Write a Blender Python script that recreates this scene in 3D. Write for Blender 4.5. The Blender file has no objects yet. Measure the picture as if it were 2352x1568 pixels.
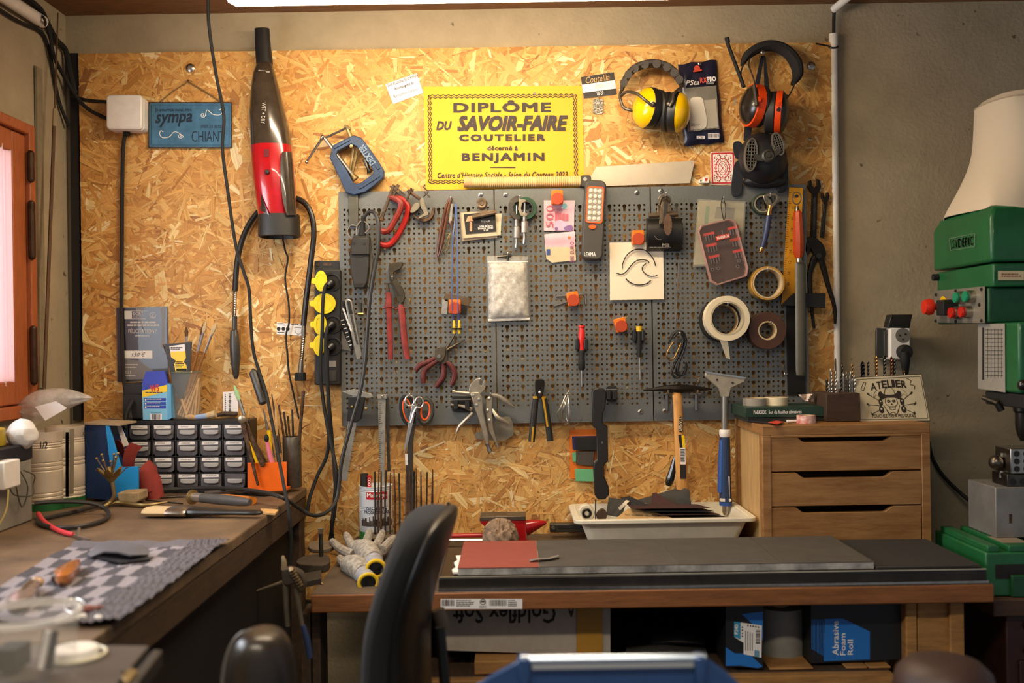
import bpy, math, random
from mathutils import Vector, Matrix
from mathutils.geometry import tessellate_polygon
R = random.Random(7)
SC = bpy.context.scene
COL = SC.collection
pi, sin, cos = math.pi, math.sin, math.cos
# ---------------------------------------------------------------- camera, world, light, exposure
F = 2286.7                      # focal length in pixels of the 2352 wide frame (35 mm lens)
TH = 0.0155                     # the photographer held the camera about 0.9 degrees out of level
DW = 2.575                      # camera to the chipboard
CH = 1.36                       # camera height
RV = Vector((cos(TH), 0, -sin(TH))); UV_ = Vector((sin(TH), 0, cos(TH)))
cd = bpy.data.cameras.new('camera'); cam = bpy.data.objects.new('camera', cd); COL.objects.link(cam)
cd.sensor_width = 36; cd.lens = 36*F/2352
cam.matrix_world = Matrix(((RV.x, UV_.x, 0, 0), (0, 0, -1, -DW), (RV.z, UV_.z, 0, CH), (0, 0, 0, 1)))
cd.dof.use_dof = True; cd.dof.focus_distance = DW-.04; cd.dof.aperture_fstop = 2.8
cd.clip_start = .02
SC.camera = cam
SC.view_settings.view_transform = 'Standard'; SC.view_settings.look = 'None'
SC.view_settings.exposure = .16; SC.view_settings.gamma = 1
wd = bpy.data.worlds.new('world'); SC.world = wd; wd.use_nodes = True
wd.node_tree.nodes['Background'].inputs[0].default_value = (.80, .86, 1, 1)
wd.node_tree.nodes['Background'].inputs[1].default_value = .22
LAMP_STRENGTH = 62.0
def area(name, loc, rot, sx, sy, power, col):
    l = bpy.data.lights.new(name, 'AREA'); l.shape = 'RECTANGLE'; l.size = sx; l.size_y = sy; l.energy = power; l.color = col
    o = bpy.data.objects.new(name, l); o.location = loc; o.rotation_euler = rot; COL.objects.link(o); return o
area('window_daylight', (-1.42, -.95, 1.55), (0, -pi/2, 0), .8, 1.2, 36, (.86, .92, 1))
area('room_lamp', (-.2, -2.1, 2.15), (0, 0, 0), 1.2, .12, 22, (1, .86, .66))

# ---------------------------------------------------------------- helpers
def W(x, y, d=0.0):
    """world point seen at photo pixel x, y that stands d metres in front of the chipboard"""
    t = DW-d; u = (x-1176)/F; v = (784-y)/F
    return Vector((t*(u*RV.x+v*UV_.x), -d, CH+t*(u*RV.z+v*UV_.z)))
def LF(x, y, X):
    """point seen at pixel x, y on the plane x = X"""
    u = (x-1176)/F; v = (784-y)/F; t = X/(u*RV.x+v*UV_.x); return Vector((X, t-DW, CH+t*(-u*TH+v)))
def px(d): return (DW-d)/F      # metres per pixel at d
def C(h):
    h = h.lstrip('#'); o = []
    for i in (0, 2, 4):
        c = int(h[i:i+2], 16)/255; o.append(c/12.92 if c <= .04045 else ((c+.055)/1.055)**2.4)
    return (*o, 1)
MS = {}
def M(name, col, rough=.5, metal=0, var=0, vs=40, bump=0, bs=300, alpha=1, emit=0, coat=0, col2=None, stretch=None, sheen=0, trans=0):
    if name in MS: return MS[name]
    m = bpy.data.materials.new(name); m.use_nodes = True; n = m.node_tree.nodes; l = m.node_tree.links
    b = n['Principled BSDF']; c = C(col)
    b.inputs['Base Color'].default_value = c; b.inputs['Roughness'].default_value = rough; b.inputs['Metallic'].default_value = metal
    b.inputs['Alpha'].default_value = alpha; b.inputs['Coat Weight'].default_value = coat
    b.inputs['Transmission Weight'].default_value = trans; b.inputs['Sheen Weight'].default_value = sheen
    if emit: b.inputs['Emission Color'].default_value = c; b.inputs['Emission Strength'].default_value = emit
    if var or bump:
        tc = n.new('ShaderNodeTexCoord'); mp = n.new('ShaderNodeMapping'); l.new(tc.outputs['Object'], mp.inputs[0])
        if stretch: mp.inputs['Scale'].default_value = stretch
    if var:
        nz = n.new('ShaderNodeTexNoise'); nz.inputs['Scale'].default_value = vs; nz.inputs['Detail'].default_value = 6; nz.inputs['Roughness'].default_value = .65
        l.new(mp.outputs[0], nz.inputs['Vector'])
        rp = n.new('ShaderNodeMapRange'); rp.inputs[1].default_value = .32; rp.inputs[2].default_value = .68
        l.new(nz.outputs[0], rp.inputs[0])
        mx = n.new('ShaderNodeMix'); mx.data_type = 'RGBA'
        d = C(col2) if col2 else tuple(x*(1-var) for x in c[:3])+(1,)
        mx.inputs[6].default_value = d; mx.inputs[7].default_value = c if col2 else tuple(min(1, x*(1+var*.4)) for x in c[:3])+(1,)
        l.new(rp.outputs[0], mx.inputs[0]); l.new(mx.outputs[2], b.inputs['Base Color'])
    if bump:
        nb = n.new('ShaderNodeTexNoise'); nb.inputs['Scale'].default_value = bs; nb.inputs['Detail'].default_value = 3
        l.new(mp.outputs[0], nb.inputs['Vector'])
        bp = n.new('ShaderNodeBump'); bp.inputs['Strength'].default_value = bump; bp.inputs['Distance'].default_value = .002
        l.new(nb.outputs[0], bp.inputs['Height']); l.new(bp.outputs[0], b.inputs['Normal'])
    MS[name] = m; return m

class MB:
    """collects shapes of one mesh, in world coordinates"""
    def __init__(s): s.v = []; s.f = []; s.m = []; s.c = 0
    def use(s, i): s.c = i; return s
    def add(s, vs, fs):
        o = len(s.v); s.v += [Vector(p) for p in vs]; s.f += [tuple(i+o for i in f) for f in fs]; s.m += [s.c]*len(fs); return s
    def prism(s, pts, d0, d1):
        """outline in photo pixels, from d0 to d1 in front of the board"""
        f = [W(x, y, d1) for x, y in pts]; return s.ext(f, Vector((0, d1-d0, 0)))
    def ext(s, ring, vec):
        n = len(ring); b = [p+vec for p in ring]
        return s.add(ring+b, [tuple(range(n)), tuple(range(2*n-1, n-1, -1))]+[(i, n+i, n+(i+1) % n, (i+1) % n) for i in range(n)])
    def ring(s, outer, inner, d0, d1):
        n = len(outer); L = [[W(x, y, d1) for x, y in outer], [W(x, y, d1) for x, y in inner]]
        off = Vector((0, d1-d0, 0)); vs = L[0]+L[1]+[p+off for p in L[0]]+[p+off for p in L[1]]; fs = []
        for i in range(n):
            j = (i+1) % n
            fs += [(i, j, n+j, n+i), (2*n+i, 3*n+i, 3*n+j, 2*n+j), (i, 2*n+i, 2*n+j, j), (n+i, n+j, 3*n+j, 3*n+i)]
        return s.add(vs, fs)
    def card(s, pts, d): f = [W(x, y, d) for x, y in pts]; return s.add(f, [tuple(range(len(f)))])
    def quad(s, x0, y0, x1, y1, d): return s.card([(x0, y0), (x1, y0), (x1, y1), (x0, y1)], d)
    def box(s, a, b, mat=None):
        x0, y0, z0 = a; x1, y1, z1 = b
        vs = [Vector(p) for p in ((x0, y0, z0), (x1, y0, z0), (x1, y1, z0), (x0, y1, z0), (x0, y0, z1), (x1, y0, z1), (x1, y1, z1), (x0, y1, z1))]
        if mat: vs = [mat @ p for p in vs]
        return s.add(vs, [(3, 2, 1, 0), (4, 5, 6, 7), (0, 1, 5, 4), (1, 2, 6, 5), (2, 3, 7, 6), (3, 0, 4, 7)])
    def loft(s, rings, cap=True, close=False):
        n = len(rings[0]); vs = [p for r in rings for p in r]; fs = []; k = len(rings)
        for a in range(k if close else k-1):
            b = (a+1) % k
            for i in range(n): j = (i+1) % n; fs.append((a*n+i, a*n+j, b*n+j, b*n+i))
        if cap and not close: fs += [tuple(range(n-1, -1, -1)), tuple(range((k-1)*n, k*n))]
        return s.add(vs, fs)
    def tube(s, pts, r, n=8, k=0, close=False, flat=None):
        pts = [Vector(p) for p in pts]
        rr = list(r) if isinstance(r, (list, tuple)) else [r]*len(pts)
        if k: pts, rr = cr(pts, k, close, rr)
        m = len(pts); rings = []; up = None
        for i in range(m):
            a = pts[(i-1) % m] if (i > 0 or close) else pts[i]; b = pts[(i+1) % m] if (i < m-1 or close) else pts[i]
            t = (b-a)
            if t.length < 1e-9: t = Vector((0, 0, 1))
            t.normalize()
            if up is None:
                up = Vector((0, 1, 0)) if abs(t.y) < .9 else Vector((1, 0, 0))
            up = (up-t*up.dot(t))
            if up.length < 1e-6: up = t.orthogonal()
            up.normalize(); sd = t.cross(up)
            fl = flat or 1
            rings.append([pts[i]+(sd*cos(2*pi*j/n)+up*sin(2*pi*j/n)*fl)*rr[i] for j in range(n)])
        return s.loft(rings, True, close)
    def tp(s, pts, r, n=8, k=0, close=False, flat=None):
        """tube through (pixel x, pixel y, d) with radius in pixels"""
        d = sum(p[2] for p in pts)/len(pts); q = px(d)
        rr = [x*q for x in r] if isinstance(r, (list, tuple)) else r*q
        return s.tube([W(*p) for p in pts], rr, n, k, close, flat)
    def lathe(s, prof, o, ax=(0, 0, 1), n=20, cap=True):
        ax = Vector(ax).normalized(); o = Vector(o)
        a = ax.orthogonal().normalized(); b = ax.cross(a)
        return s.loft([[o+ax*h+(a*cos(2*pi*j/n)+b*sin(2*pi*j/n))*max(r, 1e-5) for j in range(n)] for r, h in prof], cap)
    def cyl(s, p, q, r, n=14, r2=None): return s.tube([p, q], [r, r if r2 is None else r2], n)
    def disc(s, x, y, r, d0, d1, n=20):
        return s.prism(circ(x, y, r, n), d0, d1)
    def ball(s, o, r, n=10, sc=(1, 1, 1)):
        o = Vector(o); rings = []
        for i in range(n+1):
            a = pi*i/n; rings.append([o+Vector((sc[0]*r*max(sin(a), 1e-3)*cos(2*pi*j/(2*n)), sc[1]*r*max(sin(a), 1e-3)*sin(2*pi*j/(2*n)), sc[2]*r*cos(a))) for j in range(2*n)])
        return s.loft(rings)
    def text(s, t, fn, bold=0, shear=0, sp=1):
        cu = bpy.data.curves.new('t', 'FONT'); cu.body = t; cu.shear = shear; cu.resolution_u = 2; cu.space_character = sp
        o = bpy.data.objects.new('t', cu); me = bpy.data.meshes.new_from_object(o)
        vs = [v.co.copy() for v in me.vertices]
        if vs:
            x0 = min(v.x for v in vs); x1 = max(v.x for v in vs); y0 = min(v.y for v in vs); y1 = max(v.y for v in vs)
            for k, (bx, by) in enumerate(((-bold, -bold), (bold, -bold), (bold, bold), (-bold, bold)) if bold > 0 else ((0, 0),)):
                s.add([fn((v.x+bx-x0)/max(x1-x0, 1e-6), (v.y+by-y0)/max(y1-y0, 1e-6))+Vector((0, -4e-5*k, 0)) for v in vs], [tuple(p.vertices) for p in me.polygons])
        bpy.data.objects.remove(o); bpy.data.curves.remove(cu); bpy.data.meshes.remove(me); return s
    def tx(s, t, x0, y0, x1, y1, d, rot=0, bold=0, shear=0, sp=1):
        """lettering filling the pixel box, turned by rot degrees anticlockwise about its middle"""
        cx, cy = (x0+x1)/2, (y0+y1)/2; a = math.radians(rot); w, h = x1-x0, y1-y0
        def fn(u, v):
            p, q = (u-.5)*w, (v-.5)*h
            return W(cx+p*cos(a)-q*sin(a), cy-(p*sin(a)+q*cos(a)), d)
        return s.text(t, fn, bold, shear, sp)
def cr(pts, k, close=False, rr=None):
    """Catmull-Rom curve, k steps a span"""
    n = len(pts); out = []; ro = []
    for i in range(n if close else n-1):
        g = (lambda j: pts[j % n]) if close else (lambda j: pts[max(0, min(n-1, j))])
        p0, p1, p2, p3 = g(i-1), g(i), g(i+1), g(i+2)
        for j in range(k):
            t = j/k; o = []
            for c in range(len(p1)):
                o.append(.5*((2*p1[c])+(-p0[c]+p2[c])*t+(2*p0[c]-5*p1[c]+4*p2[c]-p3[c])*t*t+(-p0[c]+3*p1[c]-3*p2[c]+p3[c])*t**3))
            out.append(Vector(o) if isinstance(p1, Vector) else tuple(o))
            if rr: ro.append(rr[i]*(1-t)+rr[(i+1) % n]*t)
    if not close:
        out.append(pts[-1]); 
        if rr: ro.append(rr[-1])
    return (out, ro) if rr else out
def cc(pts, k=4): return cr(pts, k, True)
def circ(x, y, r, n=20, ry=None, rot=0):
    a0 = math.radians(rot); ry = ry or r; o = []
    for i in range(n):
        a = 2*pi*i/n; p, q = r*cos(a), ry*sin(a); o.append((x+p*cos(a0)+q*sin(a0), y-p*sin(a0)+q*cos(a0)))
    return o
def rrect(x0, y0, x1, y1, r, n=4):
    o = []
    for cx, cy, a0 in ((x1-r, y1-r, 0), (x0+r, y1-r, 90), (x0+r, y0+r, 180), (x1-r, y0+r, 270)):
        for i in range(n+1):
            a = math.radians(a0+90*i/n); o.append((cx+r*cos(a), cy+r*sin(a)))
    return o
def rot(pts, cx, cy, deg):
    a = math.radians(deg); return [(cx+(x-cx)*cos(a)+(y-cy)*sin(a), cy-(x-cx)*sin(a)+(y-cy)*cos(a)) for x, y in pts]
def bar(x0, y0, x1, y1, w, w2=None):
    """outline of a straight bar between two pixels"""
    dx, dy = x1-x0, y1-y0; L = math.hypot(dx, dy); nx, ny = -dy/L, dx/L; w2 = w if w2 is None else w2
    return [(x0+nx*w/2, y0+ny*w/2), (x1+nx*w2/2, y1+ny*w2/2), (x1-nx*w2/2, y1-ny*w2/2), (x0-nx*w/2, y0-ny*w/2)]
def loc_of(at): return at if isinstance(at, Vector) else W(*at)
def T(name, label, cat, at, group=None):
    o = bpy.data.objects.new(name, None); o.empty_display_size = .02; o.location = loc_of(at); COL.objects.link(o)
    o['label'] = label; o['category'] = cat
    if group: o['group'] = group
    return o
def mesh(name, mb, mats, org, smooth=35):
    me = bpy.data.meshes.new(name); me.from_pydata([v-org for v in mb.v], [], mb.f)
    for m in (mats if isinstance(mats, (list, tuple)) else [mats]): me.materials.append(m)
    me.polygons.foreach_set('material_index', mb.m)
    me.validate(); me.update()
    if smooth:
        me.polygons.foreach_set('use_smooth', [True]*len(me.polygons)); me.set_sharp_from_angle(angle=math.radians(smooth))
    import bmesh
    b = bmesh.new(); b.from_mesh(me); bmesh.ops.recalc_face_normals(b, faces=b.faces); b.to_mesh(me); b.free()
    return me
def mods(o, bev, sub, thick=0):
    if thick: m = o.modifiers.new('thickness', 'SOLIDIFY'); m.thickness = thick; m.offset = 0; m = o.modifiers.new('split', 'EDGE_SPLIT'); m.split_angle = math.radians(50)
    if bev: m = o.modifiers.new('edge', 'BEVEL'); m.width = bev; m.segments = 2; m.limit_method = 'ANGLE'; m.angle_limit = math.radians(40); m.harden_normals = False
    if sub: m = o.modifiers.new('round', 'SUBSURF'); m.levels = sub; m.render_levels = sub
def P(root, name, mb, mat, bev=0, sub=0, label=None, smooth=35, thick=0):
    """a part of root, or of another part"""
    top = root
    while top.parent: top = top.parent
    o = bpy.data.objects.new(name, mesh(name, mb, mat, top.location, smooth)); COL.objects.link(o); o.parent = root
    mods(o, bev, sub, thick)
    if label: o['label'] = label
    return o
def S(name, label, cat, mb, mat, bev=0, sub=0, group=None, smooth=35, thick=0, kind=None):
    """a thing that is one mesh, its origin at the middle of its base"""
    xs = [v.x for v in mb.v]; ys = [v.y for v in mb.v]; zs = [v.z for v in mb.v]
    org = Vector(((min(xs)+max(xs))/2, (min(ys)+max(ys))/2, min(zs)))
    o = bpy.data.objects.new(name, mesh(name, mb, mat, org, smooth)); o.location = org; COL.objects.link(o)
    mods(o, bev, sub, thick)
    if label: o['label'] = label
    if cat: o['category'] = cat
    if group: o['group'] = group
    if kind: o['kind'] = kind
    return o
def struct(name, mb, mat, parent=None, bev=0):
    if parent is not None: return P(parent, name, mb, mat, bev)
    return S(name, None, None, mb, mat, bev, kind='structure')
def smalllines(mb, x0, y0, x1, y1, n, d, h=.45, seed=1, cen=False):
    """rows of print too small to read"""
    r = random.Random(seed); st = (y1-y0)/n
    for i in range(n):
        a = x0; y = y0+i*st; e = x0+(x1-x0)*r.uniform(.7, 1)
        if cen: a = (x0+x1)/2-(e-x0)/2; e = a+(e-x0)
        while a < e-1:
            b = min(e, a+r.uniform(.06, .2)*(x1-x0)); mb.quad(a, y, b, y+st*h, d); a = b+.02*(x1-x0)
    return mb
def barcode(mb, x0, y0, x1, y1, d, seed=2, vert=True):
    r = random.Random(seed); a = x0 if vert else y0; e = x1 if vert else y1
    while a < e-.5:
        w = min(r.choice((.6, 1, 1.6)), e-a)
        if vert: mb.quad(a, y0, a+w, y1, d)
        else: mb.quad(x0, a, x1, a+w, d)
        a += w+r.choice((.6, 1, 1.4))
    return mb
# common materials
black = M('black_plastic', '#1b1a19', .42, var=.2)
blackm = M('black_rubber', '#141312', .75, bump=.1)
steel = M('steel', '#b9b3a8', .3, 1, var=.25, vs=60)
dsteel = M('dark_steel', '#5d5850', .42, 1, var=.4, vs=50)
chrome = M('chrome', '#cfccc5', .3, .9)
rust = M('rusty_steel', '#6f5440', .6, .7, var=.5, vs=80, col2='#3a2a20')
white = M('white_paper', '#ece6e0', .7)
whitep = M('white_plastic', '#e6e0d8', .4, var=.08)
ink = M('ink', '#1c1714', .7)
orange = M('orange_plastic', '#e8590c', .4)
yellow = M('yellow_plastic', '#f2c710', .35)
red = M('red_paint', '#b3121a', .3, var=.15)
brass = M('brass', '#9c8658', .45, .8, var=.3)
clear = M('clear_plastic', '#f4f1ea', .12, alpha=.22)
glass = M('clear_glass', '#e8efe8', .04, alpha=.07)
# ---------------------------------------------------------------- setting
def G(x, y, z):
    """world point seen at pixel x, y on the level plane z"""
    u = (x-1176)/F; v = (784-y)/F; t = (z-CH)/(u*RV.z+v*UV_.z); return Vector((t*(u*RV.x+v*UV_.x), t-DW, z))
def D(p): return -p.y
XL = W(157, 500, -.02).x; ZC = W(1176, 20, -.02).z
plaster = M('rough_plaster', '#a8987c', .95, var=.16, vs=7, bump=.9, bs=110)
def cracks(m):
    """flecks and pits of the render coat"""
    n = m.node_tree.nodes; l = m.node_tree.links; b = n['Principled BSDF']; src = b.inputs['Base Color'].links[0].from_socket
    tc = n.new('ShaderNodeTexCoord'); v = n.new('ShaderNodeTexNoise'); v.inputs['Scale'].default_value = 34; v.inputs['Detail'].default_value = 8
    l.new(tc.outputs['Object'], v.inputs['Vector']); r = n.new('ShaderNodeMapRange'); r.inputs[1].default_value = .70; r.inputs[2].default_value = .75
    l.new(v.outputs[0], r.inputs[0]); mx = n.new('ShaderNodeMix'); mx.data_type = 'RGBA'; l.new(r.outputs[0], mx.inputs[0]); l.new(src, mx.inputs[6])
    mx.inputs[7].default_value = C('#5a4a38'); l.new(mx.outputs[2], b.inputs['Base Color'])
cracks(plaster)
ceilw = M('ceiling_wood', '#80562f', .8, var=.4, vs=18, stretch=(1, 9, 9), bump=.3, bs=60)
struct('wall_back', MB().box((XL-.2, .021, 0), (2.0, .16, ZC+.1)), plaster)
wy0, wy1, wz0, wz1 = -.20, -1.55, 1.2, 1.89
struct('wall_left', MB().box((XL-.2, -3, 0), (XL, .021, wz0)).box((XL-.2, -3, wz1), (XL, .021, ZC+.1)).box((XL-.2, wy0, wz0), (XL, .021, wz1)).box((XL-.2, -3, wz0), (XL, wy1, wz1)), plaster)
struct('ceiling', MB().box((XL-.2, -3, ZC), (2.0, .16, ZC+.1)), ceilw)
struct('floor', MB().box((XL-.2, -3, -.1), (2.0, .16, 0)), M('concrete_floor', '#4a443c', .9, var=.3, vs=9, bump=.3, bs=80))
struct('shade_strip_1', MB().prism([(159, 122), (179, 122), (186, 965), (168, 965)], -.018, -.004), M('gap_shade', '#1d1713', .8, var=.3))  # dark strip paints in the shadow gap at the chipboard's edge
# window in the left wall
frm = M('orange_painted_wood', '#ab5c30', .5, var=.25, vs=20, stretch=(8, 8, 1), bump=.2, bs=60)
wroot = bpy.data.objects.new('window_1', None); COL.objects.link(wroot); wroot.location = (XL, wy0, wz0); wroot['kind'] = 'structure'
b = MB()
for a, c in (((wy0-.028, wz0), (wy0, wz1)), ((wy1, wz0), (wy1+.028, wz1)), ((wy1+.028, wz1-.025), (wy0-.028, wz1)), ((wy1+.028, wz0), (wy0-.028, wz0+.03))):
    b.box((XL-.06, a[0], a[1]), (XL+.022, c[0], c[1]))
P(wroot, 'window_frame', b, frm, .003)
b = MB(); s0, s1, q0, q1 = wy0-.03, wy1+.03, wz0+.032, wz1-.027
for a, c in (((s0-.062, q0), (s0, q1)), ((s1, q0), (s1+.062, q1)), ((s1+.062, q1-.05), (s0-.062, q1)), ((s1+.062, q0), (s0-.062, q0+.055))):
    b.box((XL-.045, a[0], a[1]), (XL+.012, c[0], c[1]))
P(wroot, 'window_sash', b, frm, .004)
P(wroot, 'pane', MB().box((XL-.02, s1+.06, q0+.05), (XL-.016, s0-.06, q1-.045)), M('window_glass', '#ffffff', .05, alpha=.08))
for z in (1.79, 1.64, 1.345):
    zz = .03 if z > 1.7 else .062
    P(wroot, 'hinge', MB().cyl((XL+.024, wy0-.029, z-zz), (XL+.024, wy0-.029, z+zz), .0085, 10).ball((XL+.024, wy0-.029, z+zz), .0085, 5).ball((XL+.024, wy0-.029, z-zz), .0085, 5), M('old_brass', '#4a3626', .5, .7, var=.4))
b = MB(); ring = []
n = 40; pts = [(s0-.062-.2*i/n, .006+.005*sin(i*.9)+.002*sin(i*2.3)) for i in range(n+1)]
b.loft([[Vector((XL+x, y, z)) for y, x in pts] for z in (q0+.045, q1-.04)], False)
curt = M('net_curtain', '#fbeef0', .9); nt = curt.node_tree; tr = nt.nodes.new('ShaderNodeBsdfTranslucent'); tr.inputs[0].default_value = (.95, .85, .87, 1)
mxs = nt.nodes.new('ShaderNodeMixShader'); mxs.inputs[0].default_value = .6; nt.links.new(nt.nodes['Principled BSDF'].outputs[0], mxs.inputs[1]); nt.links.new(tr.outputs[0], mxs.inputs[2]); nt.links.new(mxs.outputs[0], nt.nodes['Material Output'].inputs[0])
S('window_curtain', 'white net curtain gathered behind the orange window frame', 'curtain', b, curt, thick=.001)

# ---------------------------------------------------------------- strip lamp under the ceiling
LX0, LX1, LY, LZ = -.577, .350, -.51, 2.066
lampr = T('strip_lamp', 'long white fluorescent strip lamp under the ceiling, switched on', 'lamp', Vector(((LX0+LX1)/2, LY, LZ)))
em = M('lamp_diffuser', '#ffd79e', .5, emit=LAMP_STRENGTH)
em.node_tree.nodes['Principled BSDF'].inputs['Base Color'].default_value = (.8, .8, .8, 1)
em.node_tree.nodes['Principled BSDF'].inputs['Emission Color'].default_value = (1, .80, .54, 1)
P(lampr, 'diffuser', MB().loft([[Vector((x, LY+.036*cos(a)*k, LZ+.034+.034*sin(a)*k)) for a in [pi*j/8-pi for j in range(9)]] for x, k in ((LX0, .8), (LX0+.012, 1), (LX1-.012, 1), (LX1, .8))]), em)
P(lampr, 'housing', MB().box((LX0-.01, LY-.045, LZ+.035), (LX1+.01, LY+.045, LZ+.085)), whitep, .005)
for x in (LX0+.15, LX1-.15): P(lampr, 'hanger', MB().cyl((x, LY, LZ+.08), (x, LY, ZC), .006), steel)

# ---------------------------------------------------------------- chipboard lining with real strands
c0 = W(180, 112, 0); c1 = W(1916, 112, 0); x0, x1 = c0.x, c1.x; z1 = W(1050, 110, 0).z; z0 = .70
osb = bpy.data.materials.new('oriented_strand_board'); osb.use_nodes = True; n = osb.node_tree.nodes; l = osb.node_tree.links
at = n.new('ShaderNodeAttribute'); at.attribute_name = 'strand'; uv = n.new('ShaderNodeUVMap'); uv.uv_map = 'grain'
nz = n.new('ShaderNodeTexNoise'); nz.inputs['Scale'].default_value = 1; nz.inputs['Detail'].default_value = 5; l.new(uv.outputs[0], nz.inputs['Vector'])
rp = n.new('ShaderNodeMapRange'); rp.inputs[1].default_value = .25; rp.inputs[2].default_value = .75; rp.inputs[3].default_value = .70; rp.inputs[4].default_value = 1.22; l.new(nz.outputs[0], rp.inputs[0])
mu = n.new('ShaderNodeVectorMath'); mu.operation = 'SCALE'; l.new(at.outputs['Color'], mu.inputs[0]); l.new(rp.outputs[0], mu.inputs['Scale'])
bs = n['Principled BSDF']; bs.inputs['Roughness'].default_value = .62; l.new(mu.outputs[0], bs.inputs['Base Color'])
bpn = n.new('ShaderNodeBump'); bpn.inputs['Strength'].default_value = .35; bpn.inputs['Distance'].default_value = .001; l.new(nz.outputs[0], bpn.inputs['Height']); l.new(bpn.outputs[0], bs.inputs['Normal'])
PAL = ['#d49f54', '#cb9248', '#dbaf68', '#bd8039', '#e6c788', '#aa6f31', '#d29c55', '#d8a75f', '#92592a', '#f0daa8', '#c58c45']
PW = [10, 9, 9, 6, 5, 3, 9, 9, 1, 2, 7]
vs = []; fs = []; uvs = []; cl = []
def face(p, u, c):
    o = len(vs); vs.extend(p); fs.append(tuple(range(o, o+len(p)))); uvs.extend(u); cl.extend([c]*len(p))
bxs = MB().box((x0, 0, z0), (x1, .02, z1))
for f in bxs.f: face([bxs.v[i] for i in f], [(bxs.v[i].x*8, bxs.v[i].z*60) for i in f], C('#c48a45'))
RS = random.Random(21); NF = 16500
for i in range(NF):
    L = min(.15, RS.lognormvariate(-3.05, .45)); w = min(.030, RS.lognormvariate(-4.75, .55))
    if RS.random() < .33: w *= .32
    if i > NF*.97 and w > .012: w *= .6
    a = RS.gauss(0, .85) if RS.random() < .6 else RS.uniform(-pi/2, pi/2); cx, cz = RS.uniform(x0, x1), RS.uniform(z0, z1)
    ca, sa = cos(a), sin(a); y = -.0002-.0016*i/NF
    t0, t1 = RS.uniform(-.6, .6)*w, RS.uniform(-.6, .6)*w
    loc = [(-L/2-t0, -w/2), (-L/2+t0, w/2), (RS.uniform(-.2, .2)*L, w/2*RS.uniform(.9, 1.15)), (L/2+t1, w/2*RS.uniform(.5, 1)), (L/2-t1, -w/2*RS.uniform(.5, 1)), (RS.uniform(-.2, .2)*L, -w/2*RS.uniform(.9, 1.15))]
    tx_, tz_ = RS.gauss(0, .012), RS.gauss(0, .03)
    p = []; u = []; ou, ov = RS.uniform(0, 90), RS.uniform(0, 90)
    for q, r_ in loc:
        X = cx+q*ca-r_*sa; Z = cz+q*sa+r_*ca
        p.append(Vector((min(x1, max(x0, X)), y+min(.0004, max(-.0005, q*tx_+r_*tz_)), min(z1, max(z0, Z))))); u.append((ou+q*9, ov+r_*420))
    c = C(RS.choices(PAL, PW)[0]); c = [a*.87+b*.13 for a, b in zip(c, C('#d6a65e'))]; k = RS.uniform(.90, 1.08); face(p, u, (c[0]*k, c[1]*k, c[2]*k, 1))
me = bpy.data.meshes.new('chipboard'); org = Vector(((x0+x1)/2, 0, z0)); me.from_pydata([v-org for v in vs], [], fs)
ul = me.uv_layers.new(name='grain'); ul.data.foreach_set('uv', [q for p in uvs for q in p])
ca_ = me.color_attributes.new('strand', 'FLOAT_COLOR', 'CORNER'); ca_.data.foreach_set('color', [q for p in cl for q in p])
me.materials.append(osb); o = bpy.data.objects.new('chipboard_panel', me); COL.objects.link(o); o.location = org
o['label'] = 'golden brown chipboard panel lining the wall behind all the tools'; o['category'] = 'wall panel'

# ---------------------------------------------------------------- perforated steel panels
PB = .024
pegm = M('hammered_grey_paint', '#6a6c6a', .42, .25, var=.12, vs=160, bump=.25, bs=500)
def cellproto(w, h, hole):
    outer = [Vector((-w/2, -h/2, 0)), Vector((w/2, -h/2, 0)), Vector((w/2, h/2, 0)), Vector((-w/2, h/2, 0))]
    hole = [Vector((*p, 0)) for p in hole]; return outer+hole, [tuple(t) for t in tessellate_polygon([outer, hole[::-1]])], len(hole)
pt = .0127
def proto(w, h, hole):
    o = [(-w/2, -h/2), (w/2, -h/2), (w/2, h/2), (-w/2, h/2)]
    tr_ = tessellate_polygon([[Vector((*p, 0)) for p in o], [Vector((*p, 0)) for p in hole]]); return o+hole, [tuple(t) for t in tr_], len(hole)
dot = proto(pt, pt, [(.0030*cos(2*pi*i/8), .0030*sin(2*pi*i/8)) for i in range(8)])
kh = [(.0051*cos(a), .0042+.0051*sin(a)) for a in [math.radians(x) for x in range(-50, 231, 35)]]
key = proto(pt, 2*pt, kh+[(-.0026, -.0085), (0, -.0098), (.0026, -.0085)])
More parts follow.
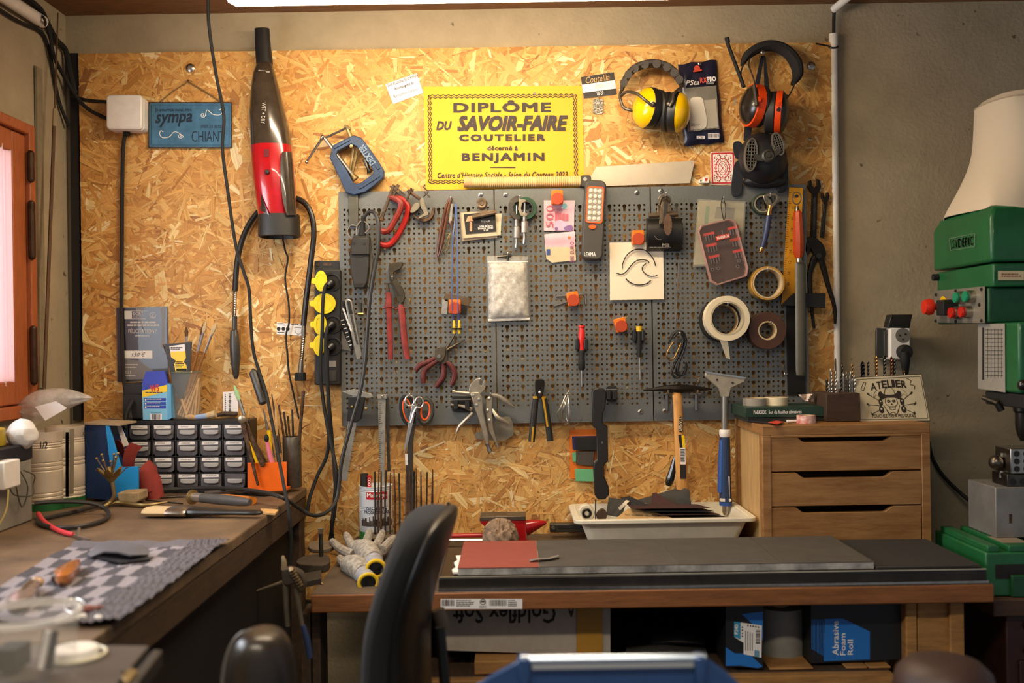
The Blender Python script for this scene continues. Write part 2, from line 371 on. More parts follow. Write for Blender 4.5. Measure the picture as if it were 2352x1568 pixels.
def pegpanel(px0, py0, label):
    o = W(px0, py0, PB); mb = MB(); w, h = .4, .6; y = -PB
    def cell(pr, cx, cz):
        pv, tf, nh = pr; q = len(mb.v); k = len(pv)-nh
        v = [Vector((cx+a, y, cz+b)) for a, b in pv]; mb.add(v+[Vector((p.x, y+.0014, p.z)) for p in v[k:]], tf+[(k+i, k+(i+1) % nh, len(pv)+(i+1) % nh, len(pv)+i) for i in range(nh)])
    gx, gz = o.x+.016, o.z-.046
    for c in range(30):
        cx = gx+c*pt
        if c % 3 == 1:
            for r in range(20): cell(key, cx, gz-(2*r+.5)*pt)
            mb.add([Vector((cx-pt/2, y, gz-39.5*pt)), Vector((cx+pt/2, y, gz-39.5*pt)), Vector((cx+pt/2, y, gz-40.5*pt)), Vector((cx-pt/2, y, gz-40.5*pt))], [(0, 1, 2, 3)])
        else:
            for r in range(41): cell(dot, cx, gz-r*pt)
    xa, xb, za, zb = gx-pt/2, gx+29.5*pt, gz+pt/2, gz-40.5*pt
    X0, X1, Z0, Z1 = o.x+.0015, o.x+w-.0015, o.z, o.z-h
    for a, b_, c, d in ((X0, X1, Z0, za), (X0, X1, zb, Z1), (X0, xa, za, zb), (xb, X1, za, zb)):
        mb.add([Vector((a, y, c)), Vector((b_, y, c)), Vector((b_, y, d)), Vector((a, y, d))], [(0, 1, 2, 3)])
    for a, b_ in (((X0, Z0), (X1, Z0)), ((X1, Z0), (X1, Z1)), ((X1, Z1), (X0, Z1)), ((X0, Z1), (X0, Z0))):
        mb.add([Vector((a[0], y, a[1])), Vector((b_[0], y, b_[1])), Vector((b_[0], -.003, b_[1])), Vector((a[0], -.003, a[1]))], [(0, 1, 2, 3)])
    me = bpy.data.meshes.new('panel'); me.from_pydata([v-o for v in mb.v], [], mb.f); me.materials.append(pegm); me.validate()
    ob = bpy.data.objects.new('perforated_panel', me); COL.objects.link(ob); ob.location = o; ob['label'] = label; ob['category'] = 'tool panel'; ob['group'] = 'perforated steel tool panels'
pegpanel(776, 441, 'perforated grey steel panel beside the power strip, leftmost of three')
pegpanel(1134.5, 434.5, 'perforated grey steel panel in the middle of three, under the diploma')
pegpanel(1493.5, 428.5, 'perforated grey steel panel beside the wrenches, rightmost of three')
def screw(x, y, d, label, r=6, kind='screw', ro=20):
    mb = MB(); c = W(x, y, d); q = px(d); mb.lathe([(r*q, 0), (r*q, r*.25*q), (r*.6*q, r*.5*q), (0, r*.55*q)], c, (0, -1, 0), 14)
    rt = T(kind, label, kind, c); P(rt, 'head', mb, steel)
    P(rt, 'cross_slot', MB().prism(rot(bar(x-r*.5, y, x+r*.5, y, r*.22), x, y, ro), d+r*.5*q, d+r*.62*q).prism(rot(bar(x, y-r*.5, x, y+r*.5, r*.22), x, y, ro), d+r*.5*q, d+r*.62*q), ink)
for x, y, t in ((1104, 447, 'small screw at the top right corner of the leftmost steel panel'), (1161, 447, 'small screw at the top left corner of the middle steel panel'),
                (1463, 442, 'small screw at the top right of the middle steel panel, near the saw'), (1518, 439, 'small screw above the black cup, at the top of the rightmost panel'),
                (1471, 945, 'small screw low on the middle panel, near the hammer'), (1527, 943, 'small screw low on the rightmost panel beside the hammer handle')):
    screw(x, y, PB, t, 5.5)
screw(1861, 320, .002, 'small screw in the chipboard right of the respirator', 3.5)
for x, y, t in ((437, 156, 'large steel washer and screw above the blue tin sign'), (1863, 151, 'large steel washer and screw beside the orange ear muffs')):
    rt = T('washer', t, 'washer', (x, y, .002)); q = px(0); c = W(x, y, .002)
    P(rt, 'plate', MB().lathe([(10*q, 0), (10*q, .001), (6*q, .004), (0, .004)], c, (0, -1, 0), 20), steel)
    P(rt, 'screw_head', MB().lathe([(4.5*q, .004), (4*q, .0065), (0, .007)], c, (0, -1, 0), 12), chrome)

# ---------------------------------------------------------------- benches
ZB = .863; ZL = W(705, 1118, 0).z; XE = W(705, 1118, 0).x
topw = M('worn_bench_top', '#5d4c3a', .62, var=.42, vs=9, bump=.25, bs=90, col2='#3b2f25')
edgew = M('bench_edge_wood', '#8a5428', .6, var=.35, vs=14, stretch=(1, 6, 9), bump=.2, bs=70)
oldw = M('old_dark_wood', '#4b3725', .7, var=.4, vs=16, stretch=(5, 1, 5), bump=.3, bs=70)
darkp = M('dark_panel', '#1d1815', .7, var=.3, vs=8)
wb = T('workbench', 'low wooden workbench along the wall under the tool panels', 'workbench', Vector((.27, -.3, 0)))
P(wb, 'bench_top', MB().box((-.409, -.588, ZB-.010), (.952, -.004, ZB)), topw, .002)
P(wb, 'front_edge', MB().box((-.409, -.590, ZB-.0385), (.954, -.55, ZB-.002)).box((-.409, -.55, ZB-.0385), (.952, -.01, ZB-.0105)), edgew, .003)
pal = M('pallet_wood', '#a8783f', .75, var=.4, vs=12, stretch=(1, 1, 6), bump=.3, bs=60)
for a, c, yy in ((2080, 2107, -.545), (2107, 2180, -.54), (2181, 2216, -.55)):
    p = W(a, 1392, -yy); q = W(c, 1392, -yy); P(wb, 'leg', MB().box((p.x, yy, 0), (q.x-.001, yy+.10, ZB-.039)), pal, .003)
for a, c in ((690, 712), (715, 735)):
    p = W(a, 1410, .5); q = W(c, 1410, .5); P(wb, 'leg', MB().box((p.x, -.5, 0), (q.x, -.42, ZB-.039 if a > 700 else .8)), oldw, .003)
P(wb, 'shelf_board', MB().box((-.30, -.57, .645), (.76, -.546, .679)), pal, .003)
P(wb, 'shelf_slats', MB().box((-.30, -.545, .660), (.76, -.02, .679)), oldw, .003)
for x0_, x1_ in ((1090, 1190), (1255, 1320), (1325, 1360), (1765, 1866), (1940, 1990), (1992, 2043)):
    p = W(x0_, 1530, .53); q = W(x1_, 1530, .53); P(wb, 'spacer_block', MB().box((p.x, -.54, .6795), (q.x, -.44, .708 if x0_ < 1400 else .6845)), pal, .003)
mb = MB().use(0).box((-.40+.247, -.5925, 0), (0, -.5902, 0)) if 0 else MB()
def bf(x, y): return W(x, y, .5908)
mb.use(0).add([bf(1012, 1375), bf(1200, 1375), bf(1200, 1398), bf(1012, 1398)], [(0, 1, 2, 3)]); mb.use(1)
for s_, (a, c) in ((3, (1014, 1043)), (4, (1124, 1164))): barcode(mb, a, 1377, c, 1391, .5912, s_)
smalllines(mb, 1048, 1378, 1092, 1394, 4, .5912, seed=3); smalllines(mb, 1167, 1378, 1188, 1394, 4, .5912, seed=4)
mb.ring(circ(1109, 1382, 7, 16), circ(1109, 1382, 5.4, 16), .5909, .5913); mb.tx('PEFC', 1101, 1391, 1118, 1396, .5912); mb.disc(1107, 1381, 2.2, .5909, .5913, 8).disc(1111, 1381, 2.2, .5909, .5913, 8)
P(wb, 'price_label', mb, [white, ink], label='white barcode sticker on the front edge', smooth=0)
lb = T('side_bench', 'tall dark workbench with worn wooden top along the window wall', 'workbench', Vector((XL+.3, -.65, 0)))
P(lb, 'bench_top', MB().box((XL+.002, -1.325, ZL-.022), (XE, -.004, ZL)), M('worn_side_top', '#7c644a', .6, var=.5, vs=7, bump=.25, bs=90, col2='#4d3c2c'), .003)
P(lb, 'apron', MB().box((XE-.03, -1.325, ZL-.075), (XE-.002, -.004, ZL-.023)), oldw, .003)
P(lb, 'side_panel', MB().box((XE-.06, -1.29, .02), (XE-.032, -.01, ZL-.05)), darkp, .002)
P(lb, 'leg', MB().box((XE-.07, -.06, 0), (XE-.006, -.006, ZL-.076)), oldw, .003)
P(lb, 'back_leg', MB().box((XL+.02, -1.30, 0), (XL+.08, -1.22, ZL-.023)), oldw, .003)
# ---------------------------------------------------------------- more helpers
def sheet(mb, cor, nx, ny, df, wob=None):
    """a curved sheet between four pixel corners (clockwise from the top left); df(u, v) is its distance from the board"""
    a, b, c, d = cor; vs = []
    for j in range(ny+1):
        for i in range(nx+1):
            u, v = i/nx, j/ny; x = (a[0]*(1-u)+b[0]*u)*(1-v)+(d[0]*(1-u)+c[0]*u)*v; y = (a[1]*(1-u)+b[1]*u)*(1-v)+(d[1]*(1-u)+c[1]*u)*v
            if wob: dx, dy = wob(u, v); x += dx; y += dy
            vs.append(W(x, y, df(u, v)))
    return mb.add(vs, [(j*(nx+1)+i, j*(nx+1)+i+1, (j+1)*(nx+1)+i+1, (j+1)*(nx+1)+i) for j in range(ny) for i in range(nx)])
def crinkle(seed, amp):
    r = random.Random(seed); ws = [(r.uniform(4, 22), r.uniform(4, 22), r.uniform(0, 6), r.uniform(.3, 1)) for _ in range(7)]
    return lambda u, v: amp*sum(k*sin(a*u+b*v+c) for a, b, c, k in ws)/3
def ribbon(mb, pts, w, d, close=False):
    """flat printed line of width w pixels"""
    n = len(pts); vs = []
    for i in range(n):
        a = pts[(i-1) % n] if (i or close) else pts[0]; b = pts[(i+1) % n] if (i < n-1 or close) else pts[-1]
        dx, dy = b[0]-a[0], b[1]-a[1]; L = math.hypot(dx, dy) or 1; nx, ny = -dy/L*w/2, dx/L*w/2
        vs += [W(pts[i][0]+nx, pts[i][1]+ny, d), W(pts[i][0]-nx, pts[i][1]-ny, d)]
    return mb.add(vs, [(2*i, 2*i+1, (2*i+3) % (2*n), (2*i+2) % (2*n)) for i in range(n if close else n-1)])
def hook(x, y, label, d=PB, ln=.03):
    """wire peg of the tool panel, its tip bent up"""
    p = W(x, y, d+ln); a = Vector((p.x, -d, p.z-.004)); b = Vector((p.x, -d-ln, p.z-.004))
    S('panel_hook', label, 'hook', MB().tube([a, b, b+Vector((0, -.001, .006))], .0018, 8).ball(b+Vector((0, -.001, .006)), .0026, 5), chrome, group='wire hooks of the tool panels')
def wire(name, label, pts, r, mat, cat='cable', k=6, n=8):
    return S(name, label, cat, MB().tp(pts, r, n, k), mat)
# ---------------------------------------------------------------- things on the chipboard
sg = T('tin_sign', 'small weathered blue tin sign hanging on string', 'sign', (436, 340, .006))
tinblue = M('blue_tin', '#4a7a9b', .45, .2, var=.35, vs=30)
P(sg, 'plate', MB().prism(rrect(340, 234, 533, 340, 3), .004, .007), [tinblue], .0008)
mb = MB(); mb.ring(rrect(340, 234, 533, 340, 3), rrect(342.5, 236.5, 530.5, 337.5, 3), .0065, .0078); P(sg, 'rusted_rim', mb, rust)
mb = MB(); mb.tx('Je pourrais aussi être', 356, 248, 440, 258, .0074, 0, .01); mb.tx('sympa', 357, 262, 441, 290, .0074, 2, .02, .3)
mb.tx('mais ce serait', 462, 285, 513, 294, .0074); mb.tx('CHIANT', 440, 300, 516, 326, .0074, 0, -.012)
ribbon(mb, rrect(347, 241, 526, 333, 2), .9, .0073, True); P(sg, 'lettering', mb, M('faded_navy_ink', '#15283a', .6), smooth=0)
def swirl(x, y, k, d):
    p = [(x+k*(4*cos(a)*(1-i/18)), y-4*k*sin(a)*(1-i/18)) for i, a in [(i, -i*.55+2.5) for i in range(15)]][::-1]
    return p
mb = MB()
for (xs, s_) in (((460, 264, 470, 250, 492, 262, 511, 250), 1), ((420, 312, 408, 300, 385, 314, 367, 300), -1)):
    x0_, y0_, x1_, y1_, x2_, y2_, x3_, y3_ = xs
    sp1 = [(x0_+s_*6+6*(1-i/16)*cos(i*.6), y0_+6*(1-i/16)*sin(i*.6)) for i in range(13, -1, -1)]
    ribbon(mb, cr(sp1+[(x1_+s_*6, y1_+2), (x2_-s_*4, y2_), (x3_-s_*7, y2_+2), (x3_, y2_-5), (x3_-s_*2, y3_), (x3_-s_*8, y3_+3)], 3), 1.5, .0074)
P(sg, 'white_flourishes', mb, M('cream_ink', '#e9e2d2', .7), smooth=0)
P(sg, 'string', MB().tp([(362, 238, .005), (398, 209, .004), (432, 187, .006), (472, 211, .004), (514, 238, .005)], 1.6, 6), M('hemp_string', '#8a6a3c', .9, var=.4, vs=300))
P(sg, 'nail', MB().cyl(W(432, 185, 0), W(432, 185, .012), .003, 8), rust)
jb = T('junction_box', 'white plastic junction box with black cables, left of the blue sign', 'junction box', (288, 300, .02))
P(jb, 'body', MB().prism(rrect(247, 222, 331, 300, 9), .002, .036), whitep, .003)
P(jb, 'lid', MB().prism(rrect(243, 217, 326, 297, 9), .036, .050), whitep, .004)
P(jb, 'cable_gland', MB().tp([(291, 298, .02), (291, 311, .02)], 8, 10), blackm)
wire('braided_cable', 'black braided cable running down the chipboard from the white junction box', [(291, 300, .02), (284, 330, .012), (281, 420, .010), (280, 560, .010), (279, 700, .011), (281, 800, .013), (286, 885, .02), (296, 935, .05), (300, 962, .09)], 4.6, M('braided_sleeve', '#262321', .8, bump=.8, bs=900))
S('cable_band', 'flat black cable leading from the painted shadow strip to the white junction box', 'cable', MB().tp([(176, 224, .006), (205, 231, .004), (250, 234, .008)], 4, 8, 4), black)
S('pipe', 'white plastic pipe running up to the ceiling in the window corner', 'pipe', MB().tube([LF(-40, -38, XL+.02), LF(97, 50, XL+.02)], .0155, 16), whitep)
def CW_(x, y, o): p = LF(x, y, XL+o); return p if p.y < .004-o else W(x, y, o-.004)
for i, (pts, r, t) in enumerate([
    ([(-20, 10, .22), (40, 48, .14), (92, 72, .07), (108, 100, .03), (118, 140, .0), (135, 230, -.005), (158, 290, -.01)], 4, 'thin black cable below the white pipe, down the corner'),
    ([(55, -10, .20), (92, 22, .10), (108, 52, .05), (128, 90, .01), (150, 115, -.002), (160, 160, -.003), (172, 215, .003)], 6.5, 'thickest black cable bundled at the end of the white pipe'),
    ([(108, 55, .06), (116, 85, .03), (124, 130, .01), (150, 180, .0), (178, 225, .006), (205, 252, .01), (250, 275, .012)], 4.5, 'black cable curving across the painted shadow strip into the white junction box')]):
    S('corner_cable', t, 'cable', MB().tube([CW_(x, y, .008+.006*i) for x, y, d in pts], r*px(0), 8, 6), blackm)
S('cable_tie', 'black cable tie cinching cables at the end of the white pipe', 'cable tie', MB().tube([CW_(x, y, o) for x, y, o in ((94, 36, .03), (103, 46, .045), (104, 58, .03), (96, 64, .01), (88, 56, .02))], .003, 6, 4, True), black)
rd = T('wooden_rod', 'thin brown rod leaning upright in the corner beside the window', 'rod', W(100, 900, .10))
P(rd, 'lower_section', MB().tube([CW_(101, 905, .04), CW_(125, 275, .035)], .0045, 8), M('brown_cane', '#5c4020', .6, var=.3, vs=30))
P(rd, 'ferrule', MB().tube([CW_(124.4, 290, .035), CW_(126, 250, .035)], .005, 8), M('pale_tape', '#9a8460', .6))
P(rd, 'upper_section', MB().tube([CW_(126, 252, .035), CW_(133, 30, .03)], [.0028, .0017], 8), M('brown_cane', '', .6))
S('wall_conduit_strip', 'narrow grey cable trunking standing on the window wall beside the frame', 'trunking', MB().prism([(79, 150), (84, 152), (93, 890), (86, 892)], .13, .16), M('grey_trunking', '#8a7c62', .8, var=.2))

# hand-held vacuum
vc = T('handheld_vacuum', 'cordless dark and red handheld vacuum mounted upright on the chipboard', 'vacuum cleaner', (642, 545, .03))
def vring(x, y, hw, hd, dc, n=20, sq=2.6):
    q = px(.05); c = W(x, y, dc); o = []
    for i in range(n):
        a = 2*pi*i/n; ca, sa = cos(a), sin(a); k = (abs(ca)**sq+abs(sa)**sq)**(-1/sq); o.append(c+Vector((hw*q*ca*k, -hd*q*sa*k, 0)))
    return o
def vloft(secs): return MB().loft([vring(*s_) for s_ in secs])
P(vc, 'nozzle', vloft([(602, 68, 15, 9, .035), (602, 66, 17, 11, .035), (604, 110, 18, 13, .036), (609, 156, 19, 17, .037)][::1]), black, .001)
smoke = M('smoked_plastic', '#3c3228', .18, var=.35, vs=25, coat=.5)
P(vc, 'dust_bowl', vloft([(608, 144, 14, 12, .04), (608, 150, 19, 18, .042), (607, 170, 25, 24, .045), (610, 210, 33, 31, .048), (615, 260, 40, 36, .05), (622, 310, 45, 40, .05), (624, 338, 46, 41, .05)]), smoke)
P(vc, 'motor_body', vloft([(624, 336, 46, 41, .05), (626, 370, 47, 43, .05), (630, 410, 47, 43, .05), (634, 455, 45, 41, .05), (637, 497, 42, 38, .05)]), M('red_gloss', '#a80f18', .2, coat=.6, var=.15))
mb = MB(); q = px(.09)
bd = lambda p: .0525+.0475*max(0, 1-(abs(p)/47.5)**2.6)**.385; wp = lambda u, v: 22+22*u-(1-abs(2*v-1)**3)*8*(1-u); sheet(mb, [(0, 348), (0, 348), (0, 494), (0, 494)], 12, 14, lambda u, v: bd(wp(u, v)), lambda u, v: (626+11*v+wp(u, v), 0))
P(vc, 'smoked_window', mb, smoke)
P(vc, 'left_grip', sheet(MB(), [(0, 380), (0, 400), (0, 494), (0, 480)], 8, 8, lambda u, v: bd(-44+24*u*v), lambda u, v: (627+11*v-44+24*u*v, 0)), smoke)
P(vc, 'power_button', MB().lathe([(6*q, 0), (6*q, .003), (4.5*q, .005), (0, .005)], W(614, 395, .098), (0, -1, 0), 16), dsteel)
P(vc, 'release_button', MB().prism(rrect(606, 342, 618, 360, 4), .094, .099), M('dark_red', '#5e1018', .4))
P(vc, 'wall_cradle', vloft([(638, 494, 44, 38, .05), (641, 494, 46, 40, .05), (642, 543, 47, 42, .05), (642, 545, 44, 39, .05), (641, 530, 40, 35, .05)]), M('matte_black', '#24211d', .5, var=.2))
P(vc, 'silver_band', MB().prism([(593, 165), (594, 160), (620, 163), (619, 167)], .070, .0705), M('faint_silver', '#8d867a', .5))
mb = MB(); mb.tx('WET + DRY', 580.5, 255, 629.5, 264, .0955, -93); P(vc, 'lettering', mb, M('grey_print', '#b6b0a4', .6), smooth=0)
P(vc, 'charging_lead', MB().tp([(648, 540, .05), (655, 575, .02), (661, 595, .012), (655, 640, .012), (663, 695, .012), (664, 740, .012), (657, 770, .012), (660, 810, .012), (663, 850, .012), (672, 895, .012), (681, 935, .012), (686, 960, .05)], 2.2, 6, 5), blackm)

# blue clamp
cl = T('g_clamp', 'blue cast iron G-clamp hanging tilted left of the diploma', 'clamp', (816, 446, .03))
bluec = M('blue_cast_iron', '#2f4260', .45, .3, var=.35, vs=50, bump=.2)
outer = [(764, 334), (790, 320), (812, 310), (830, 316), (850, 342), (868, 368), (882, 392), (880, 408), (860, 426), (840, 440), (812, 448), (794, 442), (778, 405), (757, 362)]
inner = [(776, 346), (792, 338), (806, 330), (820, 337), (832, 353), (846, 374), (859, 392), (857, 399), (843, 409), (829, 419), (819, 422), (811, 419), (797, 392), (771, 356)]
mb = MB(); mb.ring(outer, inner, .014, .040); P(cl, 'frame', mb, bluec, .002)
for (p, q_) in (((766, 339), (803, 319)), ((836, 334), (870, 388)), ((824, 432), (872, 402))): P(cl, 'raised_rib', MB().prism(bar(*p, *q_, 7), .039, .0425), bluec, .001)
P(cl, 'screw_spindle', MB().tp([(745, 316, .028)]+[(745+69*i/40, 316+91*i/40, .028) for i in range(1, 40)]+[(815, 409, .028)], [4.2+.7*(i % 2) for i in range(41)], 10), steel)
P(cl, 'swivel_pad', MB().tp([(808, 400, .028), (817, 412, .028)], [5, 9], 10), brass)
P(cl, 'jaw_tip', MB().tp([(838, 365, .028), (846, 388, .028), (850, 395, .028)], [6, 4, 8], 10), dsteel)
P(cl, 'tommy_bar', MB().tp([(704, 372, .03), (742, 314, .03)], 2.8, 8).ball(W(704, 372, .03), 4*px(0), 5).ball(W(741, 315, .03), 5.5*px(0), 5).tp([(744, 318, .03), (795, 294, .03)], 2.6, 8), steel)
P(cl, 'second_spindle', MB().tp([(796, 290, .026), (806, 314, .026)], 5, 10).tp([(791, 289, .03), (806, 296, .03)], 3.2, 8).tp([(812, 342, .022), (800, 412, .02)], 3.4, 8).tp([(820, 348, .022), (806, 414, .02)], 3, 8), brass)
mb = MB(); mb.tx('DEXTER', 818, 349, 868, 363, .0428, 124, .03); P(cl, 'lettering', mb, M('worn_blue', '#6f8296', .5), smooth=0)
P(cl, 'hanging_screw', MB().lathe([(4.5*px(.04), .0), (4*px(.04), .004), (0, .005)], W(807, 336, .04), (0, -1, 0), 10), brass)

# papers
nc = T('name_card', 'small tilted white visitor card left of the yellow diploma', 'card', (930, 238, .004))
P(nc, 'card', MB().prism([(885, 193), (957, 168), (972, 213), (903, 239)], .002, .0035), white)
mb = MB(); mb.tx('Salon du Couteau de La Rochelle', 888, 180, 961, 188, .0038, 18.5, .01); mb.tx('Accompagnant de', 905, 194, 951, 202, .0038, 18.5, .02); mb.tx('Benjamin cariou', 903, 209, 960, 219, .0038, 18.5)
P(nc, 'lettering', mb, M('navy_ink', '#2a3050', .7), smooth=0)
dp = T('diploma_poster', 'yellow printed craft diploma with wavy black border', 'poster', (1158, 432, .004))
P(dp, 'paper', sheet(MB(), [(973, 199), (1337, 197), (1342, 432), (979, 436)], 12, 8, lambda u, v: .003+.0015*sin(u*5)*v), M('yellow_paper', '#e0ac1c', .65, var=.06, vs=8), thick=.0006)
mb = MB(); dd = .0052; ik = M('brown_black_ink', '#2a1a12', .6)
mb.tx('DIPLÔME', 1043, 231, 1264, 257, dd, .3, .034, 0, 1.12); mb.tx('DU', 1003, 279, 1037, 298, dd, .3, .035, .25); mb.tx('SAVOIR-FAIRE', 1052, 267, 1303, 299, dd, .3, .045, .25)
mb.tx('COUTELIER', 1056, 309, 1251, 323, dd, .3, .05, 0, 1.3); mb.tx('décerné à', 1120, 335, 1189, 345, dd, 0, .04, 0, 1.1); mb.tx('BENJAMIN', 1062, 352, 1249, 374, dd, .3, .04, 0, 1.2)
mb.tx('Centre d’Histoire Sociale - Salon du Couteau 2023', 1005, 395, 1304, 408, dd, .4, .022, .25, 1.08); mb.quad(1126, 383.5, 1184, 385.5, dd)
def wavy(a, b, ph=0):
    L = math.hypot(b[0]-a[0], b[1]-a[1]); n = int(L/2.4); ux, uy = (b[0]-a[0])/L, (b[1]-a[1])/L
    return [(a[0]+ux*L*i/n-uy*1.7*sin(2*pi*(a[1]+uy*L*i/n)/12.3), a[1]+uy*L*i/n+ux*1.7*sin(2*pi*(a[0]+ux*L*i/n)/12.3)) for i in range(n)]
for o_ in (0, 5):
    A, B, Cc, Dd = (984+o_, 219+o_), (1323-o_, 217+o_), (1326-o_, 418-o_), (986+o_, 420-o_)
    for s_, e_ in ((A, B), (B, Cc), (Cc, Dd), (Dd, A)): ribbon(mb, wavy(s_, e_)+[e_], 2, dd)
P(dp, 'print', mb, ik, smooth=0)
P(dp, 'tack', MB().disc(1228, 214, 3, .004, .008, 10), dsteel)
bc = T('business_card', 'tilted black and white business card with gold script beside the diploma', 'card', (1376, 222, .004))
P(bc, 'card', MB().prism([(1334, 177), (1410, 165.5), (1417, 216.5), (1341, 226)], .002, .0035), white)
P(bc, 'dark_bands', MB().card([(1334, 177), (1410, 165.5), (1412.3, 184), (1336.6, 194.5)], .0037).card([(1339.2, 213), (1415.2, 203), (1417, 216.5), (1341, 226)], .0037), M('charcoal_print', '#2b2623', .6))
mb = MB(); mb.tx('Coutellia', 1345, 173, 1400, 188, .004, 8, .0, .35); P(bc, 'gold_lettering', mb, M('gold_ink', '#c79a5a', .5), smooth=0)
mb = MB(); mb.tx('CARIOU', 1367, 193, 1385, 197, .004, 8).tx('BENJAMIN', 1367, 199, 1387, 203, .004, 8); P(bc, 'pale_lettering', mb, M('tan_ink', '#a58d74', .7), smooth=0)
mb = MB(); mb.tx('18-20', 1371, 209, 1386, 218, .004, 8); P(bc, 'date', mb, white, smooth=0)
tg = T('dog_tag', 'stamped metal dog tag hanging under the business card', 'tag', (1374, 262, .003))
P(tg, 'plate', MB().prism(rot(rrect(1362, 227, 1386, 262, 6), 1374, 245, -2), .002, .0045), M('zinc', '#8d877c', .45, .8, var=.3), .0008)
mb = MB(); mb.tx('FORGERON', 1350.5, 240.5, 1382.5, 247.5, .0047, 90, .02).tx('DE PELLE', 1360, 241, 1389, 248, .0047, 90, .02).tx('A TARTE', 1368.5, 241, 1395.5, 248, .0047, 90, .02); P(tg, 'lettering', mb, ink, smooth=0)
P(tg, 'wire_loop', MB().tp([(1374, 231, .005), (1372, 224, .006), (1376, 221, .005), (1377, 228, .005)], .9, 6, 3, True), steel)

def cup(root, x, y, d, ax, R0, bands, names):
    """ear cup turned about ax; bands: list of (name, material, [(radius px, height px)])"""
    q = px(d)
    for nm, mt, pr in bands: P(root, nm, MB().lathe([(r*q, h*q) for r, h in pr], W(x, y, d), ax, 28), mt, .001)
yem = T('ear_muffs', 'yellow ear muffs with black headband hanging on the chipboard', 'ear muffs', (1515, 300, .06))
yl = M('yellow_gloss', '#e8b800', .22, coat=.5)
foam_b = M('black_leatherette', '#211f1c', .5, bump=.1)
for x, y, ax, nm in ((1514, 253, (-1, -.38, .10), 'l'), (1524, 257, (1, -.35, -.16), 'r')):
    e = T('tmp', '', '', (0, 0, 0)) if 0 else yem
    cup(e, x, y, .062, ax, 47, [('ear_cushion', foam_b, [(26, 2), (38, -2), (45, 2), (46, 11), (41, 17), (30, 17)]), ('cup_rim', black, [(40, 16), (46, 17), (47.5, 24), (47, 35), (45, 36)]), ('ear_cup', yl, [(46.5, 35), (44.5, 40), (40, 47), (31, 54), (15, 60), (1, 61)])], None)
band = [(1428, 208, .05), (1433, 190, .05), (1446, 168, .05), (1466, 153, .05), (1498, 146, .05), (1528, 152, .05), (1549, 167, .05), (1562, 186, .05), (1568, 200, .05)]
P(yem, 'headband', MB().tp(band, [4, 7.5, 9, 9, 9, 9, 9, 7.5, 4], 10, 6, False, 2.0), M('brown_black_vinyl', '#3a332b', .6, bump=.15))
mb = MB(); cb, _ = cr([Vector(p) for p in band], 6, False, [1]*9)
for i in range(6, 44, 5): p = cb[i]; mb.tp([(p.x, p.y, .034), (p.x, p.y, .069)], 9.6, 8)
P(yem, 'headband_ridges', mb, M('brown_black_vinyl', '', .6))
P(yem, 'wire_arm', MB().tp([(1428, 205, .05), (1424, 222, .055), (1432, 246, .06), (1448, 253, .065), (1462, 256, .06)], 3.4, 8, 5).tp([(1427, 220, .055), (1440, 211, .085), (1462, 215, .115), (1482, 230, .128), (1499, 243, .126)], 3.6, 8, 5), M('grey_wire', '#4d463d', .4, .5))
P(yem, 'wire_arm', MB().tp([(1566, 190, .05), (1563, 201, .08), (1549, 214, .115), (1545, 232, .128), (1538, 244, .126)], 3.6, 8, 5), M('grey_wire', '', .4))
for x, y in ((1500, 240), (1537, 239)): P(yem, 'pivot', MB().lathe([(6*px(.1), -.004), (6*px(.1), .004), (3*px(.1), .006), (0, .006)], W(x, y, .122), (0, -1, 0), 12), dsteel)
screw(1501, 153, .002, 'screw holding up the yellow ear muffs', 4)

bl = T('filter_pack', 'dark blue foil and clear bag holding a white filter, hung beside the yellow ear muffs', 'package', (1612, 333, .01))
ck = crinkle(4, .0025); navy = M('navy_foil', '#23233a', .28, var=.2, vs=30, bump=.3, bs=60)
pk = lambda u, v: .008+.016*(max(0, 1-(2*u-1)**4)*max(0, 1-(2*v-1)**4))**.7+ck(u, v)
P(bl, 'foil_bag', sheet(MB(), [(1557, 148), (1645, 137), (1662, 327), (1571, 336)], 22, 36, pk, lambda u, v: (1.2*sin(v*15), 1.5*sin(u*13))), navy)
P(bl, 'clear_window', sheet(MB(), [(1572, 203), (1645, 196), (1652, 296), (1580, 302)], 14, 18, lambda u, v: .028+.4*ck(u, v)), M('clear_film', '#b8b2a4', .12, alpha=.45))
P(bl, 'white_filter', MB().prism(rot([(1597+p[0], 262+p[1]) for p in cc([(-8, -36), (5, -40), (18, -36), (22, -20), (24, 30), (-12, 34), (-11, -18)])], 1600, 260, 4), .026, .031).prism([(1583, 232), (1645, 228), (1650, 293), (1585, 299)], .024, .0262), M('white_felt', '#e4ddd0', .8, bump=.2), .001)
mb = MB(); mb.tx('PSta', 1575, 184, 1606, 195, .0345, 3, .01, .25).tx('PRO', 1625, 176, 1644, 187, .033, 6, .03); smalllines(mb, 1622, 190, 1645, 194, 2, .031, seed=8); P(bl, 'white_lettering', mb, white, smooth=0)
mb = MB(); mb.tx('Absorbants à haute efficacité', 1590, 294, 1644, 299, .031, 3, .01); smalllines(mb, 1586, 284, 1612, 291, 2, .031, seed=9); P(bl, 'dark_lettering', mb, ink, smooth=0)
mb = MB(); mb.quad(1626, 306, 1652, 318, .0285).quad(1600, 312, 1619, 319, .0285); P(bl, 'barcode_patch', mb, white, smooth=0)
mb = MB(); barcode(mb, 1627, 307, 1651, 316, .0289, 7); mb.tx('CE', 1603, 313, 1616, 318, .0289); P(bl, 'barcode', mb, ink, smooth=0)
mb = MB(); mb.card(circ(1601, 157, 7, 12), .027).card(rot(rrect(1592, 160, 1612, 164, 1), 1602, 162, 10), .0275); P(bl, 'red_print', mb.tx('RX', 1608, 178, 1624, 190, .034, 5, .02), M('orange_print', '#c8432a', .5), smooth=0)
screw(1607, 146, .030, 'screw pinning the top of the blue foil pack', 4)

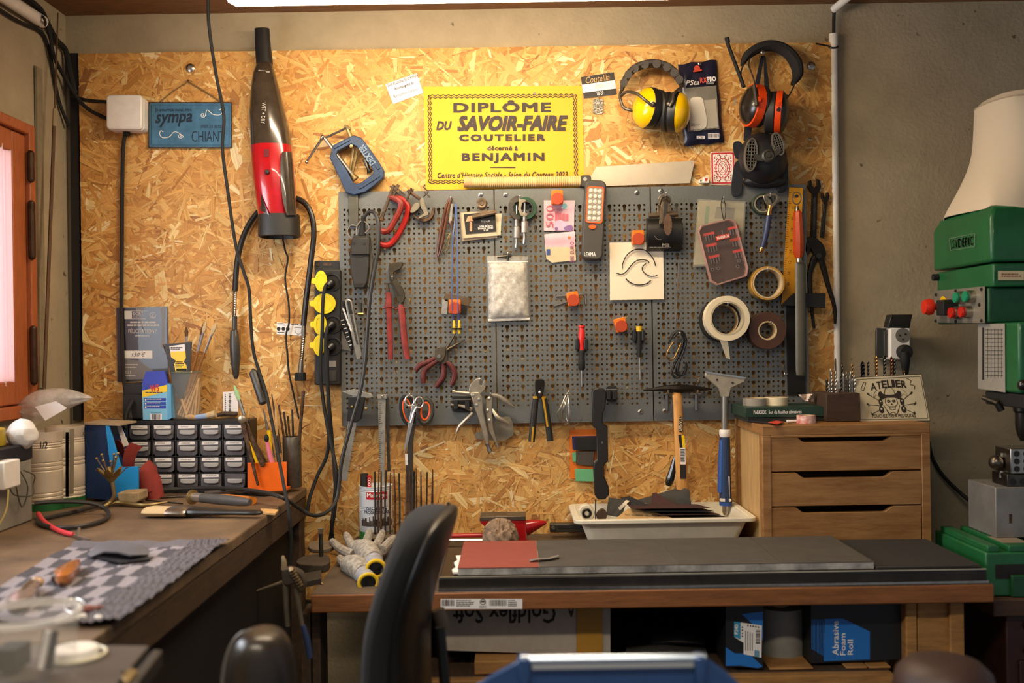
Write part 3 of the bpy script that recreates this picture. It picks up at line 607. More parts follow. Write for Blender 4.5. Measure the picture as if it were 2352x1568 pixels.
oem = T('ear_muffs', 'black and orange radio ear muffs with an antenna, hanging on the chipboard', 'ear muffs', (1755, 305, .06))
og = M('orange_gloss', '#d9430f', .35); bg = M('black_gloss', '#1a1714', .28, coat=.3, var=.2)
for x, y, ax, L, s in ((1754, 246, (-1, -.22, .10), 1.25, 8), (1758, 258, (1, -.30, -.10), .85, 16)):
    cup(oem, x, y, .066, ax, 49, [('ear_cushion', foam_b, [(26, 2), (38, -1), (46, 3), (48, s+5), (44, s+8)]), ('orange_ring', og, [(43, s+6), (49, s+8), (49, s+8+15*L), (48, s+8+16*L)]), ('ear_cup', bg, [(48.5, s+8+15*L), (48, s+22), (43, s+36-s*.6), (32, s+46-s*.9), (16, s+53-s), (1, s+54-s)])], None)
P(oem, 'headband', MB().tp([(1704, 150, .045), (1716, 128, .045), (1742, 111, .045), (1772, 105, .045), (1804, 116, .045), (1827, 143, .045), (1832, 172, .045), (1819, 194, .045)], [4, 10, 12, 12, 12, 13, 12, 4], 10, 6, False, 1.7), M('black_fleece', '#1d1a17', .9, bump=.3, bs=500))
P(oem, 'antenna', MB().tp([(1669, 87, .05), (1673, 105, .05), (1709, 200, .07)], [5, 4.5, 4.5], 8).tp([(1669, 86, .05), (1672, 97, .05)], 5.6, 8), blackm)
P(oem, 'wire_arm', MB().tp([(1712, 140, .05), (1702, 165, .055), (1704, 200, .065)], 1.8, 6, 4).tp([(1722, 135, .05), (1720, 152, .06), (1732, 185, .10), (1737, 240, .126)], 1.8, 6, 4).tp([(1732, 195, .118), (1738, 243, .132)], 4.5, 8), M('grey_wire', '', .4))
P(oem, 'wire_arm', MB().tp([(1828, 185, .05), (1815, 215, .07), (1796, 238, .118)], 1.8, 6, 4).tp([(1808, 220, .10), (1787, 254, .128)], 4.5, 8), M('grey_wire', '', .4))
P(oem, 'pivot', MB().lathe([(6*px(.1), -.004), (6*px(.1), .004), (0, .005)], W(1742, 229, .126), (0, -1, 0), 12), og); P(oem, 'pivot', MB().lathe([(6*px(.1), -.004), (6*px(.1), .004), (0, .005)], W(1790, 240, .124), (0, -1, 0), 12), og)
mb = MB(); mb.prism(rot([(1685, 240), (1689, 226), (1692, 228), (1688, 243)], 1688, 235, 0), .097, .1); P(oem, 'pale_marking', mb, M('faint_silver', '', .5))
screw(1752, 120, .06, 'brass screw carrying the orange ear muffs and mask strap', 5, ro=45)
rp_ = T('respirator_mask', 'dark half-face respirator with two grilled filters under the orange ear muffs', 'respirator', (1750, 436, .03))
rub = M('navy_black_rubber', '#1b1b20', .5, var=.25, vs=30)
[P(rp_, 'strap', MB().prism(pl, d, d+.004), M('navy_webbing', '#1e2028', .9, bump=.3, bs=600), .001) for pl, d in (([(1748, 128), (1755, 128), (1745, 195), (1733, 198)], .018), ([(1754, 126), (1759, 130), (1769, 212), (1757, 215)], .023), ([(1711, 290), (1728, 292), (1722, 330), (1708, 322)], .016), (cc([(1690, 372), (1712, 366), (1706, 420), (1702, 446), (1684, 450), (1680, 432), (1683, 400)]), .028), (cc([(1684, 330), (1700, 325), (1712, 345), (1708, 366), (1690, 362)]), .022))]
def ell(x, y, d, rx, ry, n=24): q = px(d); c = W(x, y, d); return [c+Vector((rx*q*cos(2*pi*i/n), 0, ry*q*sin(2*pi*i/n))) for i in range(n)]
P(rp_, 'face_piece', MB().loft([ell(1750, 372, .018, 50, 62), ell(1752, 368, .03, 58, 66), ell(1752, 366, .05, 56, 62), ell(1755, 362, .075, 46, 52), ell(1758, 358, .095, 32, 38), ell(1760, 356, .103, 12, 15)]), rub, 0, 1)
P(rp_, 'chin_flange', MB().loft([ell(1755, 418, .02, 55, 16), ell(1757, 416, .045, 50, 18), ell(1757, 412, .06, 38, 13)]), rub, 0, 1)
P(rp_, 'side_flap', MB().prism(cc([(1788, 345), (1806, 352), (1811, 400), (1808, 432), (1790, 440), (1782, 400)]), .02, .034), rub, .002)
gr = M('grey_grille', '#595349', .5)
for cx, cy, rx, ry, ro_, d in ((1726, 355, 15, 39, 4, .108), (1788, 330, 13, 28, -16, .110)):
    o1 = circ(cx, cy, rx, 24, ry, -ro_); i1 = circ(cx, cy, rx-3, 24, ry-4, -ro_); mb = MB(); mb.ring(o1, i1, d-.014, d)
    for i in range(-4, 5):
        y = cy+i*ry*.2; hw = (rx-2)*math.sqrt(max(0, 1-(i*.2)**2)); mb.prism(rot(bar(cx-hw, y, cx+hw, y, 2.2), cx, cy, -ro_), d-.004, d-.001)
    for i in (-1, 0, 1): mb.prism(rot(bar(cx+i*rx*.45, cy-ry*.85, cx+i*rx*.45, cy+ry*.85, 1.8), cx, cy, -ro_), d-.004, d-.001)
    P(rp_, 'filter_grille', mb, gr, .0005); P(rp_, 'filter_housing', MB().prism(circ(cx, cy, rx-1, 20, ry-1, -ro_), d-.05, d-.008), blackm)
P(rp_, 'valve', MB().lathe([(15*px(.1), -.02), (15*px(.1), .0), (11*px(.1), .004), (10*px(.1), .002), (5*px(.1), .002), (4*px(.1), .005), (0, .005)], W(1765, 358, .112), (0, -1, 0), 24), M('dark_grey_plastic', '#39352f', .45))
[P(rp_, 'valve_bracket', MB().prism(pl, .106, .112), M('dark_grey_plastic', '', .45)) for pl in ([(1735, 352), (1752, 360), (1752, 370), (1736, 368)], [(1776, 350), (1792, 340), (1795, 348), (1779, 362)])]
cp = T('playing_card', 'red-backed ornate playing card left of the respirator', 'playing card', (1660, 424, .004))
P(cp, 'card', MB().prism(rot(rrect(1632, 348, 1689, 424, 4), 1660, 386, 1), .002, .0034), white)
mb = MB(); rc = M('red_ink', '#c2352c', .6); cr_ = lambda p: rot(p, 1660, 386, 1)
mb.ring(cr_(rrect(1634, 350, 1687, 422, 3)), cr_(rrect(1638, 354, 1683, 418, 2)), .0035, .0037)
for rx, ry, t in ((17, 24, 2.2), (11, 16, 1.5)): mb.ring(circ(1660, 386, rx, 32, ry), circ(1660, 386, rx-t, 32, ry-t), .0035, .0037)
mb.card(bar(1652, 374, 1668, 398, 1.4), .0037).card(bar(1668, 374, 1652, 398, 1.4), .0038)
rr_ = random.Random(5)
for i in range(90):
    x, y = rr_.uniform(1640, 1660), rr_.uniform(356, 386)
    if ((x-1660)/18)**2+((y-386)/26)**2 < 1.0: continue
    rd_ = rr_.uniform(.7, 1.6)
    for sx in (1, -1):
        for sy in (1, -1): mb.card(circ(1660+sx*(x-1660), 386+sy*(y-386), rd_, 6), .0036)
for i in range(16):
    a = 2*pi*i/16; mb.card(circ(1660+14*cos(a), 386+20*sin(a), 1.3, 6), .0036); mb.card(circ(1660+6.5*cos(a), 386+10*sin(a), 1.0, 6), .0036)
P(cp, 'red_ornament', mb, rc, smooth=0)
for x, y, s_, t in ((1622, 413, 14, 'white die with red face standing on the panel edge beside the playing card'), (1610, 416, 8, 'smaller white die left of the bigger die on the panel edge')):
    dt = T('die', t, 'die', W(x, y+s_/2, PB-.008)); mb = MB(); mb.prism(rrect(x-s_/2, y-s_/2, x+s_/2, y+s_/2, 1.5), .008, .008+s_*px(0)); P(dt, 'cube', mb, whitep, .001)
    P(dt, 'face_print', MB().card([(x-s_*.25, y-s_*.3), (x+s_*.3, y-s_*.3), (x+s_*.15, y+s_*.1), (x-s_*.1, y+s_*.25)], .0085+s_*px(0)), rc if s_ > 10 else ink, smooth=0)
# pull saw
sw = T('pull_saw', 'pull saw with cane-wrapped handle lying along the top of the tool panels', 'saw', (1330, 428, .02))
cane = M('pale_cane', '#d8b478', .6, var=.2, vs=60)
mb = MB(); p = []; r_ = []
for i in range(0, 121): p.append((1068+266*i/120, 419-3.6*i/120, .026)); r_.append((12.6 if i % 2 else 11.6) if i > 4 else 12)
mb.tp(p, r_, 14); P(sw, 'wrapped_handle', mb, cane)
P(sw, 'handle_end', MB().tp([(1066, 418, .026), (1084, 418, .026)], 13, 14), M('pale_wood', '#c99a66', .6))
P(sw, 'collar', MB().prism(rrect(1333, 402, 1358, 429, 6), .010, .034), M('dark_grey_plastic', '', .45), .002)
P(sw, 'collar_screw', MB().disc(1344, 411, 4.5, .034, .036, 12), steel)
saw_o = [(1355, 407)]+[(1366, 385)]
tt = []
for i in range(96): x = 1369+226*i/95; y = 384-14*i/95; tt += [(x, y), (x+.6, y-2.2)]
mb = MB(); mb.prism([(1352, 412), (1362, 397)]+tt+[(1585, 420), (1392, 427), (1352, 428)], .014, .0152); P(sw, 'blade', mb, M('saw_blade', '#cfc0a8', .42, .55, var=.08, vs=30))
# flexible shaft
fl = T('flexible_shaft', 'black flexible grinder shaft looped behind the handheld vacuum', 'flexible shaft', (620, 870, .03))
P(fl, 'hose', MB().tp([(540, 668, .022), (545, 600, .022), (560, 540, .022), (592, 488, .016), (640, 455, .008), (682, 456, .016), (710, 480, .022), (721, 530, .024), (714, 600, .026), (704, 680, .026), (697, 748, .026)], 6.6, 10, 6), M('black_hose', '#1c1a18', .35))
def spring(a, b, r0, turns, d):
    n = turns*2; return MB().tp([(a[0]+(b[0]-a[0])*i/n, a[1]+(b[1]-a[1])*i/n, d) for i in range(n+1)], [r0*(1 if i % 2 else .82) for i in range(n+1)], 10)
P(fl, 'spring_sleeve', spring((540, 664), (538, 728), 5.2, 16, .022), steel); P(fl, 'spring_sleeve', spring((697, 772), (692, 828), 5.2, 14, .026), steel)
P(fl, 'hand_piece', MB().tp([(539, 726, .022), (539, 757, .022), (538, 760, .022), (539, 790, .024), (541, 820, .024), (541, 845, .022), (542, 862, .022), (542, 870, .022)], [6, 6, 9, 11.5, 12, 9, 7, 3], 14), M('grey_handpiece', '#46433f', .4, .3))
P(fl, 'collet_holes', MB().disc(532, 812, 2, .034, .0365, 8).disc(545, 812, 2.4, .034, .0365, 8), ink)
P(fl, 'drive_tube', MB().tp([(698, 744, .026), (697, 774, .026)], 5, 10).tp([(692, 826, .026), (690, 858, .026)], [5, 7], 10), steel)
mb = MB(); q = px(.026)
mb.loft([[W(690, y, .026)+Vector((r*q*cos(2*pi*i/36)*(1+.05*(i % 2)), r*q*sin(2*pi*i/36)*(1+.05*(i % 2)), 0)) for i in range(36)] for y, r in ((855, 10), (857, 12), (872, 12.5), (874, 11))]); P(fl, 'knurled_nut', mb, blackm, smooth=20)
hc = T('pendant_cable', 'black cable dangling from the ceiling in front of the blue sign', 'cable', (652, 1190, .4))
P(hc, 'lead', MB().tp([(478, -20, .22), (480, 60, .20), (496, 170, .17), (514, 265, .15), (511, 340, .14), (522, 430, .13), (541, 560, .12), (560, 625, .12), (572, 665, .12), (576, 740, .12), (582, 805, .12), (596, 855, .125), (612, 905, .15), (624, 965, .2), (640, 1050, .3), (652, 1115, .37), (664, 1180, .40), (668, 1250, .40), (662, 1330, .40)], 4, 8, 6), blackm)
P(hc, 'inline_switch', MB().tp([(577, 852, .118), (582, 855, .118), (604, 924, .13), (606, 929, .13)], [8, 10.5, 10, 5], 10), M('dark_grey_plastic', '', .45))
st = T('safety_sticker', 'small white sticker with safety icons stuck right of the dangling cable', 'sticker', (666, 768, .001))
P(st, 'paper', MB().prism([(636, 740), (698, 745), (696, 771), (635, 767)], .0018, .0024), white)
mb = MB()
for x in (640, 651, 661): mb.card(circ(x, 755, 4.4, 14), .0027)
smalllines(mb, 637, 742, 656, 749, 2, .0027, seed=3); smalllines(mb, 668, 744, 692, 748, 1, .0027, seed=4); smalllines(mb, 637, 762, 655, 766, 1, .0027, seed=5); ribbon(mb, [(677, 752), (693, 753), (692, 764), (685, 768), (678, 763), (677, 752)], 1, .0027)
P(st, 'icons', mb, ink, smooth=0)
# power strip
ps = T('power_strip', 'black power strip with yellow socket covers, upright beside the tool panels', 'power strip', (752, 885, .03))
P(ps, 'body', MB().prism(rrect(722, 618, 782, 884, 5), .002, .042), M('strip_black', '#1f1c19', .5, var=.2), .003)
P(ps, 'mounting_tab', MB().prism(rrect(722, 599, 780, 622, 4), .002, .012), M('strip_black', '', .5), .001)
P(ps, 'mounting_slots', MB().disc(729, 607, 3, .012, .0135, 10).prism(rrect(742, 604, 762, 610, 3), .012, .0135), rust)
for x, y in ((762, 648), (764, 745), (764, 795)):
    mb = MB(); mb.ring(circ(x, y, 21, 24), circ(x, y, 17, 24), .040, .0455); P(ps, 'socket', mb, black, .0008); 
    P(ps, 'socket_well', MB().disc(x, y, 17, .040, .0428, 20), ink)
for x, y, rx, ry in ((737, 645, 14, 24), (745, 697, 26, 24), (735, 745, 15, 24), (733, 793, 14, 24)):
    mb = MB(); dcy = .047 if rx > 20 else .058; mb.prism(circ(x, y, rx, 24, ry), dcy, dcy+.004).prism(rrect(x-rx-8, y-7, x-rx+6, y+7, 5), dcy, dcy+.003); P(ps, 'socket_cover', mb, M('yellow_cover', '#e3c815', .4), .001)
    mb = MB(); mb.ring(circ(x, y, rx*.72, 20, ry*.72), circ(x, y, rx*.62, 20, ry*.64), dcy+.0038, dcy+.0048); P(ps, 'cover_relief', mb, M('yellow_cover', '', .4))
P(ps, 'rating_plate', MB().prism(rrect(748, 850, 772, 875, 3), .042, .044), M('dark_grey_plastic', '', .45)); P(ps, 'rating_label', MB().quad(750, 828, 772, 842, .0424), M('pale_label', '#8f8578', .7))
for i, (pts, t) in enumerate([
    ([(762, 650, .06), (748, 656, .07), (742, 690, .075), (740, 760, .075), (736, 850, .07), (744, 930, .06), (758, 1010, .07), (772, 1080, .10), (768, 1150, .10), (762, 1210, .10), (766, 1242, .09)], 'black plug lead hanging from the top socket of the power strip'),
    ([(764, 745, .06), (752, 752, .075), (748, 800, .075), (752, 880, .07), (756, 960, .06), (752, 1040, .05), (730, 1090, .06), (712, 1140, .08), (705, 1180, .09)], 'black plug lead crossing to the left below the power strip'),
    ([(764, 795, .06), (754, 800, .07), (752, 850, .07), (756, 930, .05), (762, 1000, .04), (768, 1080, .05), (771, 1150, .07), (758, 1240, .09)], 'black plug lead hanging straight from the lowest socket of the power strip')]):
    rt = T('power_lead', t, 'cable', pts[-1]); P(rt, 'cord', MB().tp(pts, 4.2, 8, 6), blackm); x, y, d = pts[0]; P(rt, 'plug', MB().tp([(x, y, .044), (x-4, y+1, .066), (x-10, y+6, .072)], [9, 9, 6], 10), black)
# ---------------------------------------------------------------- things on the tool panels
p0 = PB+.002
def hx(x, y, t, ln=.03): hook(x, y, t, PB, ln)
S('flat_file', 'grey flat file tang hanging behind the blue G-clamp', 'file', MB().prism([(800, 446), (822, 446), (823, 520), (801, 520)], p0, p0+.006), M('file_grey', '#5b5950', .5, .6, var=.3), .001)
pc = T('plastic_case', 'black slotted plastic tool case hanging from steel rings on the left panel', 'tool case', (828, 662, .04))
cas = M('case_black', '#2a2620', .6, var=.3, vs=20)
P(pc, 'shell', MB().prism([(811, 541), (847, 541), (850, 569), (849, 610), (845, 648), (836, 662), (813, 661), (806, 630), (803, 592), (805, 558)], p0, .06), cas, .004)
P(pc, 'flap', MB().prism([(808, 545), (848, 545), (850, 585), (806, 585)], .06, .066), cas, .003)
mb = MB().prism(circ(813, 558, 3), .066, .0675).prism(circ(837, 559, 3), .066, .0675).prism(rrect(813, 587, 834, 591, 2), .06, .0612).prism(rrect(812, 650, 833, 654, 2), .06, .0612); P(pc, 'slots', mb, ink)
P(pc, 'ring', MB().tp([(819, 519, .05), (808, 516, .05), (799, 527, .05), (801, 540, .05), (810, 548, .05)], 1.5, 6, 5), steel); P(pc, 'ring', MB().tp([(818, 540, .055), (820, 520, .055), (829, 508, .055), (842, 512, .055), (848, 524, .055), (838, 535, .055)], 1.6, 6, 5), steel)
P(pc, 'cable_sleeve', MB().tp([(831, 542, .05), (833, 515, .05), (835, 496, .055)], [9, 6, 5], 10), blackm)
P(pc, 'side_strip', MB().prism([(849, 545), (856, 600), (847, 660), (843, 655)], .04, .052), M('case_grey', '#5b564a', .5))
bcab = T('long_cable', 'long black cable from the plastic case down to the loop on the side bench', 'cable', W(330, 1150, .5))
def BL(x, y, h=.006): p = G(x, y, ZL+h); return p
cpts = [W(*p) for p in [(835, 500, .055), (848, 486, .06), (862, 491, .07), (870, 520, .075), (868, 575, .075), (858, 630, .08), (849, 690, .08), (845, 740, .08), (838, 835, .08), (826, 905, .09), (806, 975, .10), (785, 1058, .11), (776, 1135, .12), (762, 1165, .14), (740, 1181, .17), (714, 1182, .20), (686, 1166, .22)]]
for x, y, h in ((650, 1143, .02), (600, 1129, .028), (520, 1121, .022), (430, 1121, .018), (340, 1128, .018), (270, 1145, .016), (200, 1168, .008), (120, 1186, .006), (88, 1194, .006), (100, 1206, .006), (140, 1212, .006), (200, 1206, .006), (245, 1190, .006), (246, 1172, .010), (222, 1158, .022), (180, 1152, .030), (120, 1152, .034), (80, 1156, .034)): cpts.append(BL(x, y, h))
P(bcab, 'cord', MB().tube(cpts, .0048, 8, 5), M('cable_black', '#2a2723', .5))
# red clamps
rcl = M('red_clamp_paint', '#b3231c', .45, var=.3, vs=60)
for dd_, pts, t, sp in ((.03, [(900, 455), (921, 457), (935, 470), (937, 486), (928, 512), (913, 541), (897, 560), (883, 563), (870, 557)], 'outer red C-clamp hanging on the left panel, brighter of the two', ((915, 424), (902, 452))),
                    (.052, [(892, 452), (908, 457), (920, 466), (919, 482), (907, 506), (895, 526), (884, 532), (871, 527)], 'darker red C-clamp with spindle hanging in front of the brighter one', ((905, 424), (877, 500)))):
    rt = T('c_clamp', t, 'clamp', (890, 560, dd_), 'red clamps'); P(rt, 'frame', MB().tp([(x, y, dd_) for x, y in pts], [6]+[7]*(len(pts)-2)+[6], 8, 5, False, 1.3), rcl if dd_ < .04 else M('red_clamp_worn', '#8c2a20', .5, var=.45, vs=60))
    (a, b_), (c_, e_) = sp; n_ = 24; P(rt, 'spindle', MB().tp([(a+(c_-a)*i/n_, b_+(e_-b_)*i/n_, dd_+.004) for i in range(n_+1)], [4.2 if i % 2 else 3.6 for i in range(n_+1)], 8), M('rusty_spindle', '#6b5a48', .5, .7, var=.4))
    P(rt, 'tommy_bar', MB().tp([(a-9, b_+3, dd_+.004), (a+16, b_+24, dd_+.004)], 2, 6), dsteel); P(rt, 'pad', MB().tp([(c_+1, e_-2, dd_+.004), (c_-3, e_+6, dd_+.004)], [4, 8], 10), rust)
sc_ = T('small_clamp', 'pair of small rusty screw clamps with thumb screws beside the red clamps', 'clamp', (975, 509, .03))
P(sc_, 'crescent_jaw', MB().prism(cc([(948, 492), (960, 500), (975, 502), (987, 494), (994, 478), (998, 476), (996, 492), (986, 505), (972, 509), (958, 503)]), p0, .045), rust, .001)
P(sc_, 'grey_jaw', MB().prism(cc([(965, 458), (972, 455), (978, 475), (985, 492), (976, 496), (964, 502), (962, 497), (973, 489), (966, 475)]), .045, .052).prism(cc([(950, 468), (962, 466), (964, 476), (950, 488), (942, 486)]), .03, .045), M('dull_zinc', '#8b8270', .45, .6, var=.3), .001)
P(sc_, 'thumb_screw', MB().tp([(936, 437, .05), (964, 457, .05)], 3.6, 8).tp([(941, 446, .05), (950, 434, .05)], 2, 6).tp([(945, 432, .055), (934, 462, .055)], 2.2, 6), rust)
P(sc_, 'wing_screw', MB().tp([(972, 452, .05), (984, 440, .05), (973, 430, .05), (976, 424, .05)], 1.8, 6).tp([(974, 440, .055), (988, 453, .055)], 1.6, 6), dsteel)
# tweezers, test leads
tw = T('tweezers', 'curved brown wooden tongs hanging beside the clipped business cards', 'tongs', (1006, 592, .03))
bw = M('brown_lacquer', '#5a2f16', .4, var=.3)
P(tw, 'arm', MB().tp([(1035, 453, .034), (1023, 482, .036), (1014, 525, .036), (1007, 565, .036), (1004, 590, .034)], [3.6, 3.6, 3.8, 3.4, 1.8], 8, 5), bw); P(tw, 'arm', MB().tp([(1037, 455, .034), (1029, 484, .04), (1021, 528, .042), (1014, 565, .042), (1006, 592, .036)], [3.4, 3.2, 3.2, 3, 1.6], 8, 5), bw)
hx(1035, 455, 'wire peg through the brown tongs')
gt = T('glass_tube', 'thin clear tube with amber tip beside the brown tongs', 'tube', (1036, 520, .03)); P(gt, 'tube', MB().tp([(1038, 468, .036), (1034, 512, .036)], 3.4, 8), clear); P(gt, 'tip', MB().tp([(1035, 508, .036), (1038, 522, .036)], [3.6, 2], 8), bw)
S('wire_whisk', 'frayed bit of fine wire below the clear tube', 'wire', MB().tp([(1034, 536, .03), (1027, 550, .034), (1020, 572, .034), (1012, 580, .03)], 1, 5, 3).tp([(1034, 537, .03), (1030, 560, .034), (1022, 582, .034)], .8, 5, 3).ball(W(1029, 537, .034), 2.4*px(.03), 4), brass)
for i, (pts, t) in enumerate(([(1046, 468, .03), (1049, 500, .045), (1040, 560, .062), (1038, 690, .064), (1042, 735, .05)], 'left of the two blue test leads with yellow plugs'), ([(1047, 466, .03), (1050, 520, .045), (1051, 600, .062), (1052, 700, .064), (1053, 735, .05)], 'right of the two blue test leads with yellow plugs')) if 0 else enumerate([([(1046, 468, .03), (1045, 500, .045), (1040, 560, .062), (1038, 690, .064), (1042, 735, .05)], 'left of the two blue test leads with yellow plugs'), ([(1047, 466, .034), (1050, 520, .045), (1051, 600, .062), (1052, 700, .064), (1054, 735, .05)], 'right of the two blue test leads with yellow plugs')]):
    rt = T('test_lead', t, 'test lead', pts[-1], 'blue test leads'); P(rt, 'wire', MB().tp(pts, 1.2, 6, 5), M('blue_wire', '#3d5fa8', .4)); x = pts[-1][0]+1
    P(rt, 'plug', MB().tp([(x, 735, .05), (x, 744, .05), (x, 752, .05), (x, 752.5, .05), (x, 757, .05), (x, 757.5, .05), (x, 766, .05)], [2.5, 3, 3, 5.5, 5.5, 4, 3], 10), M('yellow_plug', '#d9b522', .4)); P(rt, 'band', MB().tp([(x, 752.8, .05), (x, 757.2, .05)], 6, 10), blackm)
# orange magnets
omag = M('orange_magnet', '#f0740f', .4); omagf = M('orange_magnet_face', '#ad3c0e', .5, bump=.3, bs=800)
def magnet(x, y, r, ro, label, d):
    rt = T('magnet', label, 'magnet', (x, y, d), 'orange plastic magnets'); s_ = r*.96
    P(rt, 'block', MB().prism(rot(rrect(x-s_, y-s_-5, x+s_, y+s_, 3), x, y, ro), d, d+.022), omag, .0015); P(rt, 'face', MB().disc(x+.5, y+1, r, d+.0222, d+.026, 24), omagf, .001)
magnet(1280, 455, 14, 0, 'orange magnet pinning the upper pink banknote', .030)
magnet(1466, 547, 14, 0, 'orange magnet pinning the paper with the wave drawing', .030)
magnet(1427, 748, 14, 16, 'tilted orange magnet alone below the wave drawing', PB)
magnet(1317, 688, 14, 10, 'orange magnet clamping two hex keys', .031)
magnet(1044, 706, 14, 0, 'orange magnet holding small steel plates under the blue leads', .034)
S('hex_key', 'upper hex key with bent end under the orange magnet', 'hex key', MB().tp([(1277, 680, .0272), (1318, 677, .0272), (1340, 675, .0272), (1344, 679, .0272), (1345, 698, .0272)], 2.1, 6), steel, group='hex keys under the magnet')
S('hex_key', 'lower tilted hex key under the orange magnet', 'hex key', MB().tp([(1271, 703, .0272), (1303, 692, .0272)], 2.1, 6), steel, group='hex keys under the magnet')
S('steel_plate', 'pale galvanised steel plate left of the lowest-left orange magnet', 'plate', MB().prism([(1016, 687), (1029, 688), (1027, 722), (1014, 720)], p0, p0+.003), M('galvanised', '#a9a8a2', .4, .6, var=.3, vs=120))
S('wood_strip', 'brown scrap strip behind the magnet under the blue leads', 'strip', MB().prism([(1023, 673), (1078, 684), (1076, 703), (1021, 690)], p0, p0+.003), M('scrap_brown', '#5c4a38', .7, var=.3)); S('black_block', 'small dark block right of the magnet under the blue leads', 'block', MB().prism([(1058, 704), (1073, 706), (1071, 722), (1058, 721)], p0, p0+.006), blackm)
# card clip
kc = T('bulldog_clip', 'rusty bulldog clip holding business cards on the left panel', 'clip', (1106, 500, .04))
P(kc, 'jaw', MB().tp([(1084, 499, .05), (1140, 487, .05)], 5, 10), M('aged_brass', '#83705a', .4, .8, var=.3)); P(kc, 'spring_plate', MB().prism([(1098, 468), (1116, 466), (1120, 490), (1102, 494)], .044, .05), M('aged_brass', '', .4), .001)
P(kc, 'ring_handle', MB().lathe([(13*px(.05), 0), (13*px(.05), .004), (9*px(.05), .007), (4*px(.05), .006), (4*px(.05), .009), (0, .009)], W(1107, 468, .05), (0, -1, 0), 20), M('aged_brass', '', .4))
hx(1104, 462, 'wire peg through the bulldog clip of business cards', .022)
kraft = M('stained_card', '#b39a7c', .7, var=.25, vs=30); bcard = M('black_card', '#1b1512', .45)
for i, (pl, t, m_, d_) in enumerate([([(1057, 488), (1138, 482), (1142, 546), (1061, 553)], 'backmost stained card in the bulldog clip', kraft, .030), ([(1133, 491), (1152, 490), (1150, 540), (1139, 541)], 'pale card sticking out to the right in the bulldog clip', M('pale_card', '#cbb898', .7, var=.15), .0325), ([(1060, 489), (1137, 484), (1141, 541), (1064, 547)], 'cream card second from the front in the bulldog clip', M('cream_card', '#c4b090', .7, var=.15), .035)]):
    S('business_card', t, 'card', MB().prism(pl, d_, d_+.0015), m_, group='cards in the bulldog clip')
fb = T('business_card', 'black front card with a small lamp picture in the bulldog clip', 'card', (1104, 535, .037), 'cards in the bulldog clip')
P(fb, 'card', MB().prism([(1065, 492), (1137, 486), (1140, 531), (1070, 537)], .0375, .039), bcard); mb = MB(); mb.card([(1074, 497), (1083, 495), (1088, 507), (1070, 509)], .0394).quad(1080, 509, 1083, 531, .0393)
for y in (513, 518, 523, 528): mb.card(circ(1081.5, y, 3, 8), .0394)
P(fb, 'lamp_picture', mb, M('peach_ink', '#c98f66', .6), smooth=0); mb = MB(); mb.tx('Wilfrid Tout, Art', 1104, 505, 1126, 511, .0396, 4); mb.tx('La Rue des Sources', 1101, 516, 1132, 521, .0396, 4, .01).tx('Ebénisterie Tourneur', 1098, 521, 1133, 526, .0396, 4, .01).tx('63 200', 1111, 526, 1122, 530, .0396, 4, .01); P(fb, 'print', mb, white, smooth=0)
# micrometers and tape
def tape(name, label, x, y, ro, ri, d0, d1, m_side, m_core, group=None, tilt=(0, -1, 0)):
    rt = T(name, label, 'tape roll', (x, y+ro, (d0+d1)/2), group); q = px(d1); c = W(x, y, d1); h = d1-d0; c = c+Vector((0, h, 0))
    P(rt, 'tape', MB().lathe([(ro*q, 0), (ro*q, h), ((ri+3)*q, h), ((ri+3)*q, 0), (ro*q, 0)], c, tilt, 40, False), m_side, .0008); P(rt, 'core', MB().lathe([((ri+2.9)*q, -.0005), ((ri+2.9)*q, h+.0005), (ri*q, h+.0005), (ri*q, -.0005), ((ri+2.9)*q, -.0005)], c, tilt, 40, False), m_core); return rt
tape('tape_roll', 'dark green tape roll behind the micrometers', 1207, 478, 26, 15, p0, .045, M('green_tape', '#1f4a2c', .4, var=.2), M('dark_grey_plastic', '', .45))
for i, (xc, t, pl, bx, by, tip) in enumerate([(1186, 'dark micrometer with long silver thimble, left of the two', [(1168, 470), (1172, 458), (1184, 450), (1196, 449), (1196, 462), (1183, 466), (1178, 478), (1183, 490), (1196, 496), (1196, 504), (1180, 503), (1170, 490)], 1187, 500, 569), (1205, 'brass-toned micrometer with short thimble, right of the two', [(1192, 455), (1206, 458), (1210, 462), (1200, 466), (1197, 478), (1200, 488), (1212, 490), (1210, 497), (1196, 496), (1190, 480)], 1205, 488, 560)]):
    rt = T('micrometer', t, 'micrometer', (bx, tip, .05), 'micrometers'); d_ = .05+.016*i; P(rt, 'frame', MB().prism(pl, d_-.006, d_+.006), dsteel if i == 0 else M('warm_steel', '#a39680', .35, .9, var=.2), .001)
    P(rt, 'sleeve', MB().tp([(bx, by, d_), (bx, by+22, d_)], 5.2, 14), steel); P(rt, 'thimble', MB().tp([(bx, by+20, d_), (bx, by+22, d_), (bx-.5, by+46, d_), (bx-.5, by+47, d_)], [5.5, 7.6, 7.6, 6.6], 16), M('silver_matte', '#b7b1a8', .4, .8)); P(rt, 'ratchet', MB().tp([(bx-.5, by+46, d_), (bx-.5, by+56, d_), (bx-.5, tip-4, d_), (bx-.5, tip, d_)], [3.2, 3.2, 4.4, 3.6], 10), steel)
    P(rt, 'anvil', MB().tp([(bx, by-28, d_), (bx, by+2, d_)], 2.4, 8), chrome)
hx(1194, 452, 'wire peg carrying the micrometers', .05)
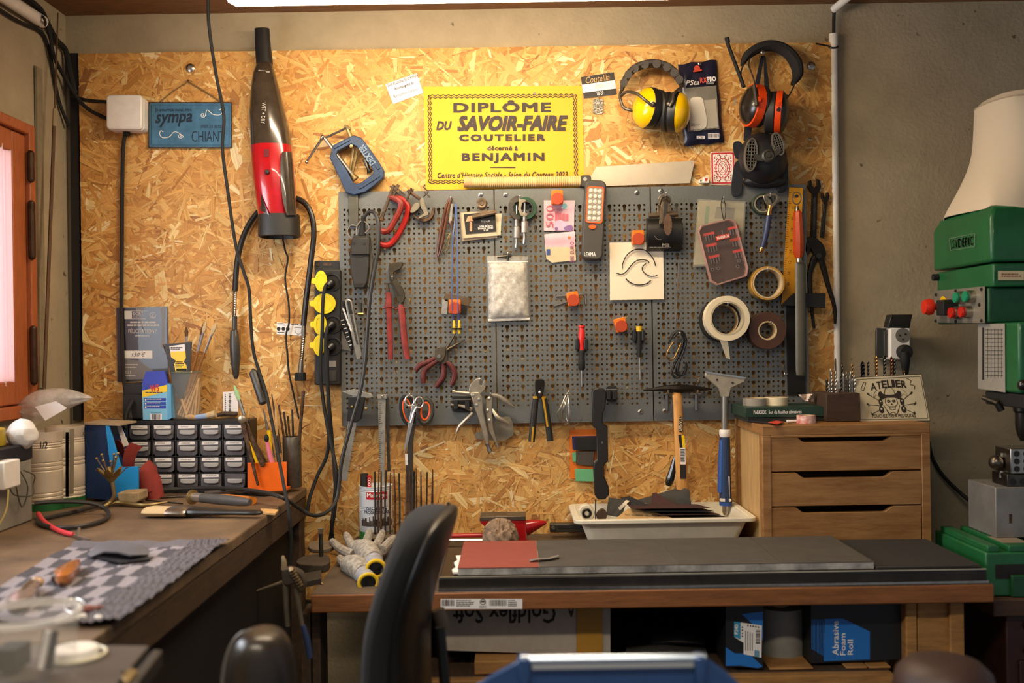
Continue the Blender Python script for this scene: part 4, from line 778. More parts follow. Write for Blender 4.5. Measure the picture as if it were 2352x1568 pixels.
# zip bag
zb = T('zip_bag', 'clear zip bag packed with white crumpled paper on the middle panel', 'bag', (1168, 738, .04)); ck = crinkle(11, .004)
P(zb, 'contents', sheet(MB(), [(1122, 600), (1210, 600), (1215, 730), (1123, 733)], 26, 36, lambda u, v: .03+.02*(max(0, 1-(2*u-1)**4)*max(0, 1-(2*v-1)**6))**.6+ck(u, v)), M('crumpled_white', '#d9d2c4', .5, var=.45, vs=75, bump=1, bs=70, col2='#6f6556'))
P(zb, 'film', sheet(MB(), [(1119, 588), (1212, 588), (1217, 734), (1121, 738)], 16, 24, lambda u, v: .034+.021*(max(0, 1-(2*u-1)**4)*max(0, 1-(2*v-1)**6))**.6+.5*ck(v, u)), clear); P(zb, 'zip_seal', MB().tp([(1120, 602, .036), (1212, 601, .036)], 1.6, 6), M('zip_white', '#e8e0d2', .4)); P(zb, 'bottom_seal', MB().tp([(1121, 735, .034), (1217, 732, .034)], 3, 6, flat=.4), M('zip_white', '', .4))
P(zb, 'hanger_clip', MB().lathe([(10*px(.04), 0), (10*px(.04), .004), (0, .006)], W(1165, 585, .036), (0, -1, 0), 14).tp([(1142, 590, .05), (1166, 588, .05)], 3, 8).tp([(1166, 580, .05), (1166, 597, .05)], 3, 8), dsteel)
hx(1166, 583, 'wire peg through the clear zip bag', .03)
# banknotes
pink = M('pink_note', '#e3b3bd', .7, var=.15, vs=30); lil = M('plum_ink', '#9a4a72', .7); pal_ = M('violet_ink', '#7d5f8e', .7)
b1 = T('banknote', 'upper pink banknote reading 500 under an orange magnet', 'banknote', (1284, 530, .028), 'torn banknote halves')
P(b1, 'paper', sheet(MB(), [(1249, 460), (1320, 460), (1318, 531), (1249, 530)], 10, 10, lambda u, v: .0275+.0015*sin(6*v+u)), pink, thick=.0004)
mb = MB(); mb.tx('500', 1238, 488, 1288, 505, .0300, 90, -.005); P(b1, 'number', mb, M('rose_ink', '#b85a68', .7), smooth=0)
mb = MB(); [mb.quad(1275+8*i, 486+2*i, 1281+8*i, 508-1*i, .0298) for i in range(4)]; smalllines(mb, 1272, 478, 1300, 486, 3, .0298, seed=5); P(b1, 'engraving', mb, M('rose_ink', '', .7), smooth=0)
mb = MB(); mb.card(cc([(1272, 520), (1276, 508), (1288, 505), (1302, 512), (1310, 522), (1304, 528), (1280, 529)]), .0300); P(b1, 'portrait_patch', mb, M('pale_violet', '#c3a6c0', .7), smooth=0); mb = MB(); mb.card(cc([(1296, 522), (1312, 516), (1316, 528), (1300, 530)]), .0302).card(circ(1278, 525, 4, 8), .0302); P(b1, 'violet_patch', mb, pal_, smooth=0); mb = MB(); mb.quad(1290, 465, 1304, 480, .0298); P(b1, 'silver_patch', mb, M('silver_foil', '#c8c4c0', .3, .6), smooth=0); P(b1, 'hologram', MB().card(circ(1297, 473, 6, 12), .0301), M('teal_foil', '#7aa6ab', .3, .5), smooth=0)
b2 = T('banknote', 'lower torn pink and beige banknote half with blue flag and star', 'banknote', (1287, 600, .028), 'torn banknote halves')
P(b2, 'paper', sheet(MB(), [(1250, 538), (1320, 531), (1321, 568), (1252, 568)], 10, 6, lambda u, v: .0275+.002*sin(5*v)), pink, thick=.0004); P(b2, 'beige_part', MB().card([(1252, 568), (1321, 567), (1323, 598), (1267, 603), (1255, 594)], .0285), M('beige_note', '#cdb994', .7, var=.15, vs=30), thick=.0004, smooth=0)
P(b2, 'flag', MB().quad(1255, 572, 1264, 586, .0292), M('flag_blue', '#38487e', .6), smooth=0); mb = MB(); mb.card([(1307+5*(1 if k % 2 == 0 else .42)*cos(pi/2+k*pi/5), 545-5*(1 if k % 2 == 0 else .42)*sin(pi/2+k*pi/5)) for k in range(10)], .0310); P(b2, 'star', mb, M('orange_ink', '#e0772e', .6), smooth=0)
mb = MB(); mb.tx('500 EURO', 1290, 574, 1338, 583, .0302, 90, .005); P(b2, 'number', mb, lil, smooth=0)
# LED lamp
ll = T('work_light', 'grey hand-held LED work light hanging upright on the middle panel', 'work light', (1362, 596, .04))
tl = lambda p: rot(p, 1364, 505, -3)
P(ll, 'body', MB().prism(tl(rrect(1340, 413, 1389, 596, 14)), p0, .056), M('lamp_grey', '#45403a', .55, var=.15), .004); mb = MB(); mb.ring(tl(rrect(1345, 428, 1384, 512, 6)), tl(rrect(1347.5, 430.5, 1381.5, 509.5, 5)), .054, .0585); P(ll, 'orange_trim', mb, orange)
P(ll, 'lens', MB().prism(tl(rrect(1347, 430, 1382, 510, 5)), .054, .0572), M('led_reflector', '#a89e8c', .3, .4, var=.3, vs=120)); mb = MB()
for i in range(3):
    for j in range(6): x, y = tl([(1354+10.5*i, 438+12.8*j)])[0]; mb.lathe([(5*px(.06), 0), (4.5*px(.06), .002), (0, .004)], W(x, y, .0572), (0, -1, 0), 10)
P(ll, 'led_bulbs', mb, M('led_dome', '#e8dfcc', .1, alpha=.75)); x, y = tl([(1362, 521)])[0]; P(ll, 'switch', MB().prism(circ(x, y, 8.5, 20, 5.5), .055, .0595), orange, .001)
mb = MB(); mb.tx('LEXMA', 1342, 579, 1368, 588, .0566, -1, .02); P(ll, 'lettering', mb, white, smooth=0)
# wave drawing
wp = T('paper_sheet', 'square cream paper with a hand-drawn wave and circle', 'drawing', (1462, 688, .028)); P(wp, 'paper', sheet(MB(), [(1400, 557), (1523, 556), (1525, 687), (1401, 689)], 8, 8, lambda u, v: .0275+.003*v*v), M('cream_paper', '#e6d6bb', .75), thick=.0004)
def z3(l): return [(1220+a/4.9, 400+b/4.9) for a, b in l]
mb = MB(); dwv = .0325
for l_, w_ in (([(1025, 1062), (1030, 1010), (1070, 920), (1140, 860), (1210, 842), (1290, 860), (1360, 930), (1390, 990), (1398, 1032)], 2.4), ([(957, 1110), (1020, 1126), (1075, 1090), (1130, 1020), (1190, 972), (1260, 962), (1310, 975), (1330, 998)], 2.4), ([(1293, 1003), (1258, 1035), (1250, 1070), (1275, 1110), (1330, 1145), (1385, 1148), (1420, 1138)], 2.3), ([(1066, 1175), (1110, 1215), (1170, 1240), (1230, 1245), (1300, 1230), (1347, 1194)], 2.6)): ribbon(mb, cr(z3(l_), 6), w_, dwv)
P(wp, 'wave_drawing', mb, ink, smooth=0)
# black pouch with clip and keys
bp_ = T('black_pouch', 'black half-round leather pouch hanging from the rightmost panel', 'pouch', (1523, 577, .05)); n_ = 12
P(bp_, 'pouch', MB().loft([[W(x, 539-38*cos(pi*i/n_), .03)+Vector((0, -.034*sin(pi*i/n_), 0)) for i in range(n_+1)] for x in (1484, 1563)]), M('black_leather', '#191512', .4, var=.2, vs=20, bump=.15), .001); mb = MB(); ribbon(mb, cr([(1503, 541), (1510, 549), (1519, 549)], 4), 1, .066); mb.tx('MB', 1521, 559, 1537, 567, .064, 0, .02); smalllines(mb, 1492, 567, 1556, 570, 1, .058, seed=3); P(bp_, 'faint_print', mb, M('grey_foil', '#7d746a', .5), smooth=0)
bk = T('bulldog_clip', 'wide brass bulldog clip gripping the black leather pouch', 'clip', (1523, 505, .05)); ab = M('aged_brass', '', .4)
P(bk, 'jaw', MB().tp([(1490, 495, .052), (1557, 491, .052)], 6, 10), ab, .0005); P(bk, 'spring_plate', MB().prism([(1508, 492), (1512, 462), (1522, 454), (1534, 456), (1540, 466), (1544, 490)], .046, .052), ab, .001); P(bk, 'handle', MB().tp([(1514, 470, .058), (1520, 454, .062), (1532, 452, .062), (1540, 466, .058)], 3, 8, 5), ab)
kr = T('key_ring', 'steel ring with a spur wheel and small keys over the black pouch', 'key ring', (1530, 545, .08)); P(kr, 'ring', MB().tp([(1527+15*cos(a), 461+15*sin(a), .07) for a in [2*pi*i/20 for i in range(20)]], 1.2, 6, 0, True), steel)
P(kr, 'key', MB().prism([(1520, 464), (1528, 462), (1526, 490), (1521, 512), (1514, 515), (1516, 485)], .072, .075), ab, .0006); P(kr, 'fob', MB().prism([(1524, 462), (1534, 466), (1532, 500), (1522, 516)], .076, .080), dsteel, .0006); mb = MB(); mb.prism([(1534+(9+(1 if k % 2 else 0))*cos(2*pi*k/36), 516-(24+(1.5 if k % 2 else 0))*sin(2*pi*k/36)) for k in range(36)], .083, .086); P(kr, 'spur_wheel', mb, M('copper_worn', '#8a6a55', .4, .8, var=.3)); hx(1530, 445, 'wire peg carrying the key ring and black pouch', .06)
# screwdrivers with clip holders
for x, y0_, t, hm, segs, cy in ((1336, 747, 'red and black screwdriver in a clip on the middle panel', M('red_handle', '#d8261c', .35), [(747, 8), (751, 8), (752, 6.5), (758, 6), (762, 7.5), (784, 7.5), (790, 6), (806, 6)], 790), (1468, 749, 'black screwdriver with yellow cap in a clip on the middle panel', M('yellow_cap', '#e2b21c', .4), [(749, 7.5), (752, 7.5), (756, 6.6), (761, 7)], 770)):
    rt = T('screwdriver', t, 'screwdriver', (x, 880, .045)); P(rt, 'handle' if x < 1400 else 'cap', MB().tp([(x, y, .05) for y, r in segs], [r for y, r in segs], 12), hm)
    if x < 1400: P(rt, 'grip', MB().tp([(x, 804, .05), (x, 806, .05), (x, 824, .05), (x, 830, .05), (x, 846, .05), (x, 850, .05)], [6, 7.4, 7, 7.8, 7.8, 5], 12), blackm); P(rt, 'shaft', MB().tp([(x, 848, .05), (x+.5, 880, .05), (x+.5, 888, .05)], [2.2, 2.2, 1.5], 8), steel)
    else: P(rt, 'grip', MB().tp([(x, 760, .05), (x, 790, .05), (x, 820, .05)], [7, 6, 4.6], 12), blackm); P(rt, 'shaft', MB().tp([(x+1, 818, .05), (x+2, 846, .05)], 1.8, 8).tp([(x+2, 847, .05), (x+2.5, 872, .05)], 3, 8).tp([(x+2.5, 870, .05), (x+2.5, 880, .05)], 1.4, 6), steel)
    ct = T('tool_clip', 'black spring clip gripping the '+('red' if x < 1400 else 'yellow-capped')+' screwdriver', 'clip', (x, cy+18, .03), 'black spring clips'); mb = MB().prism(rrect(x-11, cy-15, x+11, cy+18, 3), p0, .034)
    P(ct, 'base', mb, black, .001)
    for sx in (-1, 1): P(ct, 'jaw', MB().prism(rrect(x+sx*10-4, cy-12, x+sx*10+4, cy+13, 3), .034, .058), black, .0015)
for x, y, t in ((1405, 902, 'empty black spring clip beside the black paddle sander'), (1060, 925, 'black clip holder behind the locking pliers')):
    ct = T('tool_clip', t, 'clip', (x, y+18, .03), 'black spring clips'); w_ = 12 if x > 1300 else 22; P(ct, 'base', MB().prism(rrect(x-w_, y-16, x+w_, y+20, 5), p0, .034), black, .001); P(ct, 'rail', MB().tp([(x-w_, y-7, .05), (x+w_, y-8, .05)], 1.5, 6), steel)
    for sx in (-1, 1): P(ct, 'jaw', MB().prism(rrect(x+sx*w_*.6-5, y-5, x+sx*w_*.6+5, y+15, 2), .034, .058), blackm, .001)
S('hook_wire', 'long straight steel wire with a hooked top on the rightmost panel', 'wire', MB().tp([(1563, 618, .03), (1562, 606, .034), (1558, 605, .034), (1557, 640, .034), (1551, 756, .034)], 1.2, 6, 3), steel)
cb_ = T('spring_hooks', 'bunch of black S-hooks with one brass carabiner on the rightmost panel', 'hooks', (1553, 865, .04))
for i, pl in enumerate(([(1537, 785, .04), (1545, 766, .04), (1560, 760, .04), (1573, 768, .04), (1572, 790, .04), (1562, 825, .04), (1553, 850, .04), (1558, 862, .04), (1572, 858, .04), (1577, 840, .04), (1575, 832, .04)], [(1540, 780, .048), (1550, 764, .048), (1568, 770, .048), (1566, 800, .048), (1550, 835, .048), (1543, 856, .048), (1552, 867, .048), (1562, 864, .048)], [(1548, 775, .055), (1560, 763, .055), (1576, 778, .055), (1570, 806, .055), (1557, 842, .055), (1562, 860, .055), (1570, 850, .055)])): P(cb_, 's_hook', MB().tp(pl, 2.6, 8, 5), black)
P(cb_, 'brass_carabiner', MB().tp([(1547, 784, .06), (1537, 800, .06), (1531, 815, .06), (1537, 826, .06), (1548, 822, .06), (1556, 806, .06), (1564, 788, .06)], 1.8, 8, 5), M('polished_brass', '#c69a5c', .25, 1)); hx(1562, 766, 'wire peg carrying the black S-hooks', .055)
# packet and bit case
pk_ = T('card_packet', 'beige and green card packet hanging behind the screwdriver bit case', 'packet', (1650, 608, .03)); P(pk_, 'card', MB().prism([(1606, 460), (1710, 466), (1704, 605), (1595, 608)], .027, .036), M('packet_beige', '#a89c7c', .6, var=.25, vs=20), .001); P(pk_, 'green_stripe', MB().card([(1622, 473), (1630, 473), (1626, 520), (1617, 520)], .0364), M('packet_green', '#4d7d52', .6), smooth=0); mb = MB(); mb.card([(1645, 474), (1688, 478), (1686, 502), (1641, 502)], .0364); P(pk_, 'grey_print', mb, M('packet_grey', '#6e665a', .6), smooth=0); P(pk_, 'plastic_sleeve', MB().prism([(1603, 457), (1713, 463), (1707, 609), (1591, 612)], .0368, .0376), M('clear_film2', '#c9c4b0', .1, alpha=.2))
bit = T('bit_case', 'clear case of red-held screwdriver bits, tilted, on the rightmost panel', 'bit case', (1665, 655, .05)); P(bit, 'cord', MB().tp([(1661, 452, .05), (1656, 470, .05), (1661, 500, .055), (1664, 505, .055), (1667, 480, .05), (1663, 456, .05)], 1, 6, 4), blackm); hx(1663, 455, 'wire peg carrying the clear bit case', .04)
co = [(1610, 517), (1676, 501), (1690, 508), (1720, 616), (1716, 634), (1648, 655), (1633, 646), (1603, 530)]; P(bit, 'back_tray', MB().prism(co, .040, .046), M('smoky_black', '#231d19', .4)); P(bit, 'shell', MB().prism(co, .046, .064), M('pinkish_clear', '#e4c2b6', .08, alpha=.07), .003); mb = MB(); mb.ring(co, [(1662+(x-1662)*.93, 578+(y-578)*.95) for x, y in co], .046, .066); P(bit, 'rim', mb, M('pinkish_rim', '#d9a89a', .15, alpha=.4), .001)
ux, uy = cos(math.radians(13)), -sin(math.radians(13)); ox, oy = 1614, 530
def bl_(a, b): return (ox+a*ux-b*uy, oy+a*uy+b*ux)
for ra, rb in ((0, 7), (0, 33), (0, 60), (58, 6), (58, 33), (58, 60)):
    P(bit, 'bit_holder', MB().prism([bl_(ra, rb), bl_(ra+25, rb), bl_(ra+25, rb+6), bl_(ra, rb+6)], .046, .056), M('bit_red', '#b8352a', .4))
    for k in range(4): a_, b_ = bl_(ra+3+k*6.3, rb+4), bl_(ra+3+k*6.3, rb+18+((k*7+rb) % 3)); P(bit, 'bit', MB().tp([(*a_, .051), (*b_, .051)], [2, 1.6], 6), steel)
mb = MB(); mb.card([bl_(25, 19), bl_(58, 19), bl_(58, 29), bl_(25, 29)], .0668); P(bit, 'brand_label', mb, M('label_red', '#c8402c', .5), smooth=0); cxl, cyl_ = bl_(41.5, 24); mb = MB(); mb.tx('POWERFIX', cxl-14, cyl_-3, cxl+14, cyl_+3, .0672, 193, .02); P(bit, 'brand_lettering', mb, white, smooth=0)
for a_, b_ in ((2, 92), (16, 92), (66, 86), (78, 86), (60, 98)): mb = MB(); x, y = bl_(a_, b_); mb.ring(circ(x, y, 4, 12), circ(x, y, 2.4, 12), .047, .055); P(bit, 'socket', mb, steel)
P(bit, 'adapter', MB().tp([(*bl_(43, 8), .052), (*bl_(43, 20), .052)], 1.6, 6), steel)
# bottle opener, rings
tape('strap_roll', 'dark green ring roll behind the bottle opener', 1752, 468, 24, 17, p0, .042, M('ring_green', '#2c3a2c', .5, var=.3), M('ring_beige', '#8c836c', .6))
bo = T('bottle_opener', 'bottle opener with brass neck and blue handle on the rightmost panel', 'bottle opener', (1747, 580, .05)); mb = MB(); mb.ring(cc([(1754, 450), (1764, 444), (1782, 444), (1790, 454), (1784, 466), (1776, 475), (1765, 474), (1757, 462)], 3), cc([(1762, 452), (1768, 449), (1780, 450), (1784, 456), (1779, 463), (1774, 467), (1767, 466), (1763, 459)], 3), .048, .052); P(bo, 'opener_head', mb, M('warm_steel', '#a39680', .35, .9, var=.2), .0008)
P(bo, 'neck', MB().tp([(1770, 472, .05), (1768, 480, .05), (1766, 494, .05)], [6, 4.5, 5.5], 10), M('polished_brass', '', .25)); P(bo, 'handle', MB().tp([(1766, 493, .05), (1765, 500, .05), (1760, 535, .05), (1754, 560, .05), (1750, 572, .05)], [4.5, 7, 7.5, 6, 4.5], 12), M('navy_handle', '#2c3a5c', .45, var=.2)); P(bo, 'end_cap', MB().tp([(1751, 569, .05), (1747, 578, .05), (1745, 580, .05)], [5, 5, 3], 10), M('polished_brass', '', .25)); hx(1770, 446, 'wire peg holding the bottle opener', .04)
# tape rolls
S('dark_strip', 'dark steel strip on the right edge of the rightmost panel behind the sharpening steel', 'strip', MB().prism([(1806, 690), (1848, 690), (1850, 908), (1809, 908)], PB+.0005, PB+.003), M('dark_strip_steel', '#1c1a18', .5, .3))
tape('tape_roll', 'yellowish clear packing tape roll on the rightmost panel', 1764, 650, 39, 32, .028, .066, M('amber_tape', '#b98a34', .25, coat=.3), M('card_core', '#c8ae84', .7))
tape('tape_roll', 'dark tape roll hidden behind the white masking tape', 1659, 735, 50, 34, .027, .050, blackm, M('card_core', '', .7))
mk = tape('tape_roll', 'white masking tape roll with a loose tail on the rightmost panel', 1671, 731, 52, 36, .052, .084, M('masking_cream', '#d9c9a8', .75, bump=.15), M('card_core_grey', '#b3a488', .7)); P(mk, 'loose_tail', sheet(MB(), [(1652, 777), (1672, 784), (1677, 825), (1668, 822)], 4, 8, lambda u, v: .080-.02*v), M('masking_cream', '', .75), thick=.0005)
tape('tape_roll', 'wide brown tape roll low on the rightmost panel', 1763, 759, 43, 19, .028, .066, M('brown_tape', '#4d2f1e', .4, var=.25), M('card_core', '', .7))
for x, y, t in ((1764, 618, 'wire peg inside the clear packing tape'), (1672, 697, 'wire peg inside the masking tape'), (1771, 741, 'wire peg inside the brown tape')): hx(x, y, t, .05 if y != 697 else .07)
# square, steel, wrenches
sq = T('try_square', 'yellow try square with dark stock beside the orange-handled steel', 'square', (1850, 706, .03)); P(sq, 'blade', MB().prism([(1813, 430), (1845, 432), (1838, 560), (1832, 668), (1795, 699)], .030, .033), M('yellow_enamel', '#c98a10', .45, var=.25, vs=30)); P(sq, 'stock', MB().prism([(1825, 672), (1897, 673), (1896, 707), (1795, 701)], .0335, .045), M('dark_stock', '#16120f', .5), .001); mb = MB()
for i in range(46): y = 442+i*5; mb.quad(1812-(y-440)*.065, y, 1812-(y-440)*.065+(7 if i % 5 == 0 else 4), y+.9, .0333); 
for i in range(9): y = 452+i*25; mb.tx(str(24-i*2), 1821-(y-440)*.065, y-3, 1828-(y-440)*.065, y+3, .0333, 90)
P(sq, 'scale_marks', mb, ink, smooth=0); P(sq, 'hang_hole', MB().disc(1830, 450, 4, .0331, .0336, 12), ink)
ss = T('sharpening_steel', 'flat grey steel with orange wooden handle hanging at the panel edge', 'sharpening steel', (1840, 862, .05)); P(ss, 'handle', MB().tp([(1831, 484, .06), (1832, 488, .06), (1833, 510, .06), (1834, 550, .06), (1834, 580, .06), (1835, 592, .06)], [7, 10, 11.5, 13, 13, 9], 8), M('orange_lacquer', '#b8410f', .35, var=.3, vs=30, coat=.2)); P(ss, 'ferrule', MB().tp([(1835, 590, .06), (1835, 596, .06), (1836, 601, .06), (1836, 604, .06)], [6, 6.5, 7, 9], 14), steel); P(ss, 'blade', MB().tp([(1838, 603, .06), (1840, 850, .06), (1839, 862, .06)], [12, 12.5, 10], 12, flat=.4), M('grey_steel', '#6a6558', .5, .6, var=.15)); P(ss, 'top_ferrule', MB().tp([(1831, 472, .06), (1831, 485, .06)], [3, 7], 10), steel); P(ss, 'ring', MB().tp([(1830+10*cos(a), 455+14*sin(a), .06) for a in [2*pi*i/20 for i in range(20)]], 1.4, 6, 0, True), steel)
def spanner(label, x0, y0, x1, y1, hw, w, d):
    rt = T('open_end_wrench', label, 'wrench', (x1, y1, d), 'wrenches beside the white conduit'); a = math.degrees(math.atan2(x1-x0, y1-y0)); ol = [(-w*.5, 8), (-hw*.75, 2), (-hw, -hw*.5), (-hw*.8, -hw*1.5), (-hw*.35, -hw*1.6), (-hw*.4, -hw*.7), (0, -hw*.35), (hw*.4, -hw*.7), (hw*.45, -hw*1.7), (hw*.95, -hw*1.4), (hw, -hw*.4), (hw*.75, 3), (w*.5, 8)]; P(rt, 'jaw', MB().prism(rot([(x0+p, y0+q) for p, q in ol], x0, y0, a+8), d, d+.009), dsteel_b, .001); P(rt, 'shank', MB().prism(bar(x0, y0+2, x1, y1, w), d+.001, d+.008), dsteel_b, .0012); P(rt, 'groove', MB().prism(bar(x0+(x1-x0)*.15, y0+(y1-y0)*.15, x0+(x1-x0)*.85, y0+(y1-y0)*.85, w*.4), d+.008, d+.0085), dsteel); return rt
dsteel_b = M('blackened_steel', '#332c25', .4, .7, var=.3)
spanner('larger open-ended wrench beside the white conduit', 1872, 436, 1869, 545, 15, 13, .004); spanner('smaller open-ended wrench nearest the white conduit', 1896, 456, 1889, 545, 9, 9, .004)
wp_ = T('slip_joint_pliers', 'dark slip-joint pliers hanging open below the wrenches', 'pliers', (1890, 750, .02)); P(wp_, 'jaw', MB().prism(cc([(1852, 552), (1862, 543), (1880, 550), (1894, 566), (1897, 588), (1884, 600), (1872, 585), (1862, 570), (1858, 584), (1850, 578)]), .008, .024), dsteel_b, .001); P(wp_, 'handle', MB().tp([(1880, 580, .014), (1868, 600, .014), (1860, 630, .014), (1861, 668, .014), (1864, 705, .014), (1870, 754, .014)], [8, 8, 6, 5.5, 4.5, 3], 8, 4, flat=.7), dsteel_b); P(wp_, 'handle', MB().tp([(1884, 588, .018), (1893, 620, .018), (1902, 655, .018), (1913, 690, .018), (1918, 715, .018), (1918, 744, .018)], [8, 7, 6, 5, 4.5, 3], 8, 4, flat=.7), dsteel_b); P(wp_, 'pivot', MB().disc(1881, 587, 6, .024, .028, 14), dsteel)
S('wall_hook', 'small bent hook low on the panel edge beside the sharpening steel', 'hook', MB().tp([(1802, 838, .03), (1801, 850, .04), (1804, 860, .045), (1809, 858, .045)], 1.3, 6, 4), steel)
# knives and pliers on the left panel
uk = T('snap_off_knife', 'silver snap-off utility knife hanging tilted on the left panel', 'knife', (826, 824, .05)); ax_ = lambda p: p; P(uk, 'body', MB().prism([(791, 690), (797, 684), (808, 690), (814, 720), (832, 815), (827, 825), (818, 826)], .044, .054), M('silver_body', '#a8a296', .35, .8, var=.2), .002); P(uk, 'slider', MB().prism([(797, 692), (803, 691), (809, 720), (802, 722)], .054, .060), blackm, .001); P(uk, 'groove', MB().prism([(804, 724), (809, 723), (823, 790), (819, 792)], .0540, .0548), dsteel)
mb = MB(); 
for i in range(18): x, y = 788+19*i/17, 708+52*i/17; mb.prism(rot(rrect(x-2.5, y-1, x+2.5, y+1, .5), x, y, -15), .0542, .0552)
P(uk, 'ribs', mb, whitep); uk2 = T('snap_off_knife', 'black and white striped cutter behind the silver knife', 'knife', (800, 800, .03)); P(uk2, 'body', MB().prism([(782, 692), (790, 690), (810, 800), (806, 806), (780, 740)], .030, .040), blackm, .002); mb = MB(); [mb.prism([(782+i*3.4, 735+i*9.5), (790+i*3, 733+i*9.5), (790+i*3, 735.4+i*9.5), (782+i*3.4, 737.4+i*9.5)], .040, .0408) for i in range(7)]; P(uk2, 'white_stripes', mb, whitep)
S('scraper_blade', 'pale metal scraper plate at the left edge below the striped cutter', 'scraper', MB().prism([(783, 750), (800, 790), (808, 806), (774, 800)], p0, p0+.0016), M('pale_metal', '#9c958c', .4, .7, var=.2))
kb = T('brass_knob', 'small brass knobbed stud beside the silver knife', 'knob', (828, 722, .03)); P(kb, 'stem', MB().tp([(829, 696, .03), (829, 718, .03)], 2, 6), dsteel); P(kb, 'knob', MB().tp([(822, 721, .04), (835, 721, .04)], 3.2, 8), M('polished_brass', '', .25))
rg = M('red_rubber_grip', '#872820', .6, var=.4, vs=50)
pl_ = T('water_pump_pliers', 'long water pump pliers with two straight red grips on the left panel', 'pliers', (915, 827, .04)); P(pl_, 'jaw', MB().prism(cc([(893, 610), (903, 604), (925, 602), (920, 616), (904, 626), (912, 645), (926, 664), (928, 690), (916, 694), (903, 665), (894, 640)]), .036, .048), M('brown_steel', '#4a4234', .5, .6, var=.4), .001); P(pl_, 'slot', MB().prism(bar(899, 648, 915, 678, 5), .048, .0488), ink); P(pl_, 'pivot', MB().disc(900, 636, 5, .048, .052, 14), dsteel); P(pl_, 'tang', MB().tp([(890, 650, .04), (891, 675, .04)], [3, 5], 8).tp([(918, 680, .04), (922, 702, .04)], [7, 6], 8), M('brown_steel', '', .5))
for pts, gx_ in (([(892, 671), (893, 690), (892, 705), (893, 712), (895, 760), (897, 826)], 1), ([(921, 699), (921, 707), (922, 712), (925, 740), (930, 790), (936, 825)], 2)): P(pl_, 'grip', MB().tp([(x, y, .042) for x, y in pts], [6.5, 6.8, 9, 6.6, 6.8, 5.6] if gx_ == 1 else [6.5, 7.5, 8, 7.8, 7.5, 6.6], 10, 3, flat=.8), rg); x, y = pts[2 if gx_ == 1 else 1]; P(pl_, 'guard', MB().tp([(x-13, y+3, .042), (x, y, .042), (x+13, y+1, .042)], [1.5, 4, 1.5], 8), rg)
hx(901, 637, 'wire peg behind the red-gripped water pump pliers', .03)
mar = M('maroon_grip', '#5c221e', .5, var=.3)
for i, (jw, hs, t, d_) in enumerate([([(1000, 800), (1018, 796), (1024, 806), (1018, 826), (1006, 830), (998, 818)], [[(1000, 822), (985, 830), (966, 838), (954, 852)], [(1008, 826), (992, 836), (976, 850), (972, 866), (973, 880)]], 'side cutters with dark red curved grips on the left panel', .045), ([(1012, 798), (1024, 802), (1028, 822), (1020, 836), (1008, 826)], [[(1016, 832), (1019, 850), (1016, 868), (1001, 888)], [(1022, 828), (1036, 840), (1044, 856), (1042, 872), (1036, 884)]], 'long-nose pliers with dark red grips behind the side cutters', .034)]):
    rt = T('pliers', t, 'pliers', (1010, 888, d_)); P(rt, 'jaw', MB().prism(cc(jw, 3), d_-.006, d_+.006), M('warm_dark_steel', '#6c6252', .4, .8, var=.3), .001); P(rt, 'pivot', MB().disc(1008, 818, 4.5, d_+.006, d_+.010, 12), steel)
    for h in hs: P(rt, 'grip', MB().tp([(x, y, d_) for x, y in h], [4.5, 6, 6.5, 5.5] if len(h) == 4 else [4.5, 6, 6.6, 6.6, 5], 10, 5), mar)
    if i: [P(rt, 'nose', MB().tp([(1022, 806, d_), b_], [4.5, 1.2], 8), M('warm_dark_steel', '', .4)) for b_ in ((1047, 764, d_), (1068, 779, d_))]
hx(1008, 818, 'wire peg behind the dark red side cutters', .02)
# bottom row
cal = M('caliper_steel', '#a39f94', .4, .5, var=.25, vs=60)
c1 = T('caliper', 'vernier caliper with black slide hanging tilted at the left panel corner', 'caliper', (790, 1103, .06)); P(c1, 'beam', MB().prism(bar(820, 905, 788, 1103, 19), .056, .060), cal, .0005); P(c1, 'jaws', MB().prism([(786, 899), (812, 893), (852, 904), (858, 912), (845, 914), (820, 910), (800, 906)], .054, .062), cal, .0008); P(c1, 'slide', MB().prism([(799, 912), (838, 912), (834, 935), (829, 962), (818, 970), (796, 966), (800, 935)], .050, .068), blackm, .002); P(c1, 'thumb_screw', MB().tp([(838, 938, .062), (843, 939, .062)], 4, 10).tp([(806, 934, .07), (811, 934, .07)], 3, 8), brass); mb = MB(); [mb.card(bar(808-i*1.9+6, 990+i*11.5, 808-i*1.9+14-4*(i % 2), 991+i*11.5, 1), .0604) for i in range(9)]; P(c1, 'scale_marks', mb, ink, smooth=0)
c2 = T('caliper', 'plain steel caliper hanging straight down beside the scissors', 'caliper', (877, 1113, .05)); P(c2, 'beam', MB().prism([(868, 912), (886, 912), (884, 1050), (882, 1113), (876, 1113), (871, 1050)], .044, .048), cal, .0005); P(c2, 'top_jaw', MB().prism([(866, 906), (888, 906), (888, 916), (866, 916)], .040, .052), cal, .001); P(c2, 'depth_rod', MB().prism(bar(889, 914, 893, 1082, 7), .040, .043), dsteel); mb = MB(); [mb.quad(870, 925+i*4.6, 870+(8 if i % 5 == 0 else 5), 926+i*4.6, .0484) for i in range(36)]; P(c2, 'scale_marks', mb, ink, smooth=0)
hx(878, 911, 'wire peg above the plain steel caliper', .03)
def loop(cx, cy, rx, ry, ro, r, d, mt, root, nm, fl=None): P(root, nm, MB().tp([(*p, d) for p in circ(cx, cy, rx, 22, ry, ro)], r, 8, 0, True, fl), mt)
